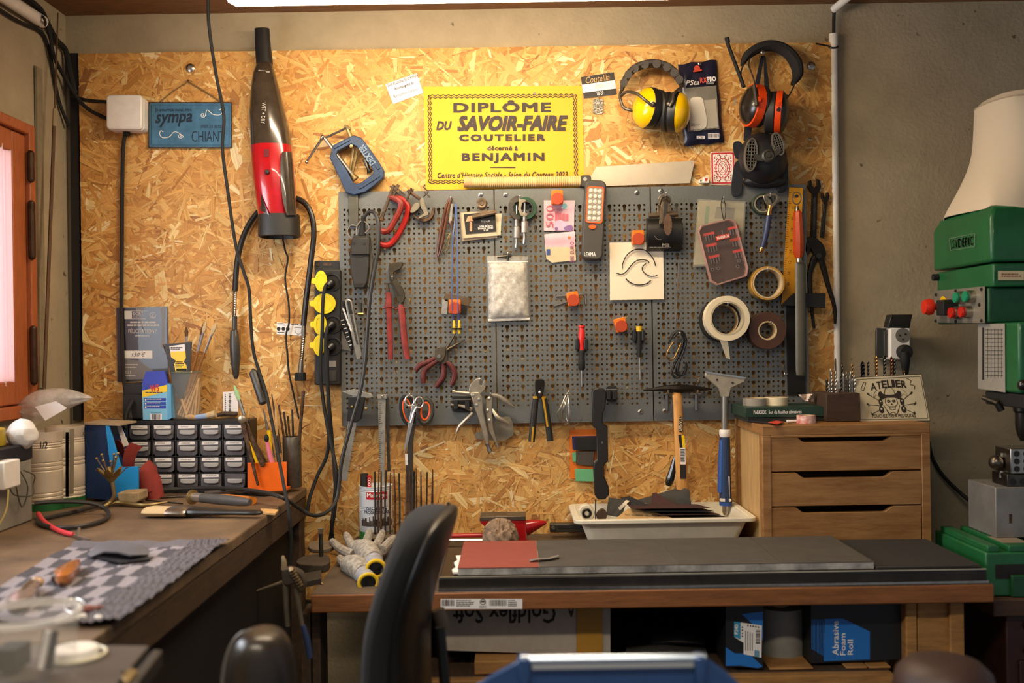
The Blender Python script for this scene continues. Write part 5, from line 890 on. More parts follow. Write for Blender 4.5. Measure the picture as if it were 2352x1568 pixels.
sh = T('shears', 'large black shears with orange-lined handles behind the silver scissors', 'scissors', (938, 1116, .05)); loop(936, 942, 14, 32, 10, 4.6, .045, blackm, sh, 'handle_loop'); loop(936, 942, 10, 27, 10, 2, .047, orange, sh, 'handle_lining'); loop(977, 944, 15, 27, -6, 5.5, .045, M('grey_rubber', '#3c3831', .6), sh, 'handle_loop'); loop(977, 944, 10, 20, -6, 2.4, .048, orange, sh, 'handle_lining'); P(sh, 'blade', MB().prism([(941, 968), (956, 962), (948, 1020), (948, 1090), (943, 1116), (933, 1116), (932, 1070)], .040, .045), M('dull_blade', '#5c574f', .4, .8, var=.2), .0006); P(sh, 'blade_edge', MB().prism([(930, 1042), (936, 1042), (937, 1068), (931, 1068)], .045, .0458), whitep); P(sh, 'pivot', MB().disc(950, 975, 4, .045, .049, 10), dsteel)
scs = T('scissors', 'slim silver scissors hanging in front of the black shears', 'scissors', (930, 1043, .07)); loop(941, 920, 10.5, 12, 0, 2, .066, chrome, scs, 'finger_loop'); loop(963, 924, 9.5, 12, 0, 2, .066, chrome, scs, 'finger_loop'); P(scs, 'blade', MB().prism([(946, 930), (954, 930), (950, 965), (939, 1010), (929, 1043), (928, 1030), (936, 985)], .063, .068), chrome, .0006); P(scs, 'shank', MB().tp([(957, 934, .066), (950, 948, .066), (944, 970, .066)], [2.4, 3.4, 3.4], 8), chrome); hx(941, 907, 'wire peg through the silver scissors', .05)
lk = M('nickel', '#a89c88', .35, .6, var=.3, vs=40)
la = T('locking_pliers', 'locking pliers with round jaw and long screw handle, left of the pair', 'pliers', (1126, 1038, .06), 'locking pliers'); P(la, 'jaw', MB().prism(cc([(1078, 902), (1080, 884), (1092, 871), (1104, 868), (1100, 878), (1106, 886), (1112, 872), (1116, 880), (1114, 893), (1105, 902), (1096, 906)], 3), .056, .068), lk, .001); P(la, 'body', MB().prism([(1079, 901), (1100, 900), (1108, 912), (1110, 945), (1122, 1000), (1124, 1022), (1115, 1022), (1100, 965), (1088, 930)], .054, .070), lk, .0025); P(la, 'adjusting_screw', MB().tp([(1117, 1018, .062), (1122, 1026, .062), (1123, 1032, .062), (1126, 1038, .062)], [5, 4, 5.5, 5.5], 10), steel)
for x, y in ((1087, 908), (1100, 917), (1095, 930)): P(la, 'rivet', MB().lathe([(4*px(.07), 0), (3*px(.07), .0015), (0, .002)], W(x, y, .070), (0, -1, 0), 10), chrome)
P(la, 'release_lever', MB().tp([(1036, 929, .05), (1060, 932, .05), (1084, 940, .05)], [2, 3, 5], 8, flat=.6), lk); P(la, 'lower_lever', MB().tp([(1048, 994, .045), (1056, 978, .045), (1072, 962, .05), (1086, 948, .05)], [2.5, 4.5, 4.5, 5], 8, 4), lk); P(la, 'spindle', MB().tp([(1039, 899, .055), (1044, 900, .055), (1044.5, 900, .055), (1079, 904, .055)], [4.5, 4.5, 3.2, 4.5], 10), lk)
lb2 = T('locking_pliers', 'locking pliers with straight riveted arm, right of the pair', 'pliers', (1146, 1029, .05), 'locking pliers'); P(lb2, 'body', MB().prism([(1116, 915), (1124, 910), (1131, 914), (1130, 945), (1133, 985), (1147, 1028), (1143, 1030), (1122, 990), (1115, 945)], .046, .056), lk, .002)
for x, y in ((1124, 915), (1120, 943), (1124, 966)): P(lb2, 'rivet', MB().lathe([(4.5*px(.06), 0), (3*px(.06), .0015), (0, .002)], W(x, y, .056), (0, -1, 0), 10), chrome)
P(lb2, 'upper_lever', MB().tp([(1129, 907, .05), (1145, 910, .05), (1165, 923, .05), (1182, 936, .045)], [4, 5, 5, 2], 8, 4, flat=.6), lk); P(lb2, 'curved_lever', MB().tp([(1131, 940, .05), (1142, 957, .055), (1155, 965, .055), (1167, 972, .05)], [3, 5.5, 5, 4], 8, 4), lk); P(lb2, 'side_plate', MB().prism([(1148, 958), (1170, 956), (1178, 970), (1179, 998), (1160, 1012), (1140, 1012), (1092, 1008), (1090, 995), (1120, 985)], .034, .037), M('dull_zinc', '', .45)); hx(1102, 872, 'wire peg above the locking pliers', .045); hx(1127, 905, 'wire peg behind the right-hand locking pliers', .03)
en = T('end_nippers', 'end nippers with black and yellow grips hanging on the middle panel', 'pliers', (1240, 1018, .04)); P(en, 'head', MB().prism(cc([(1230, 873), (1240, 870), (1250, 873), (1250, 890), (1246, 910), (1238, 915), (1232, 908), (1229, 890)], 3), .038, .054), M('black_oxide', '#272019', .4, .6, var=.3), .0015); P(en, 'rivet', MB().lathe([(3.5*px(.06), 0), (0, .003)], W(1240, 901, .054), (0, -1, 0), 10), chrome)
for pts, nm in (([(1231, 911), (1228, 940), (1224, 980), (1221, 1014)], 0), ([(1249, 911), (1254, 940), (1260, 980), (1264, 1012)], 1)): P(en, 'grip', MB().tp([(x, y, .046) for x, y in pts], [6, 7.4, 7.2, 7.6], 10, 4), M('black_grip', '#1f1d18', .6)); P(en, 'yellow_stripe', MB().tp([(x+(-2 if nm else 1), y, .0535) for x, y in pts[0 if nm else 2:3 if nm else 4]], 2.6, 6, 3), M('ochre_stripe', '#b98a12', .5)); P(en, 'collar', MB().tp([(pts[0][0]-.5, pts[0][1]-1, .046), (pts[0][0]-.5, pts[0][1]+4, .046)], 7, 10), M('ochre_stripe', '', .5))
hx(1240, 901, 'wire peg carrying the black and yellow end nippers', .02)
wbn = T('wire_loops', 'tangle of thin bent wire loops hanging on the middle panel', 'wire', (1310, 978, .05)); r_ = random.Random(9); 
for i in range(7): a = r_.uniform(-26, 24); P(wbn, 'wire', MB().tp([(1304+r_.uniform(-5, 5), 902, .04), (1304+a*.7, 930+r_.uniform(-4, 8), .045+.004*i), (1304+a, 955+r_.uniform(-6, 6), .045+.003*i), (1306+a*.4, 974+r_.uniform(-8, 3), .05), (1306-a*.2, 950, .05), (1305, 906, .045)], .9, 5, 4), steel)
P(wbn, 'tail', MB().tp([(1298, 968, .05), (1312, 978, .05), (1326, 974, .05), (1339, 959, .05)], .9, 5, 4), steel); hx(1306, 901, 'wire peg carrying the tangle of wire loops', .045)
pd = T('paddle_sander', 'black waisted hand sanding paddle hanging on the middle panel', 'sanding block', (1380, 1148, .05)); z7 = lambda l: [(1020+a/3.92, 840+b/3.92) for a, b in l]
P(pd, 'paddle', MB().prism(z7([(1332, 320), (1330, 235), (1350, 205), (1395, 195), (1445, 207), (1463, 250), (1455, 370), (1432, 425), (1430, 500), (1440, 525), (1474, 545), (1478, 860), (1450, 882), (1440, 905), (1442, 990), (1482, 1085), (1487, 1165), (1450, 1203), (1385, 1205), (1357, 1165), (1345, 930), (1345, 880), (1375, 850), (1370, 565), (1338, 545)]), .046, .060), M('satin_black', '#191614', .5, var=.15), .003); P(pd, 'worn_notch', MB().card(z7([(1345, 862), (1372, 836), (1384, 846), (1350, 878)]), .0604), M('worn_grey', '#6a655c', .6), smooth=0); P(pd, 'screw', MB().disc(1383, 1016, 2.5, .06, .0612, 8), steel)
os_ = T('abrasive_pad_card', 'orange card with blue, grey and green abrasive pads behind the black paddle', 'abrasive pads', (1345, 1105, .006)); P(os_, 'orange_backing', MB().prism([(1309, 987), (1368, 985), (1390, 1060), (1385, 1098), (1310, 1099)], .002, .006), M('orange_card', '#e0700f', .6, var=.1), .0006)
for nm, pl, mt in (('blue_pad', [(1314, 1002), (1370, 1001), (1370, 1030), (1316, 1032)], M('blue_pad', '#22254f', .8)), ('black_pad', [(1323, 1004), (1372, 1004), (1372, 1034), (1323, 1034)], blackm), ('grey_pad', [(1323, 1037), (1366, 1036), (1362, 1070), (1324, 1067)], M('grey_pad', '#453f38', .9, bump=.3)), ('green_pad', [(1321, 1077), (1365, 1078), (1365, 1106), (1322, 1105)], M('green_pad', '#63a878', .9, bump=.3)), ('green_edge', [(1314, 1040), (1324, 1039), (1323, 1062), (1316, 1060)], M('green_pad', '', .9))): k_ = {'blue_pad': .012, 'black_pad': .018, 'grey_pad': .016, 'green_pad': .016, 'green_edge': .011}[nm]; P(os_, nm, MB().prism(pl, .006, k_), mt, .001)
hm = T('hammer', 'slim dark upholstery hammer with pale wooden handle on the rightmost panel', 'hammer', (1566, 1123, .06)); P(hm, 'head', MB().tp([(1477, 896, .062), (1500, 894, .062), (1530, 892, .062), (1556, 893, .062), (1582, 892, .062), (1612, 893, .062), (1636, 894, .062)], [1.5, 4, 8, 11, 9, 5, 1.5], 8, 3), M('black_oxide', '', .4)); P(hm, 'handle', MB().tp([(1554, 900, .062), (1555, 908, .062), (1557, 930, .062), (1559, 985, .062), (1564, 1060, .062), (1567, 1120, .062), (1567, 1124, .062)], [9, 11, 10.5, 11, 13, 13.5, 12.5], 14, 0, flat=.65), M('ash_wood', '#d69a52', .5, var=.25, vs=30, stretch=(4, 4, .5)))
[P(hm, 'black_label', MB().prism(pl, d, d+.0011), ink) for pl, d in ((rot(rrect(1559, 957, 1568, 992, 4), 1563, 975, -1.5), .0700), ([(1558, 998), (1567, 998), (1569, 1028), (1562, 1028)], .0712), ([(1562, 1068), (1576, 1068), (1576, 1099), (1563, 1099)], .0720))]; mb = MB(); mb.tx('STANLEY', 1548, 971, 1579, 978, .0716, -91, .02); P(hm, 'lettering', mb, M('label_cream', '#d8c49a', .6), smooth=0)
P(hm, 'yellow_label', MB().prism([(1565, 999), (1572, 999), (1574, 1028), (1568, 1028)], .0712, .0724), yellow); P(hm, 'barcode_label', MB().prism([(1561, 1028), (1574, 1028), (1575, 1066), (1563, 1066)], .0716, .0726), white); mb = MB(); barcode(mb, 1563, 1031, 1573, 1060, .0729, 6, False); P(hm, 'barcode', mb, ink, smooth=0)
for x in (1532, 1600):
    ph = T('double_prong_hook', ('left' if x < 1560 else 'right')+' double-prong panel hook under the dark hammer head', 'hook', (x, 940, .03), 'double prong hooks'); P(ph, 'plate', MB().prism(rrect(x-4, 902, x+2, 942, 2), p0, .03), steel); P(ph, 'prong', MB().tp([(x-16, 905, .03), (x+10, 904, .03)], 2, 6).tp([(x, 905, .03), (x+2, 902, .08), (x+3, 896, .085)], 2, 6), steel)
scp = T('floor_scraper', 'long-handled scraper with wide pale blade and blue grip beside the cabinet', 'scraper', (1667, 1180, .07)); P(scp, 'blade_holder', MB().prism([(1621, 853), (1713, 868), (1711, 877), (1680, 891), (1675, 912), (1657, 912), (1651, 891), (1620, 865)], .060, .072), M('cast_alloy', '#b3a894', .45, .5, var=.15), .002); P(scp, 'blade', MB().prism([(1620, 852), (1714, 866), (1713, 870), (1620, 856)], .070, .074), chrome)
for x, y in ((1647, 872), (1683, 879)): P(scp, 'screw', MB().disc(x, y, 2.6, .072, .0735, 8), dsteel)
P(scp, 'fork', MB().tp([(1652, 892, .066), (1660, 905, .066), (1664, 916, .066)], 3, 8).tp([(1680, 892, .066), (1674, 905, .066), (1668, 916, .066)], 3, 8), M('cast_alloy', '', .45)); P(scp, 'shaft', MB().tp([(1665, 910, .066), (1665, 990, .066)], 8, 14), M('grey_aluminium', '#8f8b84', .4, .7)); P(scp, 'collar', MB().tp([(1665, 986, .066), (1665, 989, .066), (1665, 997, .066), (1665, 1003, .066)], [12, 13.5, 13.5, 11.5], 14), whitep); P(scp, 'grip', MB().tp([(1665, 1001, .066), (1665, 1040, .066), (1665, 1080, .066), (1666, 1130, .066), (1667, 1152, .066)], [11.5, 12.5, 13.5, 14, 14.5], 14), M('navy_grip', '#1e3356', .55)); P(scp, 'blue_side', MB().tp([(1659, 1010, .069), (1658, 1060, .069), (1657, 1130, .069)], [7, 9, 9], 10), M('royal_grip', '#204c8f', .5)); P(scp, 'white_panel', MB().prism(rrect(1669, 1093, 1676, 1150, 3), .074, .0795).prism(rrect(1654, 1145, 1680, 1152, 3), .074, .0808), whitep); P(scp, 'end_cap', MB().tp([(1667, 1152, .066), (1667, 1160, .066)], [15, 14.5], 14), M('royal_grip', '', .5)); P(scp, 'steel_tip', MB().tp([(1667, 1160, .066), (1667, 1176, .066), (1667, 1182, .066)], [8, 8, 5], 12), steel)
aw = T('awl', 'awl with shiny black handle hanging behind the hammer handle', 'awl', (1534, 1116, .03)); P(aw, 'handle', MB().tp([(1551, 1050, .03), (1546, 1075, .03), (1539, 1100, .03), (1535, 1115, .03)], [5, 8, 10, 7], 10, 3), M('black_gloss', '', .28)); P(aw, 'blade', MB().tp([(1553, 1045, .03), (1560, 1000, .03)], [2.5, 2], 6), dsteel)
S('wing_bolt', 'small wing-headed bolt on the rightmost panel above the hammer', 'bolt', MB().tp([(1602, 880, .03), (1605, 870, .05)], 4, 8).tp([(1597, 866, .05), (1604, 872, .05), (1609, 867, .05)], 2, 6), M('warm_steel', '', .35))
# ---------------------------------------------------------------- side bench
def up(p, h): return p+Vector((0, 0, h))
def dz(x, y, z): return -G(x, y, z).y
ct = T('certificate', 'laminated dark award certificate reading Félicitation, standing on the drawer cabinet', 'certificate', (326, 874, .01))
P(ct, 'sheet', MB().prism([(268, 708), (383, 705), (386, 871), (271, 875)], .004, .006), M('dark_print', '#26242a', .35, var=.2, vs=14, coat=.3)); P(ct, 'laminate_edge', MB().prism([(266, 706), (385, 703), (388, 873), (269, 877)], .002, .0038), M('laminate', '#8b8680', .2, alpha=.5))
mb = MB(); mb.tx('S.C.A.T.', 306, 716, 330, 724, .0064, 0, .01).tx('LYON', 306, 726, 316, 730, .0064); ribbon(mb, [(286, 714), (339, 714), (336, 732), (286, 732), (286, 714)], 1, .0064); mb.quad(286, 714, 303, 732, .0063); ribbon(mb, circ(351, 724, 7, 18), 1, .0064, True); mb.quad(350.4, 719, 351.6, 729, .0064).quad(347.5, 721, 354.5, 722.2, .0064); ribbon(mb, [(346, 725), (348, 728), (351, 729), (354, 728), (356, 725)], 1, .0064)
smalllines(mb, 290, 738, 368, 752, 2, .0064, .5, 4, True); mb.tx('FÉLICITATION !', 295, 753, 359, 765, .0064, 0, .012); smalllines(mb, 308, 770, 346, 774, 1, .0064, .5, 5, True); mb.tx('2021', 284, 851, 300, 858, .0064, 0, .01); smalllines(mb, 284, 836, 325, 848, 2, .0064, .4, 7); smalllines(mb, 284, 861, 318, 866, 1, .0064, .5, 8); P(ct, 'lettering', mb, M('pale_print', '#c9c4bc', .6), smooth=0)
mb = MB(); mb.quad(285, 805, 350, 823, .0066); P(ct, 'price_slip', mb, white, smooth=0); mb = MB(); mb.tx('150 €', 302, 809, 334, 819, .0068, 0, -.005, .35); ribbon(mb, [(302, 805), (322, 807)], 0, .0068) if 0 else None; P(ct, 'price_writing', mb, ink, smooth=0)
mb = MB(); mb.card([(312, 706), (333, 705), (322, 722), (330, 760), (336, 770), (322, 745), (316, 725)], .0062).card([(368, 705), (378, 706), (377, 795), (370, 800), (372, 740)], .0062).card([(286, 824), (320, 828), (350, 850), (352, 870), (286, 872)], .0061); P(ct, 'knife_pictures', mb, M('print_grey', '#75706c', .4), smooth=0)
# drawer cabinet
og_ = T('drawer_cabinet', 'black small-parts cabinet with twenty labelled translucent drawers', 'drawer cabinet', W(428, 1133, .04)); dF = .078; mb = MB(); Xs = [296+54.2*i for i in range(5)]; Ys = [976, 1013.5, 1051, 1088.5]
mb.prism([(284, 967), (574, 964), (576, 1134), (287, 1137)], .004, .012); mb.prism([(284, 967), (574, 964), (574, 974), (284, 976)], .010, dF)
for y in (1011, 1048.5, 1086): mb.prism([(286, y), (575, y-2), (575, y), (286, y+2.5)], .010, dF)
mb.prism([(287, 1126), (576, 1124), (576, 1134), (287, 1137)], .010, dF)
for x in (284, 346.5, 401, 455, 509, 565): mb.prism([(x, 967), (x+(9 if x in (284, 565) else 3), 967), (x+(11 if x in (284, 565) else 5), 1134), (x+2, 1134)], .010, dF)
P(og_, 'frame', mb, M('cabinet_black', '#191716', .5, var=.2), .001)
trd = M('smoke_drawer', '#66656a', .3, var=.35, vs=30); lbm = M('drawer_label', '#efeae4', .7); hdl = M('drawer_handle', '#b0afae', .35)
r_ = random.Random(3); NM = ['Vis à bois', 'Vis', 'Ecrous', 'Rivets', 'Mosaïque', 'Clous', 'M2 M3 M4', 'Goupilles', 'Mandrins', 'Divers', 'Limes', 'Forets', 'Perles', 'Ressorts', 'Axes', 'Joints', 'Colle', 'Bagues', 'Embouts', '']
k = 0
for j in range(4):
    for i in range(5):
        x, y = Xs[i]+j*.5, Ys[j]-i*.4
        dr = P(og_, 'drawer', MB().prism([(x, y), (x+49, y), (x+48, y+29), (x+43, y+34), (x+6, y+34), (x+1, y+29)], .020, dF-.002), trd, .0015)
        if k != 19: P(dr, 'label', MB().prism([(x+4+r_.uniform(-1, 3), y+1), (x+42, y+r_.uniform(0, 2)), (x+42, y+8), (x+4, y+9)], dF-.002, dF-.0012), lbm); mb = MB(); a0 = x+8+r_.uniform(0, 6); mb.tx('~' if 0 else ''.join(c for c in 'mnuvwln'[r_.randrange(4):][:3]*2), a0, y+3, a0+22+r_.uniform(-6, 4), y+6.5, dF-.001, r_.uniform(-2, 2), 0, .3); P(dr, 'label_writing', mb, M('pencil', '#5d5754', .8), smooth=0)
        P(dr, 'handle', MB().prism([(x+7, y+13), (x+42, y+13), (x+41, y+21), (x+33, y+23), (x+16, y+23), (x+8, y+21)], dF-.002, dF+.006), hdl, .0015); k += 1
# on the drawer cabinet
adp = T('power_adapter', 'black power adapter with thick lead on the drawer cabinet, beside the soap carton', 'adapter', W(305, 962, .05)); P(adp, 'body', MB().prism(rrect(281, 905, 335, 962, 4), .010, .055), M('adapter_black', '#211f1e', .5, var=.2), .002); P(adp, 'upper_shell', MB().prism([(286, 880), (330, 878), (335, 906), (281, 908)], .010, .045), M('adapter_black', '', .5), .002); P(adp, 'lead', MB().tp([(302, 922, .058), (298, 930, .07), (290, 950, .08), (288, 970, .085), (286, 985, .09)], [7, 5.5, 4.5, 4.5, 4], 10, 4), blackm)
wx = T('soap_carton', 'light blue and yellow cleaning-powder carton with blue gable top on the drawer cabinet', 'carton', W(358, 964, .06)); P(wx, 'front', MB().prism([(326, 880), (384, 880), (385, 964), (328, 964)], .034, .068), M('carton_blue', '#7fbfe0', .45), .0006); P(wx, 'side', MB().prism([(384, 880), (392, 884), (394, 960), (385, 964)], .034, .067), M('carton_side', '#5fa6d6', .45)); P(wx, 'gable_top', MB().loft([[W(326, 880, .068), W(385, 880, .068), W(391, 882, .036), W(326, 880, .034)], [W(335, 853, .056), W(378, 852, .056), W(381, 852, .048), W(335, 853, .048)]]), M('carton_royal', '#2a3fae', .45))
dd = .0684; mb = MB(); mb.card([(327, 889), (384, 882), (384, 886), (327, 899)], dd-.0002).quad(331, 914, 381, 921, dd).quad(331, 923, 381, 929, dd).quad(331, 931, 381, 938, dd).card([(327, 880), (384, 880), (384, 884), (327, 896)], dd-.0001); P(wx, 'blue_bands', mb, M('carton_royal', '', .45), smooth=0); mb = MB(); mb.card([(327, 897), (384, 883), (384, 899), (327, 913)], dd); P(wx, 'yellow_band', mb, M('carton_yellow', '#f3cf18', .45), smooth=0)
mb = MB(); mb.tx('W5', 345, 884, 365, 899, dd+.0006, 5, .03); P(wx, 'red_lettering', mb, M('carton_red', '#d8322a', .5), smooth=0); mb = MB(); smalllines(mb, 334, 900, 378, 903, 1, dd+.0004, .6, 5); mb.tx('10 pièces', 347, 946, 369, 949, dd); barcode(mb, 349, 951, 368, 963, dd+.0004, 5); P(wx, 'print', mb, M('navy_ink', '', .7), smooth=0); mb = MB(); mb.quad(345, 950, 372, 964, dd)
for y in (917.5, 926, 934.5): mb.card(circ(334.5, y, 2.3, 8), dd+.0004); smalllines(mb, 338, y-2, 372, y+1, 1, dd+.0004, .6, int(y))
P(wx, 'white_print', mb, white, smooth=0)
jr = T('brush_jar', 'glass jar of brushes and sticks on the drawer cabinet', 'jar', W(430, 962, .045)); q = px(.045); c = W(430, 962, .042); P(jr, 'glass', MB().lathe([(30*q, 0), (33*q, .003), (33*q, .085), (34*q, .112), (35*q, .119), (33*q, .119), (32*q, .085), (31*q, .005), (0, .004)], c, n=28), glass); P(jr, 'rim', MB().lathe([(35*q, .117), (36*q, .119), (35*q, .1215), (33.5*q, .119)], c, n=28, cap=False), M('greenish_glass', '#7c8068', .1, alpha=.6))
wood = M('stick_wood', '#c99c62', .7, var=.25, vs=60)
r_ = random.Random(5); ST = [(414, 955, 452, 850), (420, 957, 462, 838), (426, 958, 458, 868), (433, 957, 456, 872), (440, 958, 452, 880), (447, 957, 455, 878), (453, 955, 459, 882), (409, 952, 450, 868), (428, 950, 392, 840), (430, 945, 405, 850)]
for i, (a, b_, c_, e_) in enumerate(ST): S('wooden_stick', 'wooden dowel stick standing in the glass brush jar', 'stick', MB().tp([(a, b_, .045+.004*(i % 3)), (c_, e_, .040+.005*(i % 3))], 2.8, 8), wood, group='dowel sticks in the glass jar')
def brush(root, x0, y0, x1, y1, d, w, tip, mt, hm, fl=1):
    """artist's brush: handle from x0, y0 up to the bristle tip x1, y1"""
    f = lambda t: (x0+(x1-x0)*t, y0+(y1-y0)*t, d)
    P(root, 'handle', MB().tp([f(0), f(.35), f(.6)], [w*.5, w*.8, w*.6], 8), hm); P(root, 'ferrule', MB().tp([f(.58), f(.86)], [w*.6, w*.75], 8), chrome); P(root, 'bristles', MB().tp([f(.85), f(.92), f(1)], [w*.75, w*tip, w*.25], 8), mt)
br = M('brown_bristle', '#5a4028', .9, bump=.4, bs=900); pb = M('pale_bristle', '#c8ae84', .9, bump=.4, bs=900)
for x0, y0, x1, y1, w, tp_, mt, t in ((430, 900, 428, 750, 4, 1.2, br, 'round brown-tipped paint brush standing left in the glass jar'), (432, 900, 466, 745, 3, .8, br, 'thin pointed brush leaning right in the glass jar'), (428, 905, 474, 738, 4, 1.3, pb, 'flat pale brush second from the right in the glass jar'), (432, 910, 496, 742, 4.4, 1.4, pb, 'pale splayed brush leaning furthest right in the glass jar'), (425, 910, 374, 790, 3, .6, br, 'thin silver brush leaning left out of the glass jar')): rt = T('paint_brush', t, 'brush', W(x0, y0, .05), 'brushes in the glass jar'); brush(rt, x0, y0, x1, y1, .052, w, tp_, mt, M('varnished_handle', '#8c5a2c', .4))
sp = T('spatula_pack', 'dark spatula with yellow and white label standing in the glass jar', 'spatula', W(415, 900, .05)); P(sp, 'blade', MB().prism([(377, 790), (441, 785), (436, 860), (420, 915), (408, 915), (392, 862)], .056, .058), M('dark_steel_blade', '#2c2621', .4, .3)); mb = MB().card([(389, 795), (424, 790), (426, 806), (391, 808)], .0584); P(sp, 'white_label', mb, white, smooth=0); mb = MB().card([(391, 808), (426, 806), (427, 822), (422, 830), (428, 838), (430, 852), (403, 853), (400, 836), (404, 828), (393, 820)], .0584); P(sp, 'yellow_label', mb, yellow, smooth=0); mb = MB(); smalllines(mb, 403, 830, 424, 845, 4, .0588, .5, 3); mb.card(rrect(405, 846, 429, 852, 2), .0588); smalllines(mb, 392, 797, 422, 804, 2, .0588, .5, 5); P(sp, 'print', mb, ink, smooth=0)
bcd = T('barcode_card', 'white barcode card standing at the back of the drawer cabinet', 'card', W(528, 950, .01)); P(bcd, 'card', MB().prism([(512, 900), (546, 898), (547, 950), (513, 951)], .006, .008), white); mb = MB(); barcode(mb, 525, 904, 531, 948, .0084, 9, False); smalllines(mb, 516, 905, 520, 945, 9, .0084, .6, 4); P(bcd, 'print', mb, ink, smooth=0)
sb = T('small_brush', 'stubby brush with blue-white ferrule lying on the drawer cabinet', 'brush', W(460, 962, .06)); P(sb, 'handle', MB().tp([(428, 958, .065), (436, 957, .065), (450, 959, .065)], [4, 7, 5], 10), wood); P(sb, 'ferrule', MB().tp([(449, 958, .065), (476, 955, .065)], [5.5, 7], 10), M('blue_white_band', '#8fa6c8', .5)); P(sb, 'bristles', MB().tp([(475, 955, .065), (495, 950, .065)], [7, 8.5], 10), pb)
S('dark_brush', 'dark worn tool lying behind the stubby brush on the drawer cabinet', 'tool', MB().tp([(490, 955, .03), (515, 950, .03), (545, 950, .03)], [3, 6, 5], 8), oldw)
# cup with tools
oc = T('orange_cup', 'orange plastic cup of brushes and tools at the end of the drawer cabinet', 'cup', W(614, 1128, .11)); P(oc, 'cup', MB().loft([[W(a, b_, c_) for a, b_, c_ in ((570, y, .15), (592, y+1, .155), (594, y+1, .155), (658, y-2, .15), (658, y-2, .10), (570, y, .10))] for y in (1062, 1128)], False), M('orange_cup', '#f0680a', .4, var=.08), thick=.002); P(oc, 'bottom', MB().prism([(571, 1125), (657, 1123), (657, 1128), (571, 1129)], .10, .149), M('orange_cup', '', .4))
g = T('paint_brush', 'green-tipped long brush leaning left in the orange cup', 'brush', W(614, 1100, .13)); brush(g, 612, 1110, 538, 884, .13, 6, 1.0, M('mint_bristle', '#9ec08c', .9, bump=.3), M('yellow_wood', '#c99a2c', .4))
dv = T('dividers', 'rusty dividers with round hinge leaning in the orange cup', 'dividers', W(600, 1128, .17)); P(dv, 'leg', MB().prism(bar(556, 968, 592, 1115, 11, 5), .162, .168), rust, .001); P(dv, 'leg', MB().prism(bar(560, 966, 604, 1070, 10, 12), .156, .162), rust, .001); P(dv, 'hinge', MB().lathe([(9*px(.17), -.014), (9*px(.17), .001), (4*px(.17), .003), (0, .003)], W(556, 963, .17), (0, -1, 0), 16), M('warm_steel', '', .35))
for nm, t, pts, r, mt, cat in (('pencil', 'yellow pencil leaning in the orange cup', [(592, 1065, .13), (572, 1012, .13)], 4, yellow, 'pencil'), ('marker', 'yellow stick standing upright in the orange cup', [(622, 1060, .12), (617, 988, .12)], 5, yellow, 'stick'), ('file_tool', 'brown flat file leaning in the orange cup', [(612, 1070, .125), (575, 1000, .125)], 6, rust, 'file'),
    ('needle_file', 'thin dark needle file standing at the back right of the orange cup', [(640, 1065, .115), (622, 940, .115)], 3, dsteel, 'file'), ('craft_knife', 'silver pointed craft blade behind the dangling switch', [(628, 1050, .10), (605, 940, .10)], 4, steel, 'knife'), ('wood_handle_tool', 'wooden-handled tool standing behind the orange cup', [(636, 1000, .09), (633, 925, .09)], 4.5, wood, 'tool'),
    ('scriber', 'dark tapered scriber leaning right behind the orange cup', [(645, 1040, .09), (624, 905, .09)], 3.5, oldw, 'scriber')): S(nm, t, cat, MB().tp([pts[0], [(pts[0][k]+pts[1][k])/2 for k in range(3)], pts[1]], [r, r, r*.35 if nm not in ('marker',) else r], 8), mt)
tb = T('toothbrush', 'pink toothbrush with dark bristles in the orange cup', 'toothbrush', W(622, 1060, .14)); P(tb, 'handle', MB().tp([(626, 1066, .145), (620, 1045, .145), (613, 1010, .145)], [6, 6, 4], 10, 3), M('pink_plastic', '#e07a8c', .35)); P(tb, 'bristles', MB().ball(W(612, 1006, .15), 6*px(.15), 6, (1, 1, 1.5)), blackm)
tc_ = T('tool_tin', 'clouded grey tin of rods and files right of the orange cup', 'tin', W(674, 1118, .07)); q = px(.07); P(tc_, 'tin', MB().lathe([(20*q, 0), (21*q, .002), (21*q, .125), (20*q, .127), (20*q, .004), (0, .003)], W(672, 1118, .07), n=22), M('clouded_tin', '#6b6358', .4, .5, var=.4, alpha=.8))
for i, (a, b_, t) in enumerate(((640, 930, 'leftmost slim rod in the grey tin'), (652, 945, 'second slim rod from the left in the grey tin'), (661, 955, 'middle slim rod in the grey tin'), (671, 940, 'fourth slim rod from the left in the grey tin'), (697, 898, 'longest rod leaning right out of the grey tin'))): S('file_rod', t, 'rod', MB().tp([(668+i*3, 1100, .07), (a, b_, .06+.004*i)], [3.4, 2.2 if i != 4 else 4], 8), dsteel if i % 2 else rust, group='rods in the grey tin')
# blue file box with abrasive rolls
bb = T('magazine_file', 'bright blue card magazine file with a sloped side, holding red abrasive', 'file box', W(255, 1150, .15)); P(bb, 'end_panel', MB().prism([(193, 972), (242, 976), (262, 1150), (195, 1143)], .05, .20), M('shaded_blue_card', '#0b2a55', .5), .001); P(bb, 'side_panel', MB().prism([(242, 976), (250, 978), (277, 1073), (317, 1071), (317, 1148), (262, 1151), (255, 1090)], .195, .203), M('azure_card', '#1b8fd6', .45), .0005); P(bb, 'inner_flap', MB().prism([(268, 976), (277, 976), (296, 1022), (283, 1026)], .15, .152), white); P(bb, 'raw_edge', MB().prism([(193, 970), (276, 974), (276, 978), (193, 975)], .10, .204), M('raw_board', '#a08a6c', .8))  # end panel is the same blue card, its shade put into the colour
ra = M('red_abrasive', '#8c3128', .85, bump=.3, bs=700, var=.15)
def strip_roll(t, pts, w, mt): S('abrasive_strip', t, 'abrasive strip', MB().loft([[W(x, y, d), W(x+w[0], y+w[1], d-.03)] for x, y, d in cr(pts, 6)], False), mt, thick=.0012)
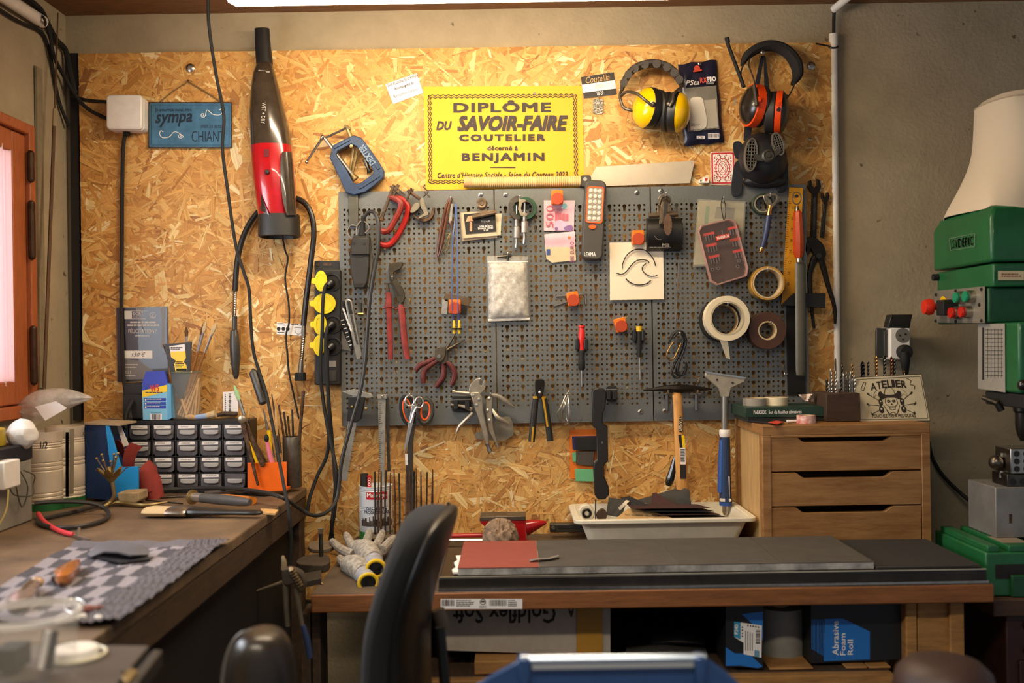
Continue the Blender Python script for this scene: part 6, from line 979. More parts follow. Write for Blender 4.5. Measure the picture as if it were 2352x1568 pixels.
strip_roll('curled red abrasive strip rising from the blue magazine file', [(283, 1070, .19), (283, 1050, .20), (290, 1028, .20), (302, 1016, .19)], (26, 10), ra); strip_roll('darker red abrasive strip inside the blue magazine file', [(260, 1015, .16), (272, 1010, .17), (284, 1026, .17), (288, 1050, .16)], (-2, 26), ra)
for i, (x, y, r, t) in enumerate(((338, 1112, 27, 'red abrasive roll standing on the bench beside the blue file'), (352, 1132, 22, 'lower red abrasive roll against the drawer cabinet'))): rt = T('abrasive_roll', t, 'abrasive roll', W(x, y+20, .17-.02*i)); q = px(.17); P(rt, 'roll', MB().tp([(x-10, y-36, .15), (x-6, y-33, .15), (x+4, y+16, .15), (x+6, y+18, .15)], [r-2, r, r, r-2], 20), ra); P(rt, 'core', MB().tp([(x-10.6, y-38, .15), (x-10, y-35, .15)], r*.5, 14), M('card_core', '', .7))
# lotus pin stand
lt = T('lotus_stand', 'brass lotus flower stand holding slim pins on the side bench', 'stand', G(240, 1168, ZL)); dl = .30; P(lt, 'stem', MB().tp([(257, 1100, dl), (261, 1125, dl), (262, 1138, dl), (254, 1152, dl), (240, 1162, dl+.01), (232, 1166, dl+.01)], 4.6, 10, 5), brass); q = px(dl); c = W(256, 1100, dl); P(lt, 'cup', MB().lathe([(4*q, -.008), (11*q, 0), (17*q, .010), (15*q, .011), (6*q, .003), (0, .002)], c, n=18), brass)
for k in range(7):
    a = 2*pi*k/7+.3; u = Vector((cos(a), sin(a), 0)); w_ = Vector((-sin(a), cos(a), 0)); P(lt, 'petal', MB().loft([[c+u*r*q+Vector((0, 0, h))-w_*wd*q, c+u*(r+1.5)*q+Vector((0, 0, h-.001)), c+u*r*q+Vector((0, 0, h))+w_*wd*q] for r, h, wd in ((8, .002, 5), (16, .009, 9), (24, .017, 8), (31, .024, 4), (35, .0255, .4))], False), brass, thick=.001)
P(lt, 'base_leaf', MB().tube([up(G(228, 1168, ZL), .006), up(G(270, 1162, ZL), .008), up(G(330, 1166, ZL), .006), up(G(385, 1160, ZL), .008)], [.003, .006, .005, .002], 8, 5), brass)
r_ = random.Random(8)
for i, (x, y) in enumerate(((222, 1053), (234, 1044), (237, 1058), (262, 1043), (266, 1050), (271, 1041), (254, 1060))): rt = T('mandrel', 'slim steel pin with a brass ball head in the lotus stand', 'pin', W(256, 1095, dl), 'pins in the lotus stand'); P(rt, 'shank', MB().tp([(252+i, 1096, dl), (x, y, dl+.01)], 1.6, 6), steel); P(rt, 'ball_head', MB().ball(W(x, y, dl+.01), 3.4*px(dl), 6), brass)
S('plaster_block', 'chipped beige block on the side bench below the blue file', 'block', MB().prism([(268, 1132), (318, 1130), (319, 1150), (312, 1155), (272, 1157)], .20, .26), M('beige_stone', '#a8926e', .9, var=.4, bump=.5), .003)
# tins
def tin(label, cx, yt, yb, r, d, extra=None):
    rt = T('paint_tin', label, 'tin', W(cx, yb, d)); q = px(d); c = W(cx, yb, d-r*q*.0); h = (W(cx, yt, d)-c).z; pr = [(r*.97*q, 0), (r*q, .003)]; 
    for f0, f1 in ((.14, .24), (.52, .62), (.80, .86)):
        for k in range(3): a = f0+(f1-f0)*k/2; pr += [(r*q, h*(a-.012)), (r*.965*q, h*a), (r*q, h*(a+.012))]
    pr += [(r*q, h*.97), (r*1.02*q, h*.985), (r*1.02*q, h), (r*.96*q, h), (r*.95*q, h*.96), (0, h*.955)]
    P(rt, 'can', MB().lathe(pr, c, n=36), M('cream_tin', '#c9b9a2', .4, .15, var=.12, vs=12)); P(rt, 'green_base', MB().lathe([(r*1.005*q, .0005), (r*1.008*q, .003), (r*1.008*q, h*.12)], c, n=36, cap=False), M('green_enamel', '#1f5a2c', .4, var=.2)); P(rt, 'inner_lid', MB().lathe([(r*.94*q, h*.90), (0, h*.90)], c, n=24), dsteel); return rt, c, q, h  # dark steel disc below the rim of the can
def on_can(c, q, r, x, y, d):
    dx = (x-0); p = W(x, y, d); ox = p.x-c.x; rr = r*q*1.006; p.y = c.y-math.sqrt(max(1e-8, rr*rr-ox*ox)); return p
for lab, cx, yt, yb, r, d, txt, tb_ in (('cream paint tin with a hand-written mark behind the grey electrical box', 99, 990, 1172, 44, .29, '1/2', (84, 1016, 97, 1032)), ('cream ribbed tin with green base beside the blue magazine file', 152, 978, 1160, 41, .24, 'DES PET', (165, 998, 192, 1004))):
    rt, c, q, h = tin(lab, cx, yt, yb, r, d); x0_, y0_, x1_, y1_ = tb_; mb = MB(); mb.text(txt, lambda u, v: on_can(c, q, r, x0_+(x1_-x0_)*u, y1_+(y0_-y1_)*v, d+.06), .012); P(rt, 'writing', mb, ink, smooth=0)
    mb = MB(); sx = cx+24 if cx < 120 else cx-4; 
    mb.loft([[on_can(c, q, r, sx+k*2.5, y, d+.06) for k in range(4)] for y in (yt+8, yb-22)], False); P(rt, 'brown_stripe' if cx < 120 else 'seam', mb, M('tin_brown', '#6b3a28', .5) if cx < 120 else M('seam_metal', '#93856f', .4, .5), smooth=0)
bg_ = T('plastic_bag', 'crumpled clear plastic bag with a paper slip lying on the tins', 'bag', W(110, 985, .27)); r_ = random.Random(2); rings = []
for x, c_, h in ((22, 953, 3), (40, 943, 14), (62, 932, 27), (88, 928, 36), (112, 924, 37), (140, 918, 30), (168, 914, 20), (192, 913, 10), (214, 914, 2)):
    o = W(x, c_, .26); q = px(.26); rings.append([o+Vector((r_.uniform(-4, 4)*q, (40*cos(a)*h/37+r_.uniform(-5, 5))*q, h*q*sin(a)*r_.uniform(.82, 1.1))) for a in [2*pi*k/14 for k in range(14)]])
P(bg_, 'film', MB().loft(rings), M('milky_film', '#cfc6ba', .2, alpha=.5, var=.3, bump=.8, bs=60), 0, 2, smooth=80); P(bg_, 'paper_slip', MB().prism([(80, 934), (128, 921), (154, 937), (104, 966)], .30, .301), white); P(bg_, 'loose_film', sheet(MB(), [(20, 950), (80, 930), (110, 960), (72, 982)], 8, 8, lambda u, v: .29+.01*sin(7*u)*cos(5*v)), M('milky_film', '', .2))
# electrical box
eb = T('electrical_box', 'grey metal electrical box with dark top band at the window end of the side bench', 'electrical box', Vector((-1.085, -.54, ZL))); xr = W(75, 1195, .44).x; zt = W(75, 1016, .44).z; egrey = M('grey_enamel', '#8f8a7f', .5, .2, var=.25, vs=14)
P(eb, 'case', MB().box((XL+.004, -.66, ZL+.001), (xr, -.44, zt-.035)), egrey, .003); P(eb, 'top_band', MB().box((XL+.003, -.662, zt-.034), (xr+.002, -.438, zt)), M('navy_black', '#14161c', .5), .003); P(eb, 'socket_block', MB().box((xr, -.61, ZL+.09), (xr+.028, -.545, ZL+.145)), whitep, .003)
for k, pts in enumerate((((-.50, .115), (-.47, .10), (-.46, .08), (-.48, .06), (-.54, .07), (-.58, .10)), ((-.52, .12), (-.50, .08), (-.51, .04), (-.55, .09)))): P(eb, 'wire', MB().tube([(xr+.012+.008*(i % 2), y, ZL+z) for i, (y, z) in enumerate(pts)], .0013, 6, 5), M('wire_olive', '#3a3a28', .5))
P(eb, 'yellow_wire', MB().tube([(xr+.03, -.60, ZL+.09), (xr+.035, -.62, ZL+.05), (xr+.02, -.64, ZL+.01)], .0014, 6, 5), M('wire_yellow', '#b5a04a', .5))
ytape = T('tape_roll', 'thick yellow tape roll lying on the electrical box', 'tape roll', Vector((XL+.055, -.52, zt))); P(ytape, 'tape', MB().lathe([(.045, 0), (.046, .002), (.046, .034), (.044, .036), (.030, .036), (.030, 0)], (XL+.052, -.52, zt+.001), n=30), M('khaki_tape', '#b59a2e', .45, var=.15), .001); P(ytape, 'core', MB().lathe([(.029, .0365), (.026, .0365), (.026, 0)], (XL+.052, -.52, zt+.001), n=24, cap=False), M('card_core', '', .7))
r_ = random.Random(4); mb = MB(); o = W(50, 996, .47); rings = [[o+Vector((.034*sin(b_)*cos(a)*r_.uniform(.55, 1.25), .03*sin(b_)*sin(a)*r_.uniform(.6, 1.25), .034*cos(b_)*r_.uniform(.8, 1.1))) for a in [2*pi*k/12 for k in range(12)]] for b_ in [pi*j/8+.01 for j in range(9)]]; mb.loft(rings); S('crumpled_tissue', 'crumpled white tissue on the electrical box beside the yellow tape', 'tissue', mb, M('tissue', '#dcd8d4', .8, bump=.8, bs=60), 0, 1)
# brushes, knives on the bench
def along(x0, y0, x1, y1, h): a, b_ = up(G(x0, y0, ZL), h), up(G(x1, y1, ZL), h); return lambda t: a+(b_-a)*t
fb_ = T('flat_brush', 'wide paint brush with pale bristles lying on the side bench', 'brush', G(470, 1192, ZL)); f = along(338, 1186, 602, 1190, .012); P(fb_, 'bristles', MB().tube([f(0), f(.04), f(.22)], [.009, .011, .010], 12, flat=2.8), pb); P(fb_, 'ferrule', MB().tube([f(.21), f(.36), f(.38)], [.0105, .0105, .009], 12, flat=2.8), steel); P(fb_, 'handle', MB().tube([f(.36), f(.42), f(.55), f(.75), f(.95), f(1)], [.009, .010, .008, .006, .006, .003], 12, 3, flat=2.0), M('black_lacquer', '#1c1c1c', .35))
kn = T('stub_knife', 'grey-handled knife with brass guard lying behind the wide brush', 'knife', G(520, 1172, ZL)); f = along(410, 1160, 575, 1176, .022); P(kn, 'blade', MB().tube([f(0), f(.2)], [.001, .003], 8, flat=2.5), steel); P(kn, 'guard', MB().tube([f(.195), f(.215)], .017, 18), brass); P(kn, 'ferrule', MB().tube([f(.21), f(.34)], [.010, .011], 14), chrome); P(kn, 'handle', MB().tube([f(.33), f(.6), f(.85), f(1)], [.0105, .012, .011, .007], 14, 3), M('dusty_grey_handle', '#4e4a47', .6, var=.2))
oh = T('orange_handle_tool', 'orange wooden-handled tool lying behind the grey-handled knife', 'tool', G(545, 1160, ZL)); f = along(500, 1150, 578, 1160, .010); P(oh, 'handle', MB().tube([f(0), f(.3), f(1)], [.006, .009, .010], 10, flat=1.6), M('orange_wood', '#d07a22', .5, var=.2)); 
for i, (x0_, y0_, x1_, y1_, r, mt, t, nm) in enumerate(((470, 1143, 600, 1134, .010, M('dark_wood_handle', '#3d3129', .6, var=.3), 'dark round handle lying across the back of the side bench', 'round_stick'), (520, 1131, 612, 1140, .009, M('dark_wood_handle', '', .6), 'second dark handle near the orange cup on the side bench', 'round_stick'), (355, 1146, 440, 1141, .003, dsteel, 'thin dark file lying in front of the drawer cabinet', 'file_tool'), (335, 1150, 420, 1158, .002, dsteel, 'thin rod lying between lotus stand and wide brush', 'rod'))): S(nm, t, 'tool', MB().tube([up(G(x0_, y0_, ZL), r), up(G((x0_+x1_)/2, (y0_+y1_)/2, ZL), r), up(G(x1_, y1_, ZL), r)], [r*.6, r, r*.8], 10), mt)
S('wood_chip', 'pale wood chip at the bench edge beside the wide brush', 'chip', MB().ext([up(G(x, y, ZL), .001) for x, y in ((598, 1172), (640, 1175), (632, 1184), (604, 1182))], Vector((0, 0, .004))), wood)
rl = T('test_clip', 'red test lead with crocodile clip lying on the side bench', 'lead', G(150, 1228, ZL)); P(rl, 'sleeve', MB().tube([up(G(88, 1190, ZL), .010), up(G(100, 1205, ZL), .008), up(G(125, 1220, ZL), .006), up(G(152, 1231, ZL), .006), up(G(168, 1234, ZL), .006)], [.005, .005, .0045, .005, .004], 10, 4), M('coral_red', '#e0404a', .45)); P(rl, 'clip', MB().tube([up(G(167, 1234, ZL), .005), up(G(185, 1240, ZL), .004), up(G(206, 1243, ZL), .004)], [.002, .004, .002], 8).tube([up(G(178, 1238, ZL), .005), up(G(182, 1234, ZL), .018)], .003, 8), steel)
# towel
def TW(u, v):
    a, b_, c_, e_ = [G(x, y, ZL) for x, y in ((172, 1251), (528, 1249), (276, 1442), (-150, 1436))]
    return (a*(1-u)+b_*u)*(1-v)+(e_*(1-u)+c_*u)*v
tl_ = T('checked_towel', 'grey checked terry towel spread on the side bench under the knife parts', 'towel', TW(.5, .5)); nx, ny = 96, 72; vs = []; r_ = random.Random(6)
for j in range(ny+1):
    for i in range(nx+1):
        u, v = i/nx, j/ny; h = .004+.0012*sin(u*19+v*7)+.0008*r_.uniform(-1, 1); e = min(u*6, (1-u)*9, v*9, (1-v)*9)
        if u > .76: h += .003*(.5+.5*sin(u*150+3*sin(v*40)))+.002
        if u > .965 or v < .03 or v > .965: h += .005*(.7+.3*sin(v*24+u*30))
        vs.append(up(TW(u+.006*sin(v*22), v+.01*sin(u*17)), max(.0012, h)))
mb = MB(); fs = [(j*(nx+1)+i, j*(nx+1)+i+1, (j+1)*(nx+1)+i+1, (j+1)*(nx+1)+i) for j in range(ny) for i in range(nx)]; mb.add(vs, fs); mb.m = []
for j in range(ny):
    for i in range(nx):
        if i/nx > .74: m_ = 2 if (i+(j//3)) % 2 else 1
        elif j/ny < .07 or j/ny > .93: m_ = 2
        else: m_ = ((i//8)+(j//9)) % 2
        mb.m.append(m_)
P(tl_, 'cloth', mb, [M('terry_light', '#8a8389', .95, bump=.6, bs=400), M('terry_dark', '#454249', .95, bump=.6, bs=400), M('terry_mid', '#625d63', .95, bump=.6, bs=400)], smooth=60)
ZT = ZL+.006
def blob(name, label, cat, x, y, pts, h, mt, ro=0): S(name, label, cat, MB().loft([[G(x+px_*k, y+py_*k, ZT)+Vector((0, 0, hh)) for px_, py_ in cc(pts, 3)] for k, hh in ((.9, 0), (1, h*.4), (.9, h*.85), (.55, h))]), mt, 0, 1)
ks = T('knife_scale', 'amber wooden knife handle scale on the checked towel', 'knife part', G(155, 1325, ZT)); amb = M('amber_burl', '#a5622c', .25, var=.5, vs=60, coat=.6); P(ks, 'scale', MB().loft([[G(155+a*k, 1326+b_*k, ZT)+Vector((0, 0, hh)) for a, b_ in cc([(-32, 10), (-28, 0), (5, -18), (27, -24), (30, -14), (8, 12), (-20, 20)], 3)] for k, hh in ((.92, .0), (1, .005), (.95, .014), (.6, .018))]), amb); P(ks, 'bolster', MB().ball(G(130, 1336, ZT)+Vector((0, 0, .006)), .008, 6), M('dark_horn', '#3a2c26', .3))
fk = T('folding_knife', 'closed folding knife with pale horn handle on the checked towel', 'knife', G(55, 1380, ZT)); P(fk, 'handle', MB().loft([[G(55+a*k, 1380+b_*k, ZT)+Vector((0, 0, hh)) for a, b_ in cc([(-42, 24), (-30, 14), (5, -8), (22, -30), (38, -28), (34, -2), (10, 18), (-20, 28)], 3)] for k, hh in ((.92, 0), (1, .006), (.95, .016), (.6, .02))]), M('grey_horn', '#7d6c66', .25, var=.4, vs=50, coat=.6)); P(fk, 'blade_spine', MB().tube([G(16, 1402, ZT)+Vector((0, 0, .01)), G(50, 1385, ZT)+Vector((0, 0, .02)), G(72, 1366, ZT)+Vector((0, 0, .021))], .0025, 8, 4), steel); P(fk, 'tan_bolster', MB().ball(G(84, 1356, ZT)+Vector((0, 0, .012)), .011, 6, (1, 1, .8)), M('tan_horn', '#b08a66', .3, coat=.5))
rk = T('key_ring', 'thin ring with a reddish tag on the checked towel', 'key ring', G(172, 1395, ZT)); P(rk, 'ring', MB().tube([G(172+24*cos(a), 1398+17*sin(a), ZT)+Vector((0, 0, .004)) for a in [2*pi*k/24 for k in range(24)]], .0012, 6, 0, True), chrome); P(rk, 'tag', MB().tube([G(178, 1408, ZT)+Vector((0, 0, .004)), G(206, 1404, ZT)+Vector((0, 0, .004)), G(240, 1401, ZT)+Vector((0, 0, .005))], [.005, .005, .001], 8), M('brick_red', '#7d4038', .5))
S('bone_stick', 'white bone-coloured stick on the near edge of the towel', 'stick', MB().tube([G(126, 1436, ZT)+Vector((0, 0, .004)), G(160, 1431, ZT)+Vector((0, 0, .005)), G(196, 1424, ZT)+Vector((0, 0, .005))], [.004, .005, .0045], 10), whitep)
S('chalk_crumb', 'tiny white crumb right of the bone stick on the towel', 'crumb', MB().ball(G(226, 1422, ZT)+Vector((0, 0, .003)), .004, 5, (1.4, 1, .8)), whitep)
lw = T('leather_wallet', 'folded dark leather piece lying at the back of the towel', 'leather piece', G(275, 1285, ZT)); P(lw, 'upper_fold', MB().loft([[G(a, b_, ZT)+Vector((0, 0, h)) for a, b_, h in row] for row in ([(202, 1279, .004), (225, 1268, .014), (252, 1266, .018), (330, 1276, .018), (340, 1278, .014)], [(210, 1284, .004), (240, 1286, .014), (272, 1290, .016), (300, 1292, .012), (342, 1282, .006)])], False), M('slate_leather', '#5a5a60', .5, var=.2), thick=.003); P(lw, 'lower_fold', MB().ext([G(a, b_, ZT)+Vector((0, 0, .001)) for a, b_ in ((204, 1280), (280, 1296), (345, 1288), (335, 1276), (240, 1270))], Vector((0, 0, .003))), M('dark_leather', '#232024', .6))
# near end of the bench
ZS = ZL+.006; sl = T('metal_plate', 'dark grinding plate at the near end of the side bench, out of focus', 'plate', G(200, 1560, ZS)); cor = [(-60, 1478), (342, 1482), (262, 1575), (180, 1700), (-200, 1700)]; P(sl, 'plate', MB().ext([G(x, y, ZS) for x, y in cor], Vector((0, 0, -.012))), M('slate_plate', '#5a5450', .45, .4, var=.3, vs=14), .001); P(sl, 'edge_rail', MB().ext([G(x, y, ZS-.004) for x, y in ((352, 1490), (374, 1492), (290, 1600), (262, 1600))], Vector((0, 0, -.02))), M('dark_rail', '#2b2622', .5), .002); P(sl, 'latch', MB().ext([G(x, y, ZS) for x, y in ((275, 1545), (302, 1532), (318, 1540), (288, 1568))], Vector((0, 0, -.006))), brass, .001)
P(sl, 'bracket', MB().box((-.62, -1.45, ZL-.06), (-.56, -1.30, ZS-.014)), oldw)
cj = T('clear_tub', 'clear plastic tub with white lid and small parts, blurred in the corner', 'tub', G(70, 1530, ZS)); c = G(62, 1540, ZS); P(cj, 'tub', MB().lathe([(.050, .001), (.053, .003), (.055, .062), (.057, .064), (.054, .065), (.051, .004)], c, n=28, cap=False), M('tub_clear', '#cfc9c0', .08, alpha=.12)); P(cj, 'rim', MB().lathe([(.0555, .060), (.0585, .061), (.0585, .067), (.0545, .067)], c, n=28, cap=False), M('tub_rim', '#e4e0da', .15, alpha=.7)); P(cj, 'dark_parts', MB().box((c.x-.03, c.y-.015, c.z+.004), (c.x-.005, c.y+.02, c.z+.028)).cyl(c+Vector((.025, -.01, .004)), c+Vector((.028, 0, .045)), .008), blackm); P(cj, 'white_part', MB().cyl(c+Vector((.03, -.03, .012)), c+Vector((.038, -.028, .052)), .003), whitep)
wl = T('plastic_disc', 'round white plastic disc lying beside the clear tub on the grinding plate', 'disc', G(180, 1500, ZS)); P(wl, 'cap', MB().lathe([(.026, 0), (.027, .002), (.025, .010), (.010, .012), (0, .012)], G(172, 1506, ZS), n=24), whitep); P(wl, 'ring', MB().tube([G(172, 1508, ZS)+Vector((.034*cos(a), .034*sin(a), .003)) for a in [2*pi*k/26 for k in range(26)]], .002, 6, 0, True), M('cream_ring', '#d8d0b4', .4))
# ---------------------------------------------------------------- low workbench
def B(x, y, h=0): return up(G(x, y, ZB), h)
# coffee can
q = px(.06); cc_ = Vector((W(864, 1200, .062).x, -.062, ZB)); hC = W(864, 1113, .062).z-ZB; can = T('coffee_can', 'white coffee tin with red label and crowd picture holding a marker, behind the rods', 'tin', cc_); rC = 38*q
pr = [(rC*.97, 0), (rC, .003)]; 
for a in (.60, .63, .90, .93): pr += [(rC, hC*(a-.012)), (rC*.97, hC*a), (rC, hC*(a+.012))]
P(can, 'can', MB().lathe(pr+[(rC, hC*.985), (rC*1.02, hC*.99), (rC*1.02, hC), (rC*.96, hC), (rC*.95, hC*.965), (0, hC*.96)], cc_, n=36), M('white_tin', '#d9dde0', .35, .15, var=.06)); P(can, 'green_base', MB().lathe([(rC*1.006, .001), (rC*1.008, .004), (rC*1.008, hC*.20)], cc_, n=36, cap=False), M('leaf_green', '#2c7d3a', .4, var=.2))
def canf(x0, y0, x1, y1, k=1.012):
    def f(u, v):
        p = W(x0+(x1-x0)*u, y1+(y0-y1)*v, .062+.04); ox = max(-.99*rC, min(.99*rC, (p.x-cc_.x))); return Vector((cc_.x+ox, cc_.y-math.sqrt((rC*k)**2-ox*ox), p.z))
    return f
def cpatch(mb, x0, y0, x1, y1, k, n=8): f = canf(x0, y0, x1, y1, k); return mb.loft([[f(i/n, v) for i in range(n+1)] for v in (0, 1)], False)
P(can, 'red_label', cpatch(MB(), 841, 1130, 888, 1147, 1.010), M('label_red2', '#c01622', .4), smooth=0); mb = MB(); mb.text('Malongo', canf(843, 1132, 886, 1145, 1.016), .02); P(can, 'label_lettering', mb, white, smooth=0)
mb = MB(); mb.text('DES PETITS', canf(842, 1165, 887, 1172, 1.012), .02).text('PRODUCTEURS', canf(836, 1173, 892, 1180, 1.012), .02); P(can, 'navy_lettering', mb, M('navy_ink', '', .7), smooth=0); mb = MB(); r_ = random.Random(3)
for i in range(26): x = 829+i*2.7; h = r_.uniform(8, 22); cpatch(mb, x, 1207-h, x+2.4, 1209, 1.010+.001*(i % 3), 2)
P(can, 'crowd_picture', mb, M('crowd_brown', '#4a3a30', .6, var=.5, vs=300), smooth=0); mb = MB(); mb.text('FRANCE', canf(846, 1213, 870, 1219, 1.016)); P(can, 'base_lettering', mb, white, smooth=0)
mk2 = T('marker', 'thick black and red marker standing in the coffee tin', 'marker', W(841, 1120, .06)); P(mk2, 'black_side', MB().tp([(837, 1130, .06), (837, 1089, .06), (837, 1087, .06)], [9, 9, 8], 14), blackm); P(mk2, 'red_label', MB().prism([(844, 1092), (852, 1092), (852, 1122), (844, 1122)], .062, .070), M('label_red2', '', .4)); mb = MB(); mb.tx('COO', 839, 1103, 857, 1109, .0704, -90, .02); P(mk2, 'lettering', mb, white, smooth=0)
# rack of rods
rk_ = T('rod_rack', 'low dark wooden rack standing on the workbench with upright rods', 'rack', B(930, 1255)); P(rk_, 'block', MB().box((W(853, 1240, .13).x, -.17, ZB), (W(1022, 1240, .13).x, -.10, ZB+.024)), M('rack_wood', '#3c2a1c', .7, var=.3), .002); P(rk_, 'top_strip', MB().box((W(851, 1240, .13).x, -.172, ZB+.024), (W(1024, 1240, .13).x, -.098, ZB+.029)), M('rack_metal', '#7a6c58', .5, .4, var=.3), .001)
r_ = random.Random(12); NR = [862, 869, 875, 885, 896, 907, 918, 935, 942, 949, 956, 967, 979, 993]
for i, x in enumerate(NR):
    rr = 4.6 if x in (935, 942, 949) else r_.uniform(2, 3.2); top = 1072+r_.uniform(0, 16); S('steel_rod', 'brown rusty rod standing in the low rack beside the coffee tin', 'rod', MB().tp([(x, 1228, .13), (x+r_.uniform(-1, 1), (top+1228)/2, .13), (x+r_.uniform(-2, 2), top, .13)], [rr, rr, rr*(.5 if i % 3 else .9)], 8), rust if i % 3 else dsteel, group='rods in the low rack')
# anvil, nut, odds
an = T('anvil', 'small red anvil with bare steel face on the workbench', 'anvil', Vector((W(1165, 1250, .15).x, -.15, ZB))); P(an, 'body', MB().prism([(1101, 1195), (1208, 1193), (1209, 1236), (1216, 1248), (1222, 1262), (1130, 1262), (1142, 1240), (1138, 1224), (1118, 1213), (1103, 1200)], .115, .175), M('anvil_red', '#a80f14', .3, coat=.3, var=.15), .003); P(an, 'face', MB().prism([(1102, 1187), (1208, 1185), (1208, 1194), (1101, 1196)], .112, .178), M('bare_steel', '#6b6052', .4, .7, var=.3), .001); P(an, 'horn', MB().tp([(1206, 1212, .145), (1222, 1207, .145), (1240, 1202, .145), (1253, 1200, .145), (1255, 1200, .145)], [19, 15, 9, 4.5, 2], 16), M('anvil_red', '', .3))
wn = T('walnut_carving', 'large wrinkled brown walnut-like lump in front of the red anvil', 'walnut', Vector((W(1149, 1250, .24).x, -.24, ZB))); o = Vector((W(1149, 1200, .24).x, -.24, ZB+.035)); R0 = 41*px(.24); rings = []; n = 48
for j in range(33):
    b_ = pi*j/32+.0005
    ring = []
    for i in range(n):
        a = 2*pi*i/n; s_ = sin(b_); wv = sin(9*a+4*sin(6*b_))*.5+sin(17*a+5*b_+3*sin(3*a))*.35+sin(13*b_+7*sin(4*a))*.35; rr = R0*(1+.085*wv*min(1, 2*s_)-.05*math.exp(-((a-1.5*pi)/.06)**2)); ring.append(o+Vector((rr*s_*cos(a), rr*s_*sin(a), rr*1.15*cos(b_))))
    rings.append(ring)
P(wn, 'shell', MB().loft(rings), M('walnut_shell', '#8f7760', .9, var=.55, vs=70, bump=.8, bs=150))
rh = T('red_rod', 'red-painted rod with steel bar lying left of the anvil', 'rod', B(1070, 1245)); P(rh, 'red_handle', MB().tp([(1020, 1231, .16), (1112, 1229, .16)], 5.5, 12), M('anvil_red', '', .3)); P(rh, 'steel_bar', MB().tube([W(1020, 1240, .20), W(1112, 1239, .20)], .005, 8, flat=2), steel)
at_ = T('angle_gauge', 'dark angle gauge stock with a screw lying behind the white tray', 'angle gauge', B(1300, 1230)); P(at_, 'stock', MB().prism(rrect(1263, 1203, 1345, 1223, 3), .05, .075), M('dark_bronze', '#3f3a33', .45, .4), .002); P(at_, 'slot', MB().prism(rrect(1281, 1207, 1340, 1213, 2), .075, .0762), ink); P(at_, 'screw', MB().lathe([(5*px(.08), 0), (4*px(.08), .003), (0, .003)], W(1271, 1212, .076), (0, -1, 0), 12), steel)
# tray of sandpaper
tr_ = T('plastic_tray', 'off-white plastic tray full of sandpaper on the workbench', 'tray', B(1525, 1262)); xa, xb = W(1330, 1190, .235).x, W(1726, 1190, .235).x; zr = W(1530, 1190, .235).z; ivory = M('ivory_plastic', '#dcd3bd', .45, var=.12, vs=16)
def rr3(x0, x1, y0, y1, z, r=.02): return [Vector((a, b_, z)) for a, b_ in rrect(x0, y0, x1, y1, r, 5)]
P(tr_, 'tub', MB().loft([rr3(xa+.030, xb-.030, -.205, -.045, ZB+.001), rr3(xa+.006, xb-.006, -.228, -.022, zr-.012), rr3(xa+.004, xb-.004, -.230, -.020, zr-.002), rr3(xa+.010, xb-.010, -.224, -.026, zr-.002), rr3(xa+.034, xb-.034, -.200, -.05, ZB+.006)]), ivory); P(tr_, 'rim', MB().loft([rr3(xa-.012, xb+.012, -.246, -.006, z) if k == 0 else rr3(xa+.004, xb-.004, -.230, -.020, z) for k, z in ((1, zr-.010), (0, zr-.010), (0, zr), (1, zr), (1, zr-.010))], False), ivory, .002)
ZP = zr-.01
brg = T('bearing', 'round cream roller with dark bearing at the left end of the white tray', 'bearing', W(1347, 1195, .16)); q = px(.17); P(brg, 'roller', MB().lathe([(19*q, -.02), (19*q, .004), (17*q, .006), (11*q, .006)], W(1347, 1177, .17), (0, -1, 0), 26), M('cream_roller', '#cfc4aa', .5)); P(brg, 'bearing_ring', MB().lathe([(11.5*q, .0), (11.5*q, .007), (9*q, .008), (8*q, .006), (7*q, .008), (5*q, .007), (4.5*q, .002), (0, .002)], W(1347, 1177, .17), (0, -1, 0), 26), dsteel)
def paper(t, cor, mt, amp, sd, d0, d1, grp='sandpaper sheets in the tray'): k = crinkle(sd, amp); return S('sandpaper_sheet', t, 'sandpaper', sheet(MB(), cor, 12, 8, lambda u, v: d0+(d1-d0)*v+k(u, v)), mt, thick=.0008, group=grp)
g_ = M('grey_sandpaper', '#3a3732', .9, bump=.3, bs=700); mr = M('maroon_sandpaper', '#3d201e', .85, bump=.3, bs=700); bk2 = M('black_sandpaper', '#1e1c1b', .85, bump=.3, bs=700); tan = M('tan_backing', '#b58f5a', .8, var=.15)
paper('large grey sandpaper standing tilted at the back of the white tray', [(1456, 1150), (1566, 1118), (1582, 1124), (1590, 1172)], g_, .002, 1, .05, .10); paper('maroon sandpaper triangle in the middle of the white tray', [(1498, 1133), (1506, 1131), (1555, 1160), (1494, 1168)], mr, .001, 2, .08, .12)
paper('grey sandpaper square at the left inside the white tray', [(1398, 1142), (1440, 1148), (1428, 1188), (1392, 1182)], g_, .002, 3, .13, .16); paper('black curled sandpaper across the middle of the white tray', [(1424, 1143), (1446, 1139), (1496, 1162), (1470, 1170)], bk2, .002, 4, .11, .15)
for i, (cor, mt, t) in enumerate((([(1438, 1155), (1600, 1158), (1632, 1166), (1450, 1168)], mr, 'uppermost maroon sheet of the flat stack in the white tray'), ([(1446, 1163), (1610, 1166), (1640, 1174), (1480, 1174)], bk2, 'black sheet second from the top of the flat stack'), ([(1465, 1169), (1620, 1172), (1655, 1181), (1500, 1183)], mr, 'maroon sheet third from the top of the flat stack'), ([(1485, 1176), (1640, 1179), (1668, 1187), (1530, 1190)], bk2, 'lowest black sheet of the flat stack in the tray'))): paper(t, cor, mt, .001, 10+i, .10+.01*i, .20)
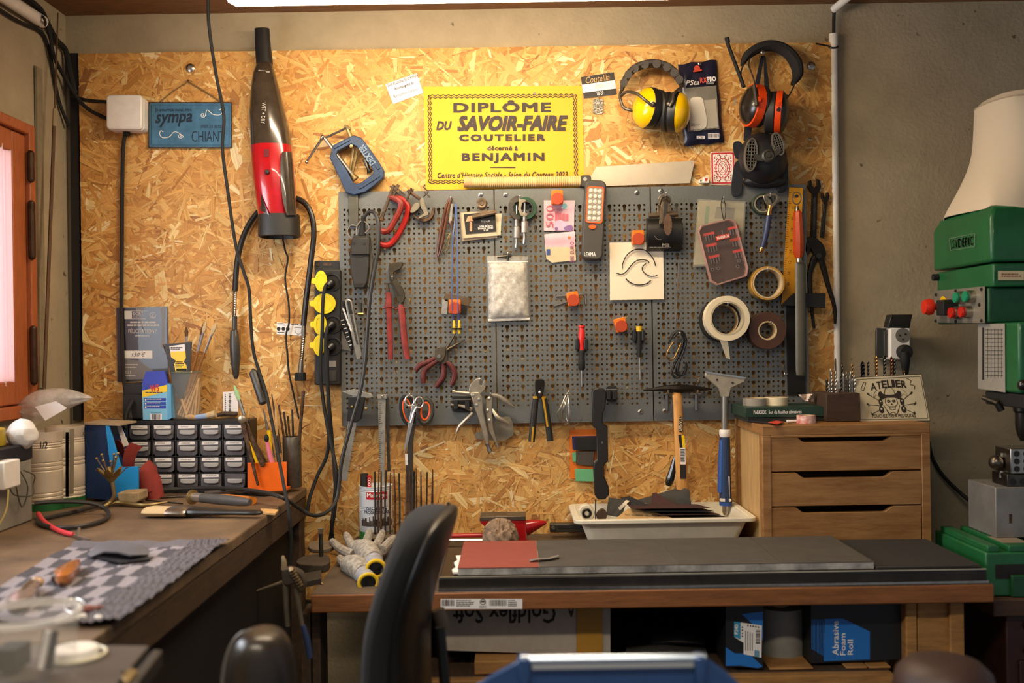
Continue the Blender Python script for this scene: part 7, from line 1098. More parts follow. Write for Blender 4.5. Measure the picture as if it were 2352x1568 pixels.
tn = T('sandpaper_sheet', 'tan-backed sandpaper with printed lettering at the front of the tray', 'sandpaper', W(1480, 1192, .2), 'sandpaper sheets in the tray'); P(tn, 'sheet', sheet(MB(), [(1442, 1168), (1476, 1167), (1552, 1192), (1410, 1194)], 10, 6, lambda u, v: .17+.035*v), tan, thick=.0006); mb = MB(); mb.tx('MADE IN CANADA  -  BE', 1436, 1180, 1488, 1185, .207, -2); P(tn, 'lettering', mb, ink, smooth=0)
S('curled_scrap', 'pale curled paper scrap in the white tray beside the grey square', 'scrap', sheet(MB(), [(1420, 1166), (1438, 1148), (1446, 1150), (1424, 1172)], 6, 4, lambda u, v: .165+.01*sin(3*u)), M('cream_paper', '', .75), thick=.0005)
S('thin_rod', 'thin black rod standing in the white tray beside the bearing', 'rod', MB().tp([(1368, 1147, .18), (1368, 1194, .18)], 1.6, 6), black); S('dark_scrap', 'small dark scrap beside the bearing in the tray', 'scrap', MB().prism(cc([(1372, 1180), (1384, 1170), (1394, 1178), (1390, 1194), (1374, 1194)]), .15, .17), oldw)
# long sanding bed
zs0 = ZB; xL, xR = W(1008, 1330, .57).x, .945; bed = T('steel_bed', 'long dark steel channel lying along the front of the workbench', 'steel channel', Vector(((xL+xR)/2, -.42, ZB))); bedm = M('blued_steel', '#3b3631', .35, .6, var=.3, vs=16); P(bed, 'channel', MB().box((xL, -.580, ZB+.001), (xR, -.30, ZB+.026)), bedm, .003); P(bed, 'worn_edge', MB().box((xL+.002, -.581, ZB+.0255), (xR-.002, -.577, ZB+.0275)), M('bright_steel', '#d9cdb4', .25, .8)); P(bed, 'base_lip', MB().box((xL, -.587, ZB+.0006), (xR, -.580, ZB+.005)), steel)
mar_ = M('grey_marble', '#c4c0b8', .25, var=.5, vs=11, col2='#4f4c4a'); x1m = W(2008, 1315, .57).x; x0m = W(1052, 1318, .57).x; zm = ZB+.0265
slab = T('marble_slab', 'polished grey marble slab on the steel channel under the abrasive sheets', 'slab', Vector(((x0m+x1m)/2, -.44, zm))); P(slab, 'slab', MB().box((x0m, -.570, zm+.001), (x1m, -.305, zm+.015)), mar_, .001); P(slab, 'paint_drips', MB().ext([Vector((x0m-.010-.004*sin(i*2.1), -.567+.2*i/9, zm+.004)) for i in range(8)]+[Vector((x0m+.0006, -.567+.2*i/9, zm+.004)) for i in range(7, -1, -1)], Vector((0, 0, .004))), white)
xr0 = W(1236, 1300, .5).x; rs_ = W(1052, 1310, .56).x
rsn = S('sanding_sheet', 'red sanding sheet at the left end of the marble slab', 'sandpaper', MB().box((rs_, -.5712, zm+.0152), (xr0, -.305, zm+.0166)), M('red_sanding', '#8f4539', .85, bump=.35, bs=900, var=.1))
gs = M('grey_sanding', '#4d4842', .8, bump=.35, bs=700, var=.25, vs=20); xs = [xr0+.0008, W(1535, 1280, .45).x, W(1760, 1280, .45).x, x1m]
for i, t in enumerate(('dark grey sanding sheet next to the red one on the slab', 'grey sanding sheet in the middle of the slab', 'scuffed grey sanding sheet at the right end of the slab')): S('sanding_sheet', t, 'sandpaper', MB().box((xs[i]+.0006, -.5705, zm+.0152), (xs[i+1]-.0006, -.304, zm+.0163)), gs, group='grey sanding sheets')
S('torn_sliver', 'curled grey sliver of sandpaper over the edge of the red sheet', 'scrap', MB().loft([[G(x, y, zm+.0172)+Vector((0, 0, h)), G(x+3, y+5, zm+.0172)+Vector((0, 0, h+.002))] for x, y, h in ((1215, 1286, 0), (1236, 1285, .004), (1258, 1283, .002), (1282, 1278, .004))], False), M('pale_grit', '#77706a', .8), thick=.0005)
S('rubber_mat', 'black rubber mat covering the right end of the steel channel', 'mat', MB().box((x1m+.003, -.574, zm+.001), (xR-.008, -.300, zm+.006)), M('rubber_mat', '#2b2824', .9, bump=.5, bs=500), .001)
# gloves
knit = M('speckled_knit', '#b9b1a4', .95, var=.55, vs=120, bump=.6, bs=500, col2='#6e665c'); cuffm = M('striped_cuff', '#a9a8ac', .9, var=.6, vs=60, stretch=(1, 8, 8), bump=.5); ycf = M('yellow_hem', '#d9b414', .8, bump=.3)
for i, (lab, palm, fingers, cuff) in enumerate((('upper speckled knit work glove with yellow hem, fingers spread', [(818, 1290), (842, 1300), (860, 1318)], [[(812, 1286), (802, 1270), (796, 1260)], [(836, 1284), (846, 1262), (848, 1252)], [(862, 1284), (874, 1264), (879, 1254)], [(878, 1290), (895, 1274), (905, 1268)], [(812, 1300), (785, 1292), (764, 1276)]], [(858, 1316), (862, 1326), (864, 1334)]), ('lower speckled knit work glove folded under the other', [(800, 1308), (818, 1318), (836, 1330)], [[(800, 1306), (786, 1300), (780, 1297)]], [(834, 1328), (842, 1338), (846, 1346)]))):
    h0 = .030 if i == 0 else .012; gv = T('work_glove', lab, 'glove', B(*palm[1]), 'knit work gloves'); mb = MB(); mb.tube([B(*palm[0], h0), B(*palm[1], h0+.004), B(*palm[2], h0)], [.020, .026, .020], 14, 4, flat=1.0); 
    P(gv, 'palm', mb, knit); 
    for f_ in fingers: P(gv, 'finger', MB().tube([B(x, y, h0-.004+.004*k) for k, (x, y) in enumerate(f_)], [.011, .0105, .008], 10, 4), knit)
    P(gv, 'cuff', MB().tube([B(x, y, h0-.003) for x, y in cuff], [.021, .018, .019], 16, 3), cuffm); e = B(*cuff[2], h0-.004); dr = (B(*cuff[2])-B(*cuff[1])).normalized(); sd = Vector((-dr.y, dr.x, 0)); P(gv, 'hem', MB().tube([e+sd*.019*cos(a)+Vector((0, 0, .017*sin(a))) for a in [2*pi*k/20 for k in range(20)]], .0038, 8, 0, True), ycf); P(gv, 'cuff_opening', MB().loft([[e+dr*.0015+sd*.016*cos(a)*k+Vector((0, 0, .014*sin(a)*k)) for a in [2*pi*j/16 for j in range(16)]] for k in (1, .5)]), ink)
# left end: vise, clamp handles
vs_ = T('bench_vise', 'small dusty vise with an upright rod at the left end of the workbench', 'vise', B(722, 1305)); P(vs_, 'base', MB().loft([[B(x, y, h) for x, y in cc([(684, 1312), (690, 1298), (720, 1290), (752, 1292), (758, 1306), (740, 1316)], 3)] for h in (0, .014, .018)]), M('dusty_iron', '#4a4035', .7, .3, var=.4), .002); P(vs_, 'anvil_plate', MB().loft([[B(x, y-12, h) for x, y in cc([(708, 1292), (716, 1282), (748, 1280), (770, 1286), (758, 1298), (720, 1300)], 3)] for h in (.018, .028)]), M('dusty_tan', '#6e5f4c', .7, var=.3), .002); P(vs_, 'rod', MB().tube([B(738, 1296, .02), B(738, 1296, .07)], .005, 10), dsteel); P(vs_, 'rod_tip', MB().tube([B(738, 1296, .068), B(738, 1296, .082)], [.004, .007], 8), M('dusty_tan', '', .7))
fc = T('f_clamp', 'worn bar clamp hanging off the left end of the workbench', 'clamp', W(668, 1440, .62)); P(fc, 'wood_knob', MB().tp([(652, 1308, .62), (653, 1292, .62), (650, 1279, .62), (649, 1276, .62)], [7, 6.5, 4, 2], 12), M('bone_wood', '#8a7558', .6, var=.3)); P(fc, 'head', MB().prism(cc([(648, 1310), (668, 1306), (692, 1318), (700, 1345), (690, 1362), (676, 1340), (660, 1345), (648, 1335)], 3), .61, .635), M('dusty_iron', '', .7), .002); P(fc, 'spring', MB().tp([(668+1.7*i, 1306+3*i, .64+.004*(i % 2)) for i in range(16)], [6+1.5*(i % 2) for i in range(16)], 8), M('spring_brass', '#7d6c50', .45, .7)); P(fc, 'handle', MB().tp([(655, 1340, .625), (657, 1390, .625), (661, 1438, .625)], [7, 6, 6], 10), M('dusty_handle', '#5b5040', .7, var=.3)); P(fc, 'handle', MB().tp([(680, 1350, .625), (686, 1390, .625), (694, 1435, .625)], [7, 6, 5], 10), M('dusty_handle', '', .7))
P(fc, 'blue_grip', MB().tp([(696, 1436, .63), (706, 1470, .63), (712, 1510, .63)], [6, 8, 7], 10), M('navy_handle', '', .45)); P(fc, 'jaw_bar', MB().tp([(590, 1356, .60), (650, 1336, .61)], [2, 4], 8), M('dusty_tan', '', .7))
S('wood_offcut', 'dark rectangular offcut lying at the left end of the workbench', 'offcut', MB().ext([B(x, y, .001) for x, y in ((698, 1330), (738, 1322), (738, 1342), (700, 1350))], Vector((0, 0, .012))), M('dark_offcut', '#2a221b', .7, var=.3), .001)
S('wood_shaving', 'pale wood shaving beside the dark offcut', 'shaving', MB().tube([B(722, 1342, .002), B(732, 1338, .003), B(742, 1343, .002)], [.001, .003, .001], 6), wood)
# ---------------------------------------------------------------- wooden drawer unit
df = .300; XA, XB = W(1750, 977, df).x, W(2136, 970, df).x; ZTP = W(1750, 978, df).z
lw_ = M('light_drawer_wood', '#a07443', .55, var=.3, vs=10, stretch=(1, 4, 7), bump=.12, bs=50, col2='#7f5326'); lw2 = M('side_wood', '#c09a63', .6, var=.22, vs=9, stretch=(5, 5, 1)); du = T('drawer_unit', 'wooden desktop chest with three cut-out drawers on the workbench', 'drawer unit', Vector(((XA+XB)/2, -.16, ZB)))
xl1, xr1 = W(1767, 1100, df).x, W(2118, 1100, df).x; zt1 = W(1940, 999, df).z
mb = MB(); mb.box((XA, -df, ZTP-.022), (XB, -.02, ZTP)).box((XA, -df, ZB), (XA+.020, -df+.03, ZTP-.022)).box((XA, -.05, ZB), (XA+.020, -.02, ZTP-.022)).box((XB-.020, -df, ZB), (XB, -.02, ZTP-.022)).box((XA+.02, -df, ZTP-.028), (XB-.02, -df+.02, ZTP-.022)); P(du, 'carcass', mb, lw_, .0015)
P(du, 'side_panel', MB().box((XA+.006, -df+.03, ZB), (XA+.018, -.05, ZTP-.022)), lw2); P(du, 'back', MB().box((XA+.02, -.03, ZB), (XB-.02, -.022, ZTP-.024)), lw_); P(du, 'inner_shelf', MB().box((XA+.021, -df+.03, ZB+.002), (XB-.021, -.04, ZB+.01)), darkp)  # dark board along the bottom of the carcass
for i, (yt, yb) in enumerate(((1003.5, 1083), (1086, 1163), (1166, 1262))):
    x0_, x1_ = 1769, 2116; k = lambda x, y: (x, y-(x-1769)*.0155); ol = [k(x0_, yt), k(1826, yt)]+[k(1826+22*t+ (0), yt+13*(3*t*t-2*t*t*t)) for t in (.25, .5, .75, 1)]+[k(2030, yt+13)]+[k(2030+24*t, yt+13*(1-(3*t*t-2*t*t*t))) for t in (.25, .5, .75, 1)]+[k(x1_, yt), k(x1_, yb), k(x0_, yb)]
    P(du, 'drawer', MB().prism(ol, df-.016, df-.002), lw_, .001)
    mb = MB(); z0_ = W(1940, yb, df).z+.004; z1_ = W(1940, yt+20, df).z; z0_ = max(z0_, ZB+.012)
    P(du, 'drawer_box', MB().box((xl1+.008, -df+.018, z0_), (xl1+.014, -.06, z1_)).box((xr1-.014, -df+.018, z0_), (xr1-.008, -.06, z1_)).box((xl1+.014, -.066, z0_), (xr1-.014, -.06, z1_)), darkp) if 0 else None
# on the drawer unit
def on(x, d): return Vector((W(x, 960, d).x, -d, ZTP))
pbx = T('abrasive_set_case', 'flat dark green boxed set of sanding sheets on the drawer unit', 'box', on(1790, .14)); x0_, x1_ = W(1714, 930, .2).x, W(1884, 930, .16).x; P(pbx, 'lower_case', MB().box((x0_+.002, -.20, ZTP), (x1_, -.06, ZTP+.012)), M('dark_olive', '#2a2c24', .6, var=.2), .001); P(pbx, 'green_box', MB().box((x0_-.004, -.205, ZTP+.012), (x1_, -.055, ZTP+.036)), M('bottle_green', '#20382a', .45, var=.1), .001); fz = W(1790, 938, .206)
mb = MB(); zt_ = ZTP+.036; s_ = lambda u, v, a, b_: Vector((x0_+a+(b_-a)*u, -.2056, ZTP+.0205+.008*v)); mb.text('PARKSIDE', lambda u, v: s_(u, v, .016, .046), .02).text('Set de feuilles abrasives', lambda u, v: s_(u, v, .052, .13), .01); P(pbx, 'lettering', mb, white, smooth=0)
def rolllying(name, lab, x, d, z, r, h, ri, m1, m2): rt = T(name, lab, 'tape roll', Vector((W(x, 920, d).x, -d, z))); c = Vector((W(x, 920, d).x, -d, z)); P(rt, 'tape', MB().lathe([(r, 0), (r, h), (ri, h), (ri, 0), (r, 0)], c, n=30, cap=False), m1, .0008); P(rt, 'core', MB().lathe([(ri*.99, h), (ri*.92, h), (ri*.92, 0)], c, n=30, cap=False), m2)
rolllying('tape_roll', 'clear tape roll lying on the green boxed set, left of the white one', 1736, .13, zt_, .032, .018, .024, M('clear_tape', '#a9a398', .2, alpha=.5), M('card_core', '', .7)); rolllying('tape_roll', 'white tape roll lying on the green boxed set', 1783, .13, zt_, .028, .019, .02, M('masking_cream', '', .75), M('card_core', '', .7))
rolllying('tape_roll', 'red and white printed tape roll on the drawer unit edge', 1851, .235, ZTP, .022, .018, .016, M('red_white_print', '#e3dccf', .5, var=.5, vs=70, col2='#c03028'), M('card_core', '', .7))
def flat(name, lab, cat, pts, mt, h=.001, th=.001, bev=0, z=None): return S(name, lab, cat, MB().ext([G(x, y, (z or ZTP)+h) for x, y in pts], Vector((0, 0, th))), mt, bev)
flat('leaflet', 'dark glossy leaflet with a red corner lying on the drawer unit', 'leaflet', [(1722, 968), (1735, 958), (1770, 962), (1800, 970), (1770, 973)], M('glossy_dark', '#2c2729', .25, coat=.4), .002, .003); flat('red_leaflet', 'red slip beside the dark leaflet', 'leaflet', [(1764, 970), (1784, 966), (1800, 969), (1786, 974)], M('label_red', '', .5), .006, .001)
S('paper_strip', 'bent white strip standing behind the red slip on the drawer unit', 'strip', MB().tube([G(1798, 968, ZTP)+Vector((0, 0, .004)), G(1815, 964, ZTP)+Vector((0, 0, .010)), G(1838, 960, ZTP)+Vector((0, 0, .024))], [.003, .003, .002], 8, 4, flat=.4), whitep); flat('white_tag', 'small white tag in front of the red and white tape roll', 'tag', [(1806, 967), (1832, 964), (1836, 969), (1808, 971)], white, .001, .004, .001)
S('tissue', 'crumpled pinkish tissue on the green boxed set beside the drill block', 'tissue', sheet(MB(), [(1834, 906), (1870, 904), (1868, 922), (1846, 920)], 8, 6, lambda u, v: .15+.01*sin(9*u+4*v)), M('pinkish_tissue', '#dcc6b6', .8), thick=.001)
dbk = T('drill_block', 'dark wooden block full of upright drill bits on the drawer unit', 'drill block', on(1920, .17)); x0_, x1_ = W(1898, 930, .225).x, W(1976, 930, .225).x; zb_ = W(1930, 903, .225).z; P(dbk, 'block', MB().box((x0_, -.225, ZTP+.0005), (x1_, -.11, zb_)), M('dark_block', '#3f2a1a', .7, var=.3, vs=20, stretch=(1, 5, 5)), .002)
def drillbit(x, yt, d, r, mt, t, grp, zb, tw=True):
    p = W(x, yt, d); h = p.z-zb; n = max(8, int(h/.004)); mb = MB(); q_ = r*px(d); rings = []
    for j in range(n+1):
        a0 = j*.7 if tw else 0; rr_ = q_*(1 if j < n else .2); rings.append([Vector((p.x+rr_*(1 if k % 2 == 0 else .55)*cos(a0+k*pi/4), p.y+rr_*(1 if k % 2 == 0 else .55)*sin(a0+k*pi/4), zb+h*j/n)) for k in range(8)] if tw else [Vector((p.x+rr_*cos(k*pi/4), p.y+rr_*sin(k*pi/4), zb+h*j/n)) for k in range(8)])
    S('drill_bit', t, 'drill bit', mb.loft(rings), mt, group=grp)
r_ = random.Random(15)
for i, (x, yt) in enumerate(((1899, 868), (1907, 846), (1909, 852), (1919, 822), (1918, 850), (1924, 870), (1931, 864), (1937, 856), (1943, 852), (1946, 866), (1951, 860), (1957, 868), (1934, 836), (1954, 852), (1904, 876), (1913, 872), (1962, 862))): drillbit(x, yt, .14+.012*(i % 6), r_.uniform(1.4, 3), steel if i % 3 else dsteel, 'steel drill bit standing in the dark wooden block', 'drill bits in the wooden block', zb_-.002, i % 2 == 0)
ix = T('drill_index', 'dark drill index rack hidden behind the skull sign on the drawer unit', 'drill rack', on(2030, .08)); P(ix, 'rack', MB().box((W(1968, 930, .1).x, -.115, ZTP+.0005), (W(2105, 930, .1).x, -.06, W(2030, 868, .1).z)), blackm, .002)
gold = M('gold_bit', '#a37c4c', .35, .9)
for i, (x, yt, r, mt) in enumerate(((1957, 834, 2.4, gold), (1981, 830, 5, M('blue_black_bit', '#22222c', .4, .7)), (1994, 828, 2.6, dsteel), (2012, 816, 3.2, gold), (2031, 817, 3.2, dsteel), (2047, 818, 3, M('copper_bit', '#7d4f36', .4, .8)), (2054, 822, 3, dsteel), (2077, 842, 2, gold))): drillbit(x, yt, .085, r, mt, ('brass-coloured' if mt is gold else 'thick blue-black' if i == 1 else 'reddish' if i == 5 else 'dark')+' twist drill bit rising behind the skull sign', 'twist bits behind the sign', ZTP+.02)
kk = T('keys', 'small bunch of keys in front of the drill block', 'keys', G(1935, 966, ZTP)); P(kk, 'key', MB().ext([G(x, y, ZTP+.001) for x, y in ((1922, 963), (1940, 959), (1941, 963), (1924, 967))], Vector((0, 0, .002))), brass); P(kk, 'key_head', MB().tube([G(1942, 960, ZTP)+Vector((0, 0, .006)), G(1956, 958, ZTP)+Vector((0, 0, .006))], [.006, .008], 10, flat=.4), steel)
# skull sign
sn = T('skull_sign', 'cream metal workshop sign with a cowboy skull leaning on the drawer unit', 'sign', W(2050, 968, .21)); SQ = [(1957, 867), (2116, 859), (2136, 966), (1973, 968)]
def SG(u, v, h=0): a, b_, c_, e_ = SQ; x = (a[0]*(1-u)+b_[0]*u)*v+(e_[0]*(1-u)+c_[0]*u)*(1-v); y = (a[1]*(1-u)+b_[1]*u)*v+(e_[1]*(1-u)+c_[1]*u)*(1-v); return W(x, y, .215-.035*v+h)
def spoly(mb, pts, h=.0012): return mb.add([SG(x/165, 1-y/108, h) for x, y in pts], [tuple(range(len(pts)))])
mb = MB(); [mb.loft([[SG(i/12, j/12, k) for i in range(13)] for j in range(13)], False) for k in (-.001, .0006)]; P(sn, 'plate', mb, M('cream_sign', '#cdbf9f', .5, var=.15, vs=20))
mb = MB(); sk = M('sign_brown', '#2c221a', .6); sl_ = lambda a, w=1.2: [spoly(mb, bar(*a[i], *a[i+1], w)) for i in range(len(a)-1)]
sl_([(6, 5), (159, 5), (162, 8), (162, 100), (159, 103), (6, 103), (3, 100), (3, 8), (6, 5)], 1); 
for s__, x0_, x1_, yo in (('A', 39, 50, 6), ('T', 52, 60, 3), ('E', 62, 71, 1), ('L', 73, 81, 0), ('I', 83, 87, 0), ('E', 90, 99, 1), ('R', 101, 110, 3)): xx = lambda a: 82.5+(a-74.5)*1.18; mb.text(s__, lambda u, v: SG((xx(x0_)+(xx(x1_)-xx(x0_))*u)/165, 1-(10+yo+17*(1-v))/108, .0012), .028)
mb.text('TOUCHEZ PAS A MES OUTILS', lambda u, v: SG((32+102*u)/165, 1-(91+8*(1-v))/108, .0012), .015)
spoly(mb, cc([(55, 42), (62, 36), (70, 44), (94, 44), (103, 36), (110, 42), (104, 56), (92, 52), (72, 52), (60, 56)], 3))
for a in ([(70, 44), (73, 32), (79, 28), (88, 28), (92, 33), (95, 44)], [(70, 54), (69, 66), (75, 72), (78, 80), (88, 80), (91, 72), (97, 66), (95, 54)], [(70, 80), (76, 92), (90, 92), (96, 80)], [(64, 70), (73, 90), (82, 86), (92, 90), (101, 70)]): sl_(cr(a, 4), 1.3)
for x in (77, 89): spoly(mb, circ(x, 60, 4.2, 10, 3.4))
spoly(mb, [(83, 64), (80.5, 69), (85.5, 69)]); [sl_([(77+2*i, 73), (77+2*i, 77)], .7) for i in range(7)]; sl_([(76, 72.5), (90, 72.5)], .7)
for sx in (-1, 1):
    X = lambda a: 83+sx*(a-83)
    for (a, b_, c_, e_) in ((64, 62, 42, 42), (62, 71, 38, 67), (62, 78, 44, 90)): sl_([(X(a-4), b_), (X(c_-10), e_)], 1.4); spoly(mb, circ(X(c_-10), e_, 3, 8, 2)); sl_([(X(c_-12), e_-4), (X(c_-8), e_+4)], 2)
    spoly(mb, circ(X(58), 62, 5, 10, 9)); spoly(mb, circ(X(57), 80, 6, 10, 9)); sl_(cr([(X(58), 50), (X(50), 44), (X(44), 52), (X(46), 40), (X(56), 32)], 3), .7)
sl_([(16, 30), (26, 12), (31, 14), (22, 33), (16, 30)], 1.2); sl_(cr([(128, 8), (138, 14), (134, 22), (144, 26), (142, 34)], 3), 1.6)
P(sn, 'print', mb, sk, smooth=0); mb = MB(); [mb.add([SG(x/165, 1-y/108, .0016) for x, y in circ(a, b_, r, 8)], [tuple(range(8))]) for a, b_, r in ((58, 60, 1.8), (108, 60, 1.8), (57, 78, 2.4), (109, 78, 2.4), (77, 60, 1), (89, 60, 1))]; P(sn, 'cream_details', mb, M('cream_sign', '', .5), smooth=0)
mb = MB(); fr = [SG(0, 0), SG(1, 0), SG(1, 1), SG(0, 1)]; mb.tube(fr, .0011, 6, 0, True); P(sn, 'dark_edge', mb, M('sign_edge', '#2a241d', .6))
# ---------------------------------------------------------------- conduit, socket, right wall
wc = T('conduit', 'white vertical conduit on the wall beside the chipboard, black cable at its top', 'conduit', W(1924, 890, -.01)); P(wc, 'tube', MB().tp([(1914, 80, -.004), (1917, 400, -.004), (1923, 892, -.004)], 8.6, 16), whitep); P(wc, 'sleeve', MB().tp([(1914, 78, -.004), (1914.5, 106, -.004)], 9.8, 16), whitep); P(wc, 'cable', MB().tp([(1916, 18, .0), (1915, 50, -.004), (1915, 84, -.004)], 4, 10), blackm)
S('conduit_elbow', 'white pipe end slanting up to the ceiling above the conduit', 'pipe', MB().tp([(1914, 22, .0), (1960, -16, .06)], 9, 14), whitep); S('cable_tie', 'black cable tie around the top of the vertical conduit', 'cable tie', MB().tp([(1914+11*cos(a), 107+3*sin(a), -.004+.012*sin(a)) for a in [2*pi*k/18 for k in range(18)]], 2.2, 6, 0, True).tp([(1905, 106, .003), (1890, 103, .005), (1874, 100, .004)], 1.8, 6), black)
sk_ = T('wall_socket', 'white and black double wall socket with a plug, right of the conduit', 'socket', W(2050, 840, .0)); dk = M('socket_grey', '#34332f', .5); P(sk_, 'back_box', MB().loft([[W(a, b_, d) for a, b_ in ((x0_, y0_), (x1_, y0_+2), (x1_, y1_), (x0_, y1_-3))] for x0_, y0_, x1_, y1_, d in ((2010, 758, 2042, 822, -.02), (2012, 752, 2046, 824, .03))]), dk, .003); P(sk_, 'open_flap', MB().prism([(2047, 722), (2096, 722), (2090, 754), (2040, 752)], .02, .055), M('flap_black', '#171614', .4), .002); P(sk_, 'face_plate', MB().prism(rrect(2044, 752, 2092, 826, 5), -.02, .055), whitep, .004); P(sk_, 'side_cheek', MB().prism([(2030, 760), (2046, 754), (2046, 822), (2032, 818)], -.02, .04), dk, .002)
mb = MB(); mb.disc(2074, 770, 17, .0545, .0562, 26); P(sk_, 'upper_outlet', mb, M('outlet_grey', '#6d6962', .5)); mb = MB(); mb.disc(2067, 770, 2.4, .0562, .057, 8).disc(2080, 767, 2.4, .0562, .057, 8).disc(2074, 779, 2, .0562, .057, 8); P(sk_, 'pin_holes', mb, ink); P(sk_, 'plug', MB().lathe([(17*px(.07), 0), (17*px(.07), .014), (13*px(.07), .02), (0, .02)], W(2075, 808, .056), (0, -1, 0), 22), blackm); P(sk_, 'plug_lead', MB().tp([(2077, 808, .085), (2079, 830, .085), (2080, 862, .075), (2080, 905, .05)], [10, 11, 6, 4], 12, 4), blackm)
S('wall_cable', 'black cable curving down the plaster from the drawer unit to the drill press', 'cable', MB().tp([(2133, 1015, .0), (2142, 1052, .0), (2166, 1092, .0), (2204, 1130, .02), (2240, 1160, .05), (2268, 1182, .10)], 4.5, 10, 6), blackm)
# ---------------------------------------------------------------- drill press
grn = M('machine_green', '#1e6236', .4, var=.18, vs=20, bump=.15, bs=200, coat=.15); XH = 1.033
dp_ = T('drill_press', 'green bench drill press with control buttons at the right edge', 'drill press', Vector((1.2, -.4, .813)))
def bx4(x0, x1, y0, y1, z): return [Vector((x0, y0, z)), Vector((x1, y0, z)), Vector((x1, y1, z)), Vector((x0, y1, z))]
P(dp_, 'belt_cover', MB().loft([bx4(XH, 1.45, -.435, -.14, 1.516), bx4(XH, 1.45, -.435, -.14, 1.61), bx4(XH+.012, 1.45, -.425, -.15, 1.636), bx4(XH+.04, 1.45, -.39, -.18, 1.650)]), grn, .006)
P(dp_, 'lower_housing', MB().box((XH+.006, -.43, 1.462), (1.45, -.145, 1.512)), grn, .004); P(dp_, 'gear_head', MB().box((XH+.004, -.41, 1.385), (1.45, -.15, 1.461)), M('machine_green_dark', '#174e2b', .45, var=.2), .004); P(dp_, 'quill_head', MB().box((1.046, -.52, 1.236), (1.45, -.335, 1.384)), grn, .006); P(dp_, 'head_column', MB().box((1.25, -.40, .918), (1.40, -.22, 1.384)), grn, .004)
P(dp_, 'front_label', MB().add([W(2292, 622, .437), W(2352, 622, .437), W(2352, 643, .437), W(2292, 643, .437)], [(0, 1, 2, 3)]), M('label_cream', '', .6), smooth=0); mb = MB(); smalllines(mb, 2300, 628, 2350, 638, 2, .4376, .5, 3); P(dp_, 'label_print', mb, M('faded_red', '#8a4a3a', .6), smooth=0)
def lq(mb, x0, y0, x1, y1, X, sk=0): return mb.add([LF(x0, y0, X), LF(x1, y0-sk, X), LF(x1, y1-sk, X), LF(x0, y1, X)], [(0, 1, 2, 3)])
mb = MB(); X_ = XH-.0012; fr_ = [(2180, 547), (2240, 535), (2240, 567), (2182, 576)]; fr2 = [(2182, 549), (2238, 537), (2238, 565), (2184, 574)]; mb.add([LF(*p, X_) for p in fr_+fr2], [(i, (i+1) % 4, 4+(i+1) % 4, 4+i) for i in range(4)]); mb.text('SYDERIC', lambda u, v: LF(2187+48*u, (571-v*20)+(-9)*u, X_), .03); P(dp_, 'cast_lettering', mb, M('worn_green', '#5d7a5c', .5), smooth=0)
P(dp_, 'hinge_pin', MB().cyl(Vector((XH-.008, -.155, 1.5)), Vector((XH+.01, -.155, 1.5)), .008, 12), blackm)
cp_ = P(dp_, 'control_plate', MB().add([LF(x, y, X) for X in (XH-.002, XH+.004) for x, y in ((2146, 668), (2262, 657), (2262, 742), (2146, 741))], [(0, 1, 2, 3), (7, 6, 5, 4), (0, 4, 5, 1), (1, 5, 6, 2), (2, 6, 7, 3), (3, 7, 4, 0)]), M('brushed_plate', '#a39c8e', .4, .5, var=.15), .0005)
def button(nm, x, y, r, h, mt, bez=None):
    c = LF(x, y, XH-.002); q_ = px(-c.y); ax = Vector((-1, 0, 0))
    if bez: P(cp_, 'bezel', MB().lathe([(r*1.15*q_, 0), (r*1.15*q_, h*.6), (r*.9*q_, h*.65)], c, ax, 18), bez)
    P(cp_, nm, MB().lathe([(r*.9*q_, 0), (r*.9*q_, h*.8), (r*q_, h*.85), (r*.9*q_, h), (0, h)], c, ax, 20), mt)
gb = M('green_button', '#1f8a62', .35); rb = M('red_button', '#c22318', .35); button('green_button', 2214, 683, 13, .022, gb, steel); button('green_button', 2236, 681, 13, .022, gb, steel); button('red_button', 2207, 718, 13, .026, rb, steel); button('red_button', 2229, 716, 13, .024, rb, steel); button('yellow_disc', 2168, 700, 20, .003, yellow)
c = LF(2192, 706, XH-.002); P(cp_, 'selector_block', MB().box((c.x-.035, c.y-.022, c.z-.018), (c.x, c.y+.018, c.z+.018)), blackm, .002); c = LF(2172, 704, XH-.002); P(cp_, 'emergency_stop', MB().lathe([(.008, 0), (.008, .03), (.018, .032), (.020, .040), (.016, .052), (0, .054)], c, (-1, 0, 0), 24), M('stop_red', '#d9301c', .35))
for x, y in ((2151, 677), (2196, 668), (2255, 664), (2150, 737), (2196, 738), (2255, 736), (2250, 700)): c = LF(x, y, XH-.002); P(cp_, 'plate_screw', MB().lathe([(.0045, 0), (.003, .003), (0, .003)], c, (-1, 0, 0), 10), blackm)
chp = P(dp_, 'speed_chart', MB().add([LF(x, y, X) for X in (1.0435, 1.046) for x, y in ((2246, 744), (2308, 743), (2309, 901), (2246, 892))], [(0, 1, 2, 3), (7, 6, 5, 4), (0, 4, 5, 1), (1, 5, 6, 2), (2, 6, 7, 3), (3, 7, 4, 0)]), M('chart_grey', '#9b968c', .5, var=.1)); mb = MB()
for i in range(12): lq(mb, 2262, 757+i*9.5, 2304, 758+i*9.5, 1.0430)
for i in range(5): lq(mb, 2268+i*8, 755, 2268.7+i*8, 868, 1.0430)
lq(mb, 2256, 752, 2260, 872, 1.0430); P(chp, 'chart_lines', mb, ink, smooth=0)
P(dp_, 'head_lip', MB().box((1.05, -.53, 1.205), (1.45, -.36, 1.234)), blackm, .003); P(dp_, 'lever_bracket', MB().tp([(2256, 912, .42), (2290, 925, .44), (2300, 942, .44)], [5, 8, 8], 10), dsteel)
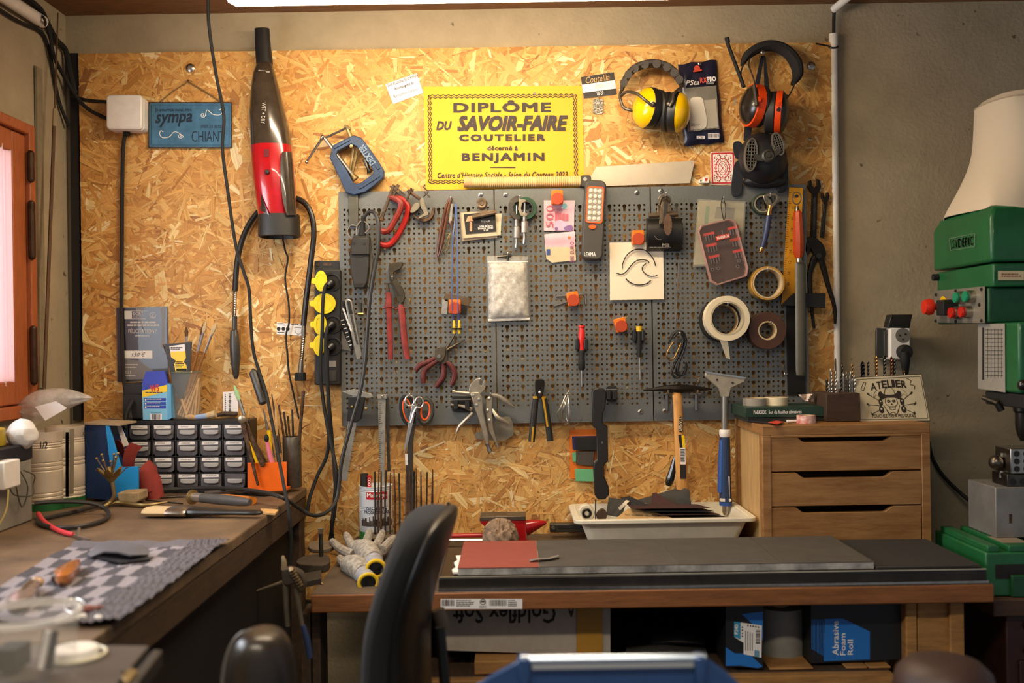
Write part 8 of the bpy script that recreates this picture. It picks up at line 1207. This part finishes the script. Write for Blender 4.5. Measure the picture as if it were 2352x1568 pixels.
q_ = px(.45); c = W(2352, 1012, .45); P(dp_, 'chuck', MB().lathe([(8*q_, 0), (14*q_, .012), (18*q_, .03), (18*q_, .06), (22*q_, .064), (22*q_, .08), (16*q_, .084), (16*q_, .11)], c, n=26), M('dark_chuck', '#2f2b27', .35, .7)); P(dp_, 'feed_knob', MB().ball(W(2350, 884, .55), 13*px(.55), 10), M('black_gloss', '', .28))
P(dp_, 'base', MB().box((.98, -.50, .813), (1.45, -.25, .905)), grn, .004); mb = MB()
for a, b_ in ((.985, 1.01), (1.03, 1.09), (1.115, 1.18), (1.205, 1.30)): P(dp_, 'table_rail', MB().box((a, -.498, .905), (b_, -.27, .918)), grn, .002)
P(dp_, 'base_notch', MB().box((1.03, -.508, .813), (1.10, -.50, .858)), M('machine_green_dark', '', .45), .002); P(dp_, 'base_recess', MB().box((1.0, -.5015, .850), (1.06, -.4995, .880)), ink); P(dp_, 'table_dust', MB().box((1.032, -.47, .918), (1.085, -.40, .9186)), M('metal_dust', '#8a7a64', .9))
hd = T('cloth_cover', 'off-white fabric cover pulled over the drill press head', 'cover', Vector((1.22, -.30, 1.64))); rings = []; n = 40; r_ = random.Random(1)
for k, (z, sx, sy) in enumerate(((1.632, .214, .141), (1.650, .212, .137), (1.69, .200, .130), (1.735, .184, .128), (1.78, .172, .126), (1.85, .168, .124), (1.885, .165, .12), (1.90, .15, .11), (1.905, .06, .05))):
    ring = []; EX = (.25, .28, .5, .65, .75, .75, .75, .75, .75)
    for i in range(n):
        a = 2*pi*i/n; zz = z
        if k == 0: zz = z+.007*sin(a*2+1.2)+.004*sin(7*a)
        ring.append(Vector((1.255+sx*(1+.012*sin(7*a+k))*(abs(cos(a))**EX[k])*(1 if cos(a) > 0 else -1), -.285+sy*(1+.012*sin(6*a+k*.7))*(abs(sin(a))**EX[k])*(1 if sin(a) > 0 else -1), zz)))
    rings.append(ring)
clo = M('offwhite_cloth', '#d8c6aa', .9, bump=.1, bs=300); P(hd, 'cloth', MB().loft(rings, False).add(rings[-1], [tuple(range(n))]), clo, 0, 1, thick=.002); P(hd, 'top_seam', MB().tube([p+Vector((0, 0, .001)) for p in rings[6]], .0018, 6, 0, True), M('seam_cloth', '#b39f84', .9))
blk = T('ground_block', 'pale ground steel block standing on the drill press table', 'block', Vector((1.12, -.36, .918))); P(blk, 'body', MB().box((1.041, -.42, .9185), (1.25, -.29, 1.028)), M('ground_steel', '#8f8a84', .45, .4, var=.25, vs=14), .002); mb = MB(); [mb.box((1.07+.05*i, -.4206, .95+.02*(i % 2)), (1.076+.05*i, -.42, .97+.02*(i % 2))) for i in range(3)]; P(blk, 'rust_spots', mb, rust)
for i, (x0_, z0_, t) in enumerate(((1.07, 1.028, 'lower dark steel block with holes on the ground block'), (1.078, 1.0555, 'upper bright steel block with holes, topmost of its stack'))):
    ob = T('setup_block', t, 'block', Vector((x0_+.05, -.38, z0_)), 'drilled setup blocks'); P(ob, 'body', MB().box((x0_, -.415, z0_+.0005), (x0_+.12, -.345, z0_+.027 if i == 0 else z0_+.055)), steel if i else dsteel, .0015); mb = MB()
    for a in range(5):
        for b_ in range(3 if i else 1): p = Vector((x0_+.013+.021*a, -.4155, z0_+.011+.0165*b_)); mb.lathe([(.0065, 0), (.0065, .0004)], p, (0, -1, 0), 14)
    P(ob, 'holes', mb, ink)
kb2 = T('ball_vise', 'round steel ball fixture on the ground block beside the drilled blocks', 'fixture', W(2304, 1086, .40)); P(kb2, 'ball', MB().ball(W(2303, 1064, .40)+Vector((-.004, .02, 0)), 17*px(.4), 8, (1, 1, 1.05)), M('dull_steel', '#6d6358', .3, .9, var=.2)); P(kb2, 'cap', MB().tp([(2303, 1049, .38), (2304, 1040, .38)], [9, 7], 14), dsteel); P(kb2, 'foot', MB().tp([(2303, 1080, .38), (2303, 1096, .38)], [8, 11], 14), dsteel)
ts = T('drill_stand', 'dark red steel cabinet with a wooden top carrying the drill press', 'stand', Vector((1.2, -.38, 0))); P(ts, 'wooden_top', MB().box((.985, -.52, .776), (1.5, -.02, .812)), M('dark_bench_wood', '#4b3220', .7, var=.35, vs=12, stretch=(1, 6, 6)), .003); P(ts, 'cabinet', MB().box((1.02, -.50, 0), (1.5, -.03, .775)), M('oxblood_steel', '#3a1c17', .5, .2, var=.3), .004); P(ts, 'door', MB().box((1.045, -.506, .05), (1.5, -.5, .68)), M('oxblood_steel', '', .5), .002)
for z in (.752, .70): P(ts, 'bolt', MB().lathe([(.011, 0), (.009, .006), (0, .007)], Vector((1.065, -.5005, z)), (0, -1, 0), 8), M('dark_bolt', '#3d302a', .4, .7))
# ---------------------------------------------------------------- below the workbench
cb = T('cardboard_box', 'white cardboard carton with upside-down lettering on the shelf under the workbench', 'carton', W(1180, 1500, .5)); wcd = M('white_board', '#a89d8e', .7, var=.12); P(cb, 'front', MB().prism([(1020, 1398), (1325, 1396), (1325, 1503), (1020, 1494)], .20, .50), wcd, .001); P(cb, 'tape_band', MB().prism([(1325, 1396), (1384, 1396), (1384, 1502), (1325, 1503)], .20, .502), M('ochre_band', '#a87a24', .5)); P(cb, 'side_flap', MB().prism([(1384, 1396), (1402, 1396), (1402, 1500), (1384, 1502)], .20, .498), wcd)
mb = MB(); mb.tx('Goldflex Soft', 1040, 1388, 1276, 1430, .5006, 180, .012).tx('A', 1306, 1398, 1318, 1416, .5006, 180, .03); P(cb, 'lettering', mb, ink, smooth=0)
fz_ = T('folded_tarp', 'dark folded tarpaulin on the shelf in the shadow under the workbench', 'tarpaulin', W(1520, 1520, .45)); 
for i, (x0_, x1_, y, h) in enumerate(((1425, 1620, 1508, 14), (1440, 1612, 1484, 13), (1500, 1605, 1462, 12))): P(fz_, 'fold', MB().tp([(x0_, y+2, .42), ((x0_+x1_)/2, y-4, .43), (x1_, y+3, .42)], [h*.8, h, h*.7], 12, 4, flat=4), M('tarp_dark', '#25221f', .7, bump=.3))
fbx = T('foam_roll_box', 'black and blue carton dispensing a grey abrasive foam roll under the workbench', 'carton', W(1870, 1522, .5)); kb_ = M('carton_black', '#151517', .5); ob_ = M('carton_azure', '#1f6fc0', .45); d_ = .52
P(fbx, 'right_panel', MB().prism([(1862, 1380), (2078, 1378), (2077, 1514), (1862, 1524)], .2, d_), kb_, .001); P(fbx, 'left_panel', MB().prism([(1667, 1384), (1753, 1384), (1753, 1536), (1667, 1530)], .2, d_+.02), kb_, .001); P(fbx, 'back_panel', MB().prism([(1753, 1380), (1862, 1380), (1862, 1520), (1753, 1520)], .2, .25), kb_)
mb = MB(); mb.card([(1894, 1421), (1936, 1420), (1998, 1450), (1998, 1514), (1892, 1518)], d_+.0006); [mb.quad(1864+i*3.2, 1422, 1865.4+i*3.2, 1490+i*2, d_+.0005) for i in range(9)]; dl_ = d_+.0206; mb.card([(1703, 1410), (1752, 1404), (1752, 1470), (1728, 1432)], dl_).card([(1667, 1486), (1688, 1500), (1720, 1500), (1752, 1530), (1740, 1534), (1700, 1528), (1667, 1529)], dl_); P(fbx, 'blue_print', mb, ob_, smooth=0)
mb = MB(); w9 = lambda s__, xc, yc, L, h: mb.tx(s__, xc-L/2, yc-h/2, xc+L/2, yc+h/2, d_+.001, 90, .012); w9('Abrasive', 1919, 1465, 78, 14); w9('Foam', 1936, 1479, 50, 12); w9('Roll', 1953, 1486, 34, 12); mb.card([(1686, 1427), (1750, 1436), (1749, 1510), (1708, 1502), (1708, 1476), (1686, 1462)], dl_+.0004); P(fbx, 'white_print', mb, white, smooth=0)
mb = MB(); mb.card([(1686, 1427), (1701, 1429), (1701, 1468), (1686, 1462)], dl_+.0008); [mb.quad(1733+i*4, 1492+i, 1736+i*4, 1508, dl_+.0008) for i in range(3)]; P(fbx, 'label_blue', mb, M('label_teal', '#3a8fb5', .5), smooth=0); mb = MB(); mb.tx('P240', 1680, 1441, 1702, 1449, dl_+.0012, 88, .02); P(fbx, 'grit_number', mb, white, smooth=0); mb = MB(); [mb.card(circ(1705, 1440+i*7, 2, 6), dl_+.0008) for i in range(4)]; [mb.card(circ(1718+i*6, 1436+i, 2, 8), dl_+.0008) for i in range(5)]; barcode(mb, 1736, 1446, 1746, 1478, dl_+.0008, 3, False); [mb.quad(1712+i*5, 1448+2*i, 1713.6+i*5, 1494, dl_+.0008) for i in range(4)]; P(fbx, 'label_print', mb, ink, smooth=0)
q_ = px(.48); c = W(1808, 1528, .48); h_ = (W(1808, 1404, .48)-c).z; rings = [(54*q_*(1+.006*(i % 2)), h_*i/44) for i in range(45)]; fr_o = T('foam_roll', 'grey abrasive foam roll standing in the open carton', 'foam roll', c+Vector((0, .03, 0))); P(fr_o, 'roll', MB().lathe(rings, c+Vector((0, .05, 0)), n=36), M('grey_foam', '#8b8880', .85, bump=.5, bs=500, var=.12)); P(fr_o, 'core_tube', MB().lathe([(20*q_, h_), (20*q_, h_+.003), (15*q_, h_+.003)], c+Vector((0, .05, 0)), n=20), M('card_core', '', .7))
# ---------------------------------------------------------------- foreground
ch = T('office_chair', 'black padded office chair seen edge-on in front of the workbench', 'chair', Vector((-.25, -1.02, 0))); fabric = M('black_fabric', '#101114', .97, bump=.35, bs=900, sheen=.04)
def spine(z): return W(0, 0, 1.0)
cp0 = [(1002, 1166), (994, 1200), (975, 1260), (952, 1330), (934, 1400), (927, 1470), (927, 1560), (932, 1660)]
def chair_rings(t, wmax, off, n=24):
    rg_ = []
    for i, (x, y) in enumerate(cr([Vector((a, b_, 0)) for a, b_ in cp0], 4)[k][:2] for k in range(29)):
        u = i/28; w = wmax*max(.06, math.sqrt(max(0, 1-(1-min(1, u/.42))**2)))*(1-.08*u); c = W(x, y, 1.02); tk = t*max(.25, math.sqrt(max(0, 1-(1-min(1, u/.10))**2))); ax = Vector((sin(.09), cos(.09), 0)); nx = Vector((cos(.09), -sin(.09), 0)); bow = -.010
        ring = []
        for j in range(n):
            a = 2*pi*j/n; p = cos(a); ring.append(c+ax*w*p+nx*(tk*sin(a)*(abs(sin(a))**-.15 if abs(sin(a)) > .01 else 1)+bow*(p*p)*(w/wmax)+off*(1 if True else 0)))
        rg_.append(ring)
    return rg_
P(ch, 'back_cushion', MB().loft(chair_rings(.036, .165, -.008)), fabric, 0, 1); P(ch, 'back_shell', MB().loft(chair_rings(.014, .158, .020)), M('shell_plastic', '#14120f', .4, coat=.05), 0, 1); 
P(ch, 'piping', MB().tube([r[0]+Vector((.012, 0, 0)) for r in chair_rings(.030, .168, -.0)[2:26]][::1], .0035, 6), blackm); c = W(1008, 1560, 1.0)
P(ch, 'back_bar', MB().tp([(1010, 1440, 1.0), (1016, 1500, 1.0), (1022, 1600, 1.0), (1010, 1760, 1.0)], [12, 12, 13, 14], 12, 4), black); P(ch, 'height_knob', MB().tp([(1005, 1400, .95), (1012, 1420, .95), (1018, 1445, .95)], [16, 17, 14], 14), M('dusty_plastic', '#55493c', .5)); P(ch, 'seat', MB().loft([[Vector((-.28+x*k*.85, -1.03+y*k, z)) for x, y in cc([(-.23, -.2), (.2, -.2), (.22, 0), (.2, .2), (-.23, .2), (-.26, 0)], 4)] for z, k in ((.46, .9), (.48, 1), (.52, 1), (.54, .9))]), fabric, 0, 0); P(ch, 'gas_column', MB().cyl((-.28, -1.03, .08), (-.28, -1.03, .46), .025), dsteel)
for k in range(5): a = 2*pi*k/5; P(ch, 'base_leg', MB().tube([(-.28, -1.03, .09), (-.28+.2*cos(a), -1.03+.2*sin(a), .065)], [.025, .018], 10), black); P(ch, 'caster', MB().ball((-.28+.2*cos(a), -1.03+.2*sin(a), .028), .027, 6), blackm)
ch2 = T('leather_chair', 'worn dark leather chair back rising at the bottom edge, left of the black chair', 'chair', Vector((-.33, -1.28, 0))); rings = []
for k, (x, hw) in enumerate(((556, 4), (560, 30), (580, 44), (606, 50), (632, 44), (652, 30), (656, 4))): rings.append(0)
rg2 = []
for y, hw, hd_ in ((1444, 14, .01), (1447, 38, .025), (1455, 55, .034), (1475, 72, .04), (1510, 84, .042), (1560, 90, .042), (1640, 92, .042), (1760, 88, .04)): o = W(598+(y-1444)*.02, y, 1.28); q_ = px(1.28); rg2.append([o+Vector((hw*q_*cos(a)*.9, -hd_*sin(a)*1.2, 0)) for a in [2*pi*j/24 for j in range(24)]])
P(ch2, 'back_pad', MB().loft(rg2), M('worn_leather', '#2b241d', .35, var=.35, vs=12, coat=.1), 0, 1); P(ch2, 'edge_trim', MB().tp([(508, 1700, 1.30), (512, 1560, 1.30), (528, 1490, 1.30), (552, 1456, 1.30), (580, 1446, 1.30)], [5, 5, 5, 4, 3], 8, 5), M('grey_trim', '#6b6760', .4, .4)); P(ch2, 'support', MB().box((-.35, -1.30, .02), (-.31, -1.26, .80)), blackm); P(ch2, 'foot_plate', MB().lathe([(.12, 0), (.12, .02), (.03, .03)], (-.33, -1.36, 0), n=24), blackm)
lid = T('tool_chest', 'blue metal chest with a painted highlight strip at the bottom edge', 'chest', Vector((.14, -1.45, .3))); blu = M('blue_enamel', '#2b4a7a', .3, .3, var=.12, coat=.4); d9 = 1.32
P(lid, 'lid', MB().loft([[W(x, y, d) for x, y in ((1080, 1582), (1130, 1548), (1188, 1516), (1200, 1511), (1614, 1507), (1626, 1512), (1672, 1545), (1712, 1582))] for d in (1.26, 1.36, 1.375)]), blu, .004); P(lid, 'ridge', MB().tube([W(1196, 1516, 1.376), W(1620, 1511, 1.376)], .006, 10), M('blue_ridge', '#8b97a8', .25, .6)); P(lid, 'corner_post', MB().prism([(1188, 1512), (1218, 1511), (1218, 1600), (1196, 1600)], 1.36, 1.385), blu, .004); P(lid, 'corner_post', MB().prism([(1596, 1509), (1624, 1509), (1620, 1600), (1600, 1600)], 1.36, 1.385), blu, .004); P(lid, 'body', MB().box((W(1110, 1580, 1.37).x, -1.40, .30), (W(1690, 1580, 1.37).x, -1.24, W(1400, 1584, 1.30).z)), blu, .004); P(lid, 'highlight_strip', MB().box((W(1222, 1525, 1.377).x, -1.381, W(1400, 1534, 1.38).z), (W(1592, 1525, 1.377).x, -1.374, W(1400, 1523, 1.38).z)), M('painted_highlight', '#e8e0d0', .18, .9)); P(lid, 'legs', MB().box((.0, -1.39, 0), (.25, -1.26, .30)), blu)  # pale strip along the lid paints in the lamp's reflection
pf = T('round_stool', 'round brown padded stool seat at the bottom edge, right of the blue chest', 'stool', Vector((.50, -1.30, 0))); c = W(2168, 1568, 1.2); q_ = px(1.2); P(pf, 'seat', MB().lathe([(96*q_, -.07), (112*q_, -.05), (114*q_, -.02), (104*q_, .008), (80*q_, .022), (40*q_, .026), (0, .027)], Vector((c.x, -1.2, W(2168, 1555, 1.2).z)), n=36), M('brown_vinyl', '#3a2620', .55, var=.2, vs=12, bump=.15)); P(pf, 'column', MB().cyl((c.x, -1.2, .03), (c.x, -1.2, c.z-.07), .02), steel); P(pf, 'foot', MB().lathe([(.17, 0), (.17, .015), (.03, .03)], (c.x, -1.2, 0), n=24), blackm)
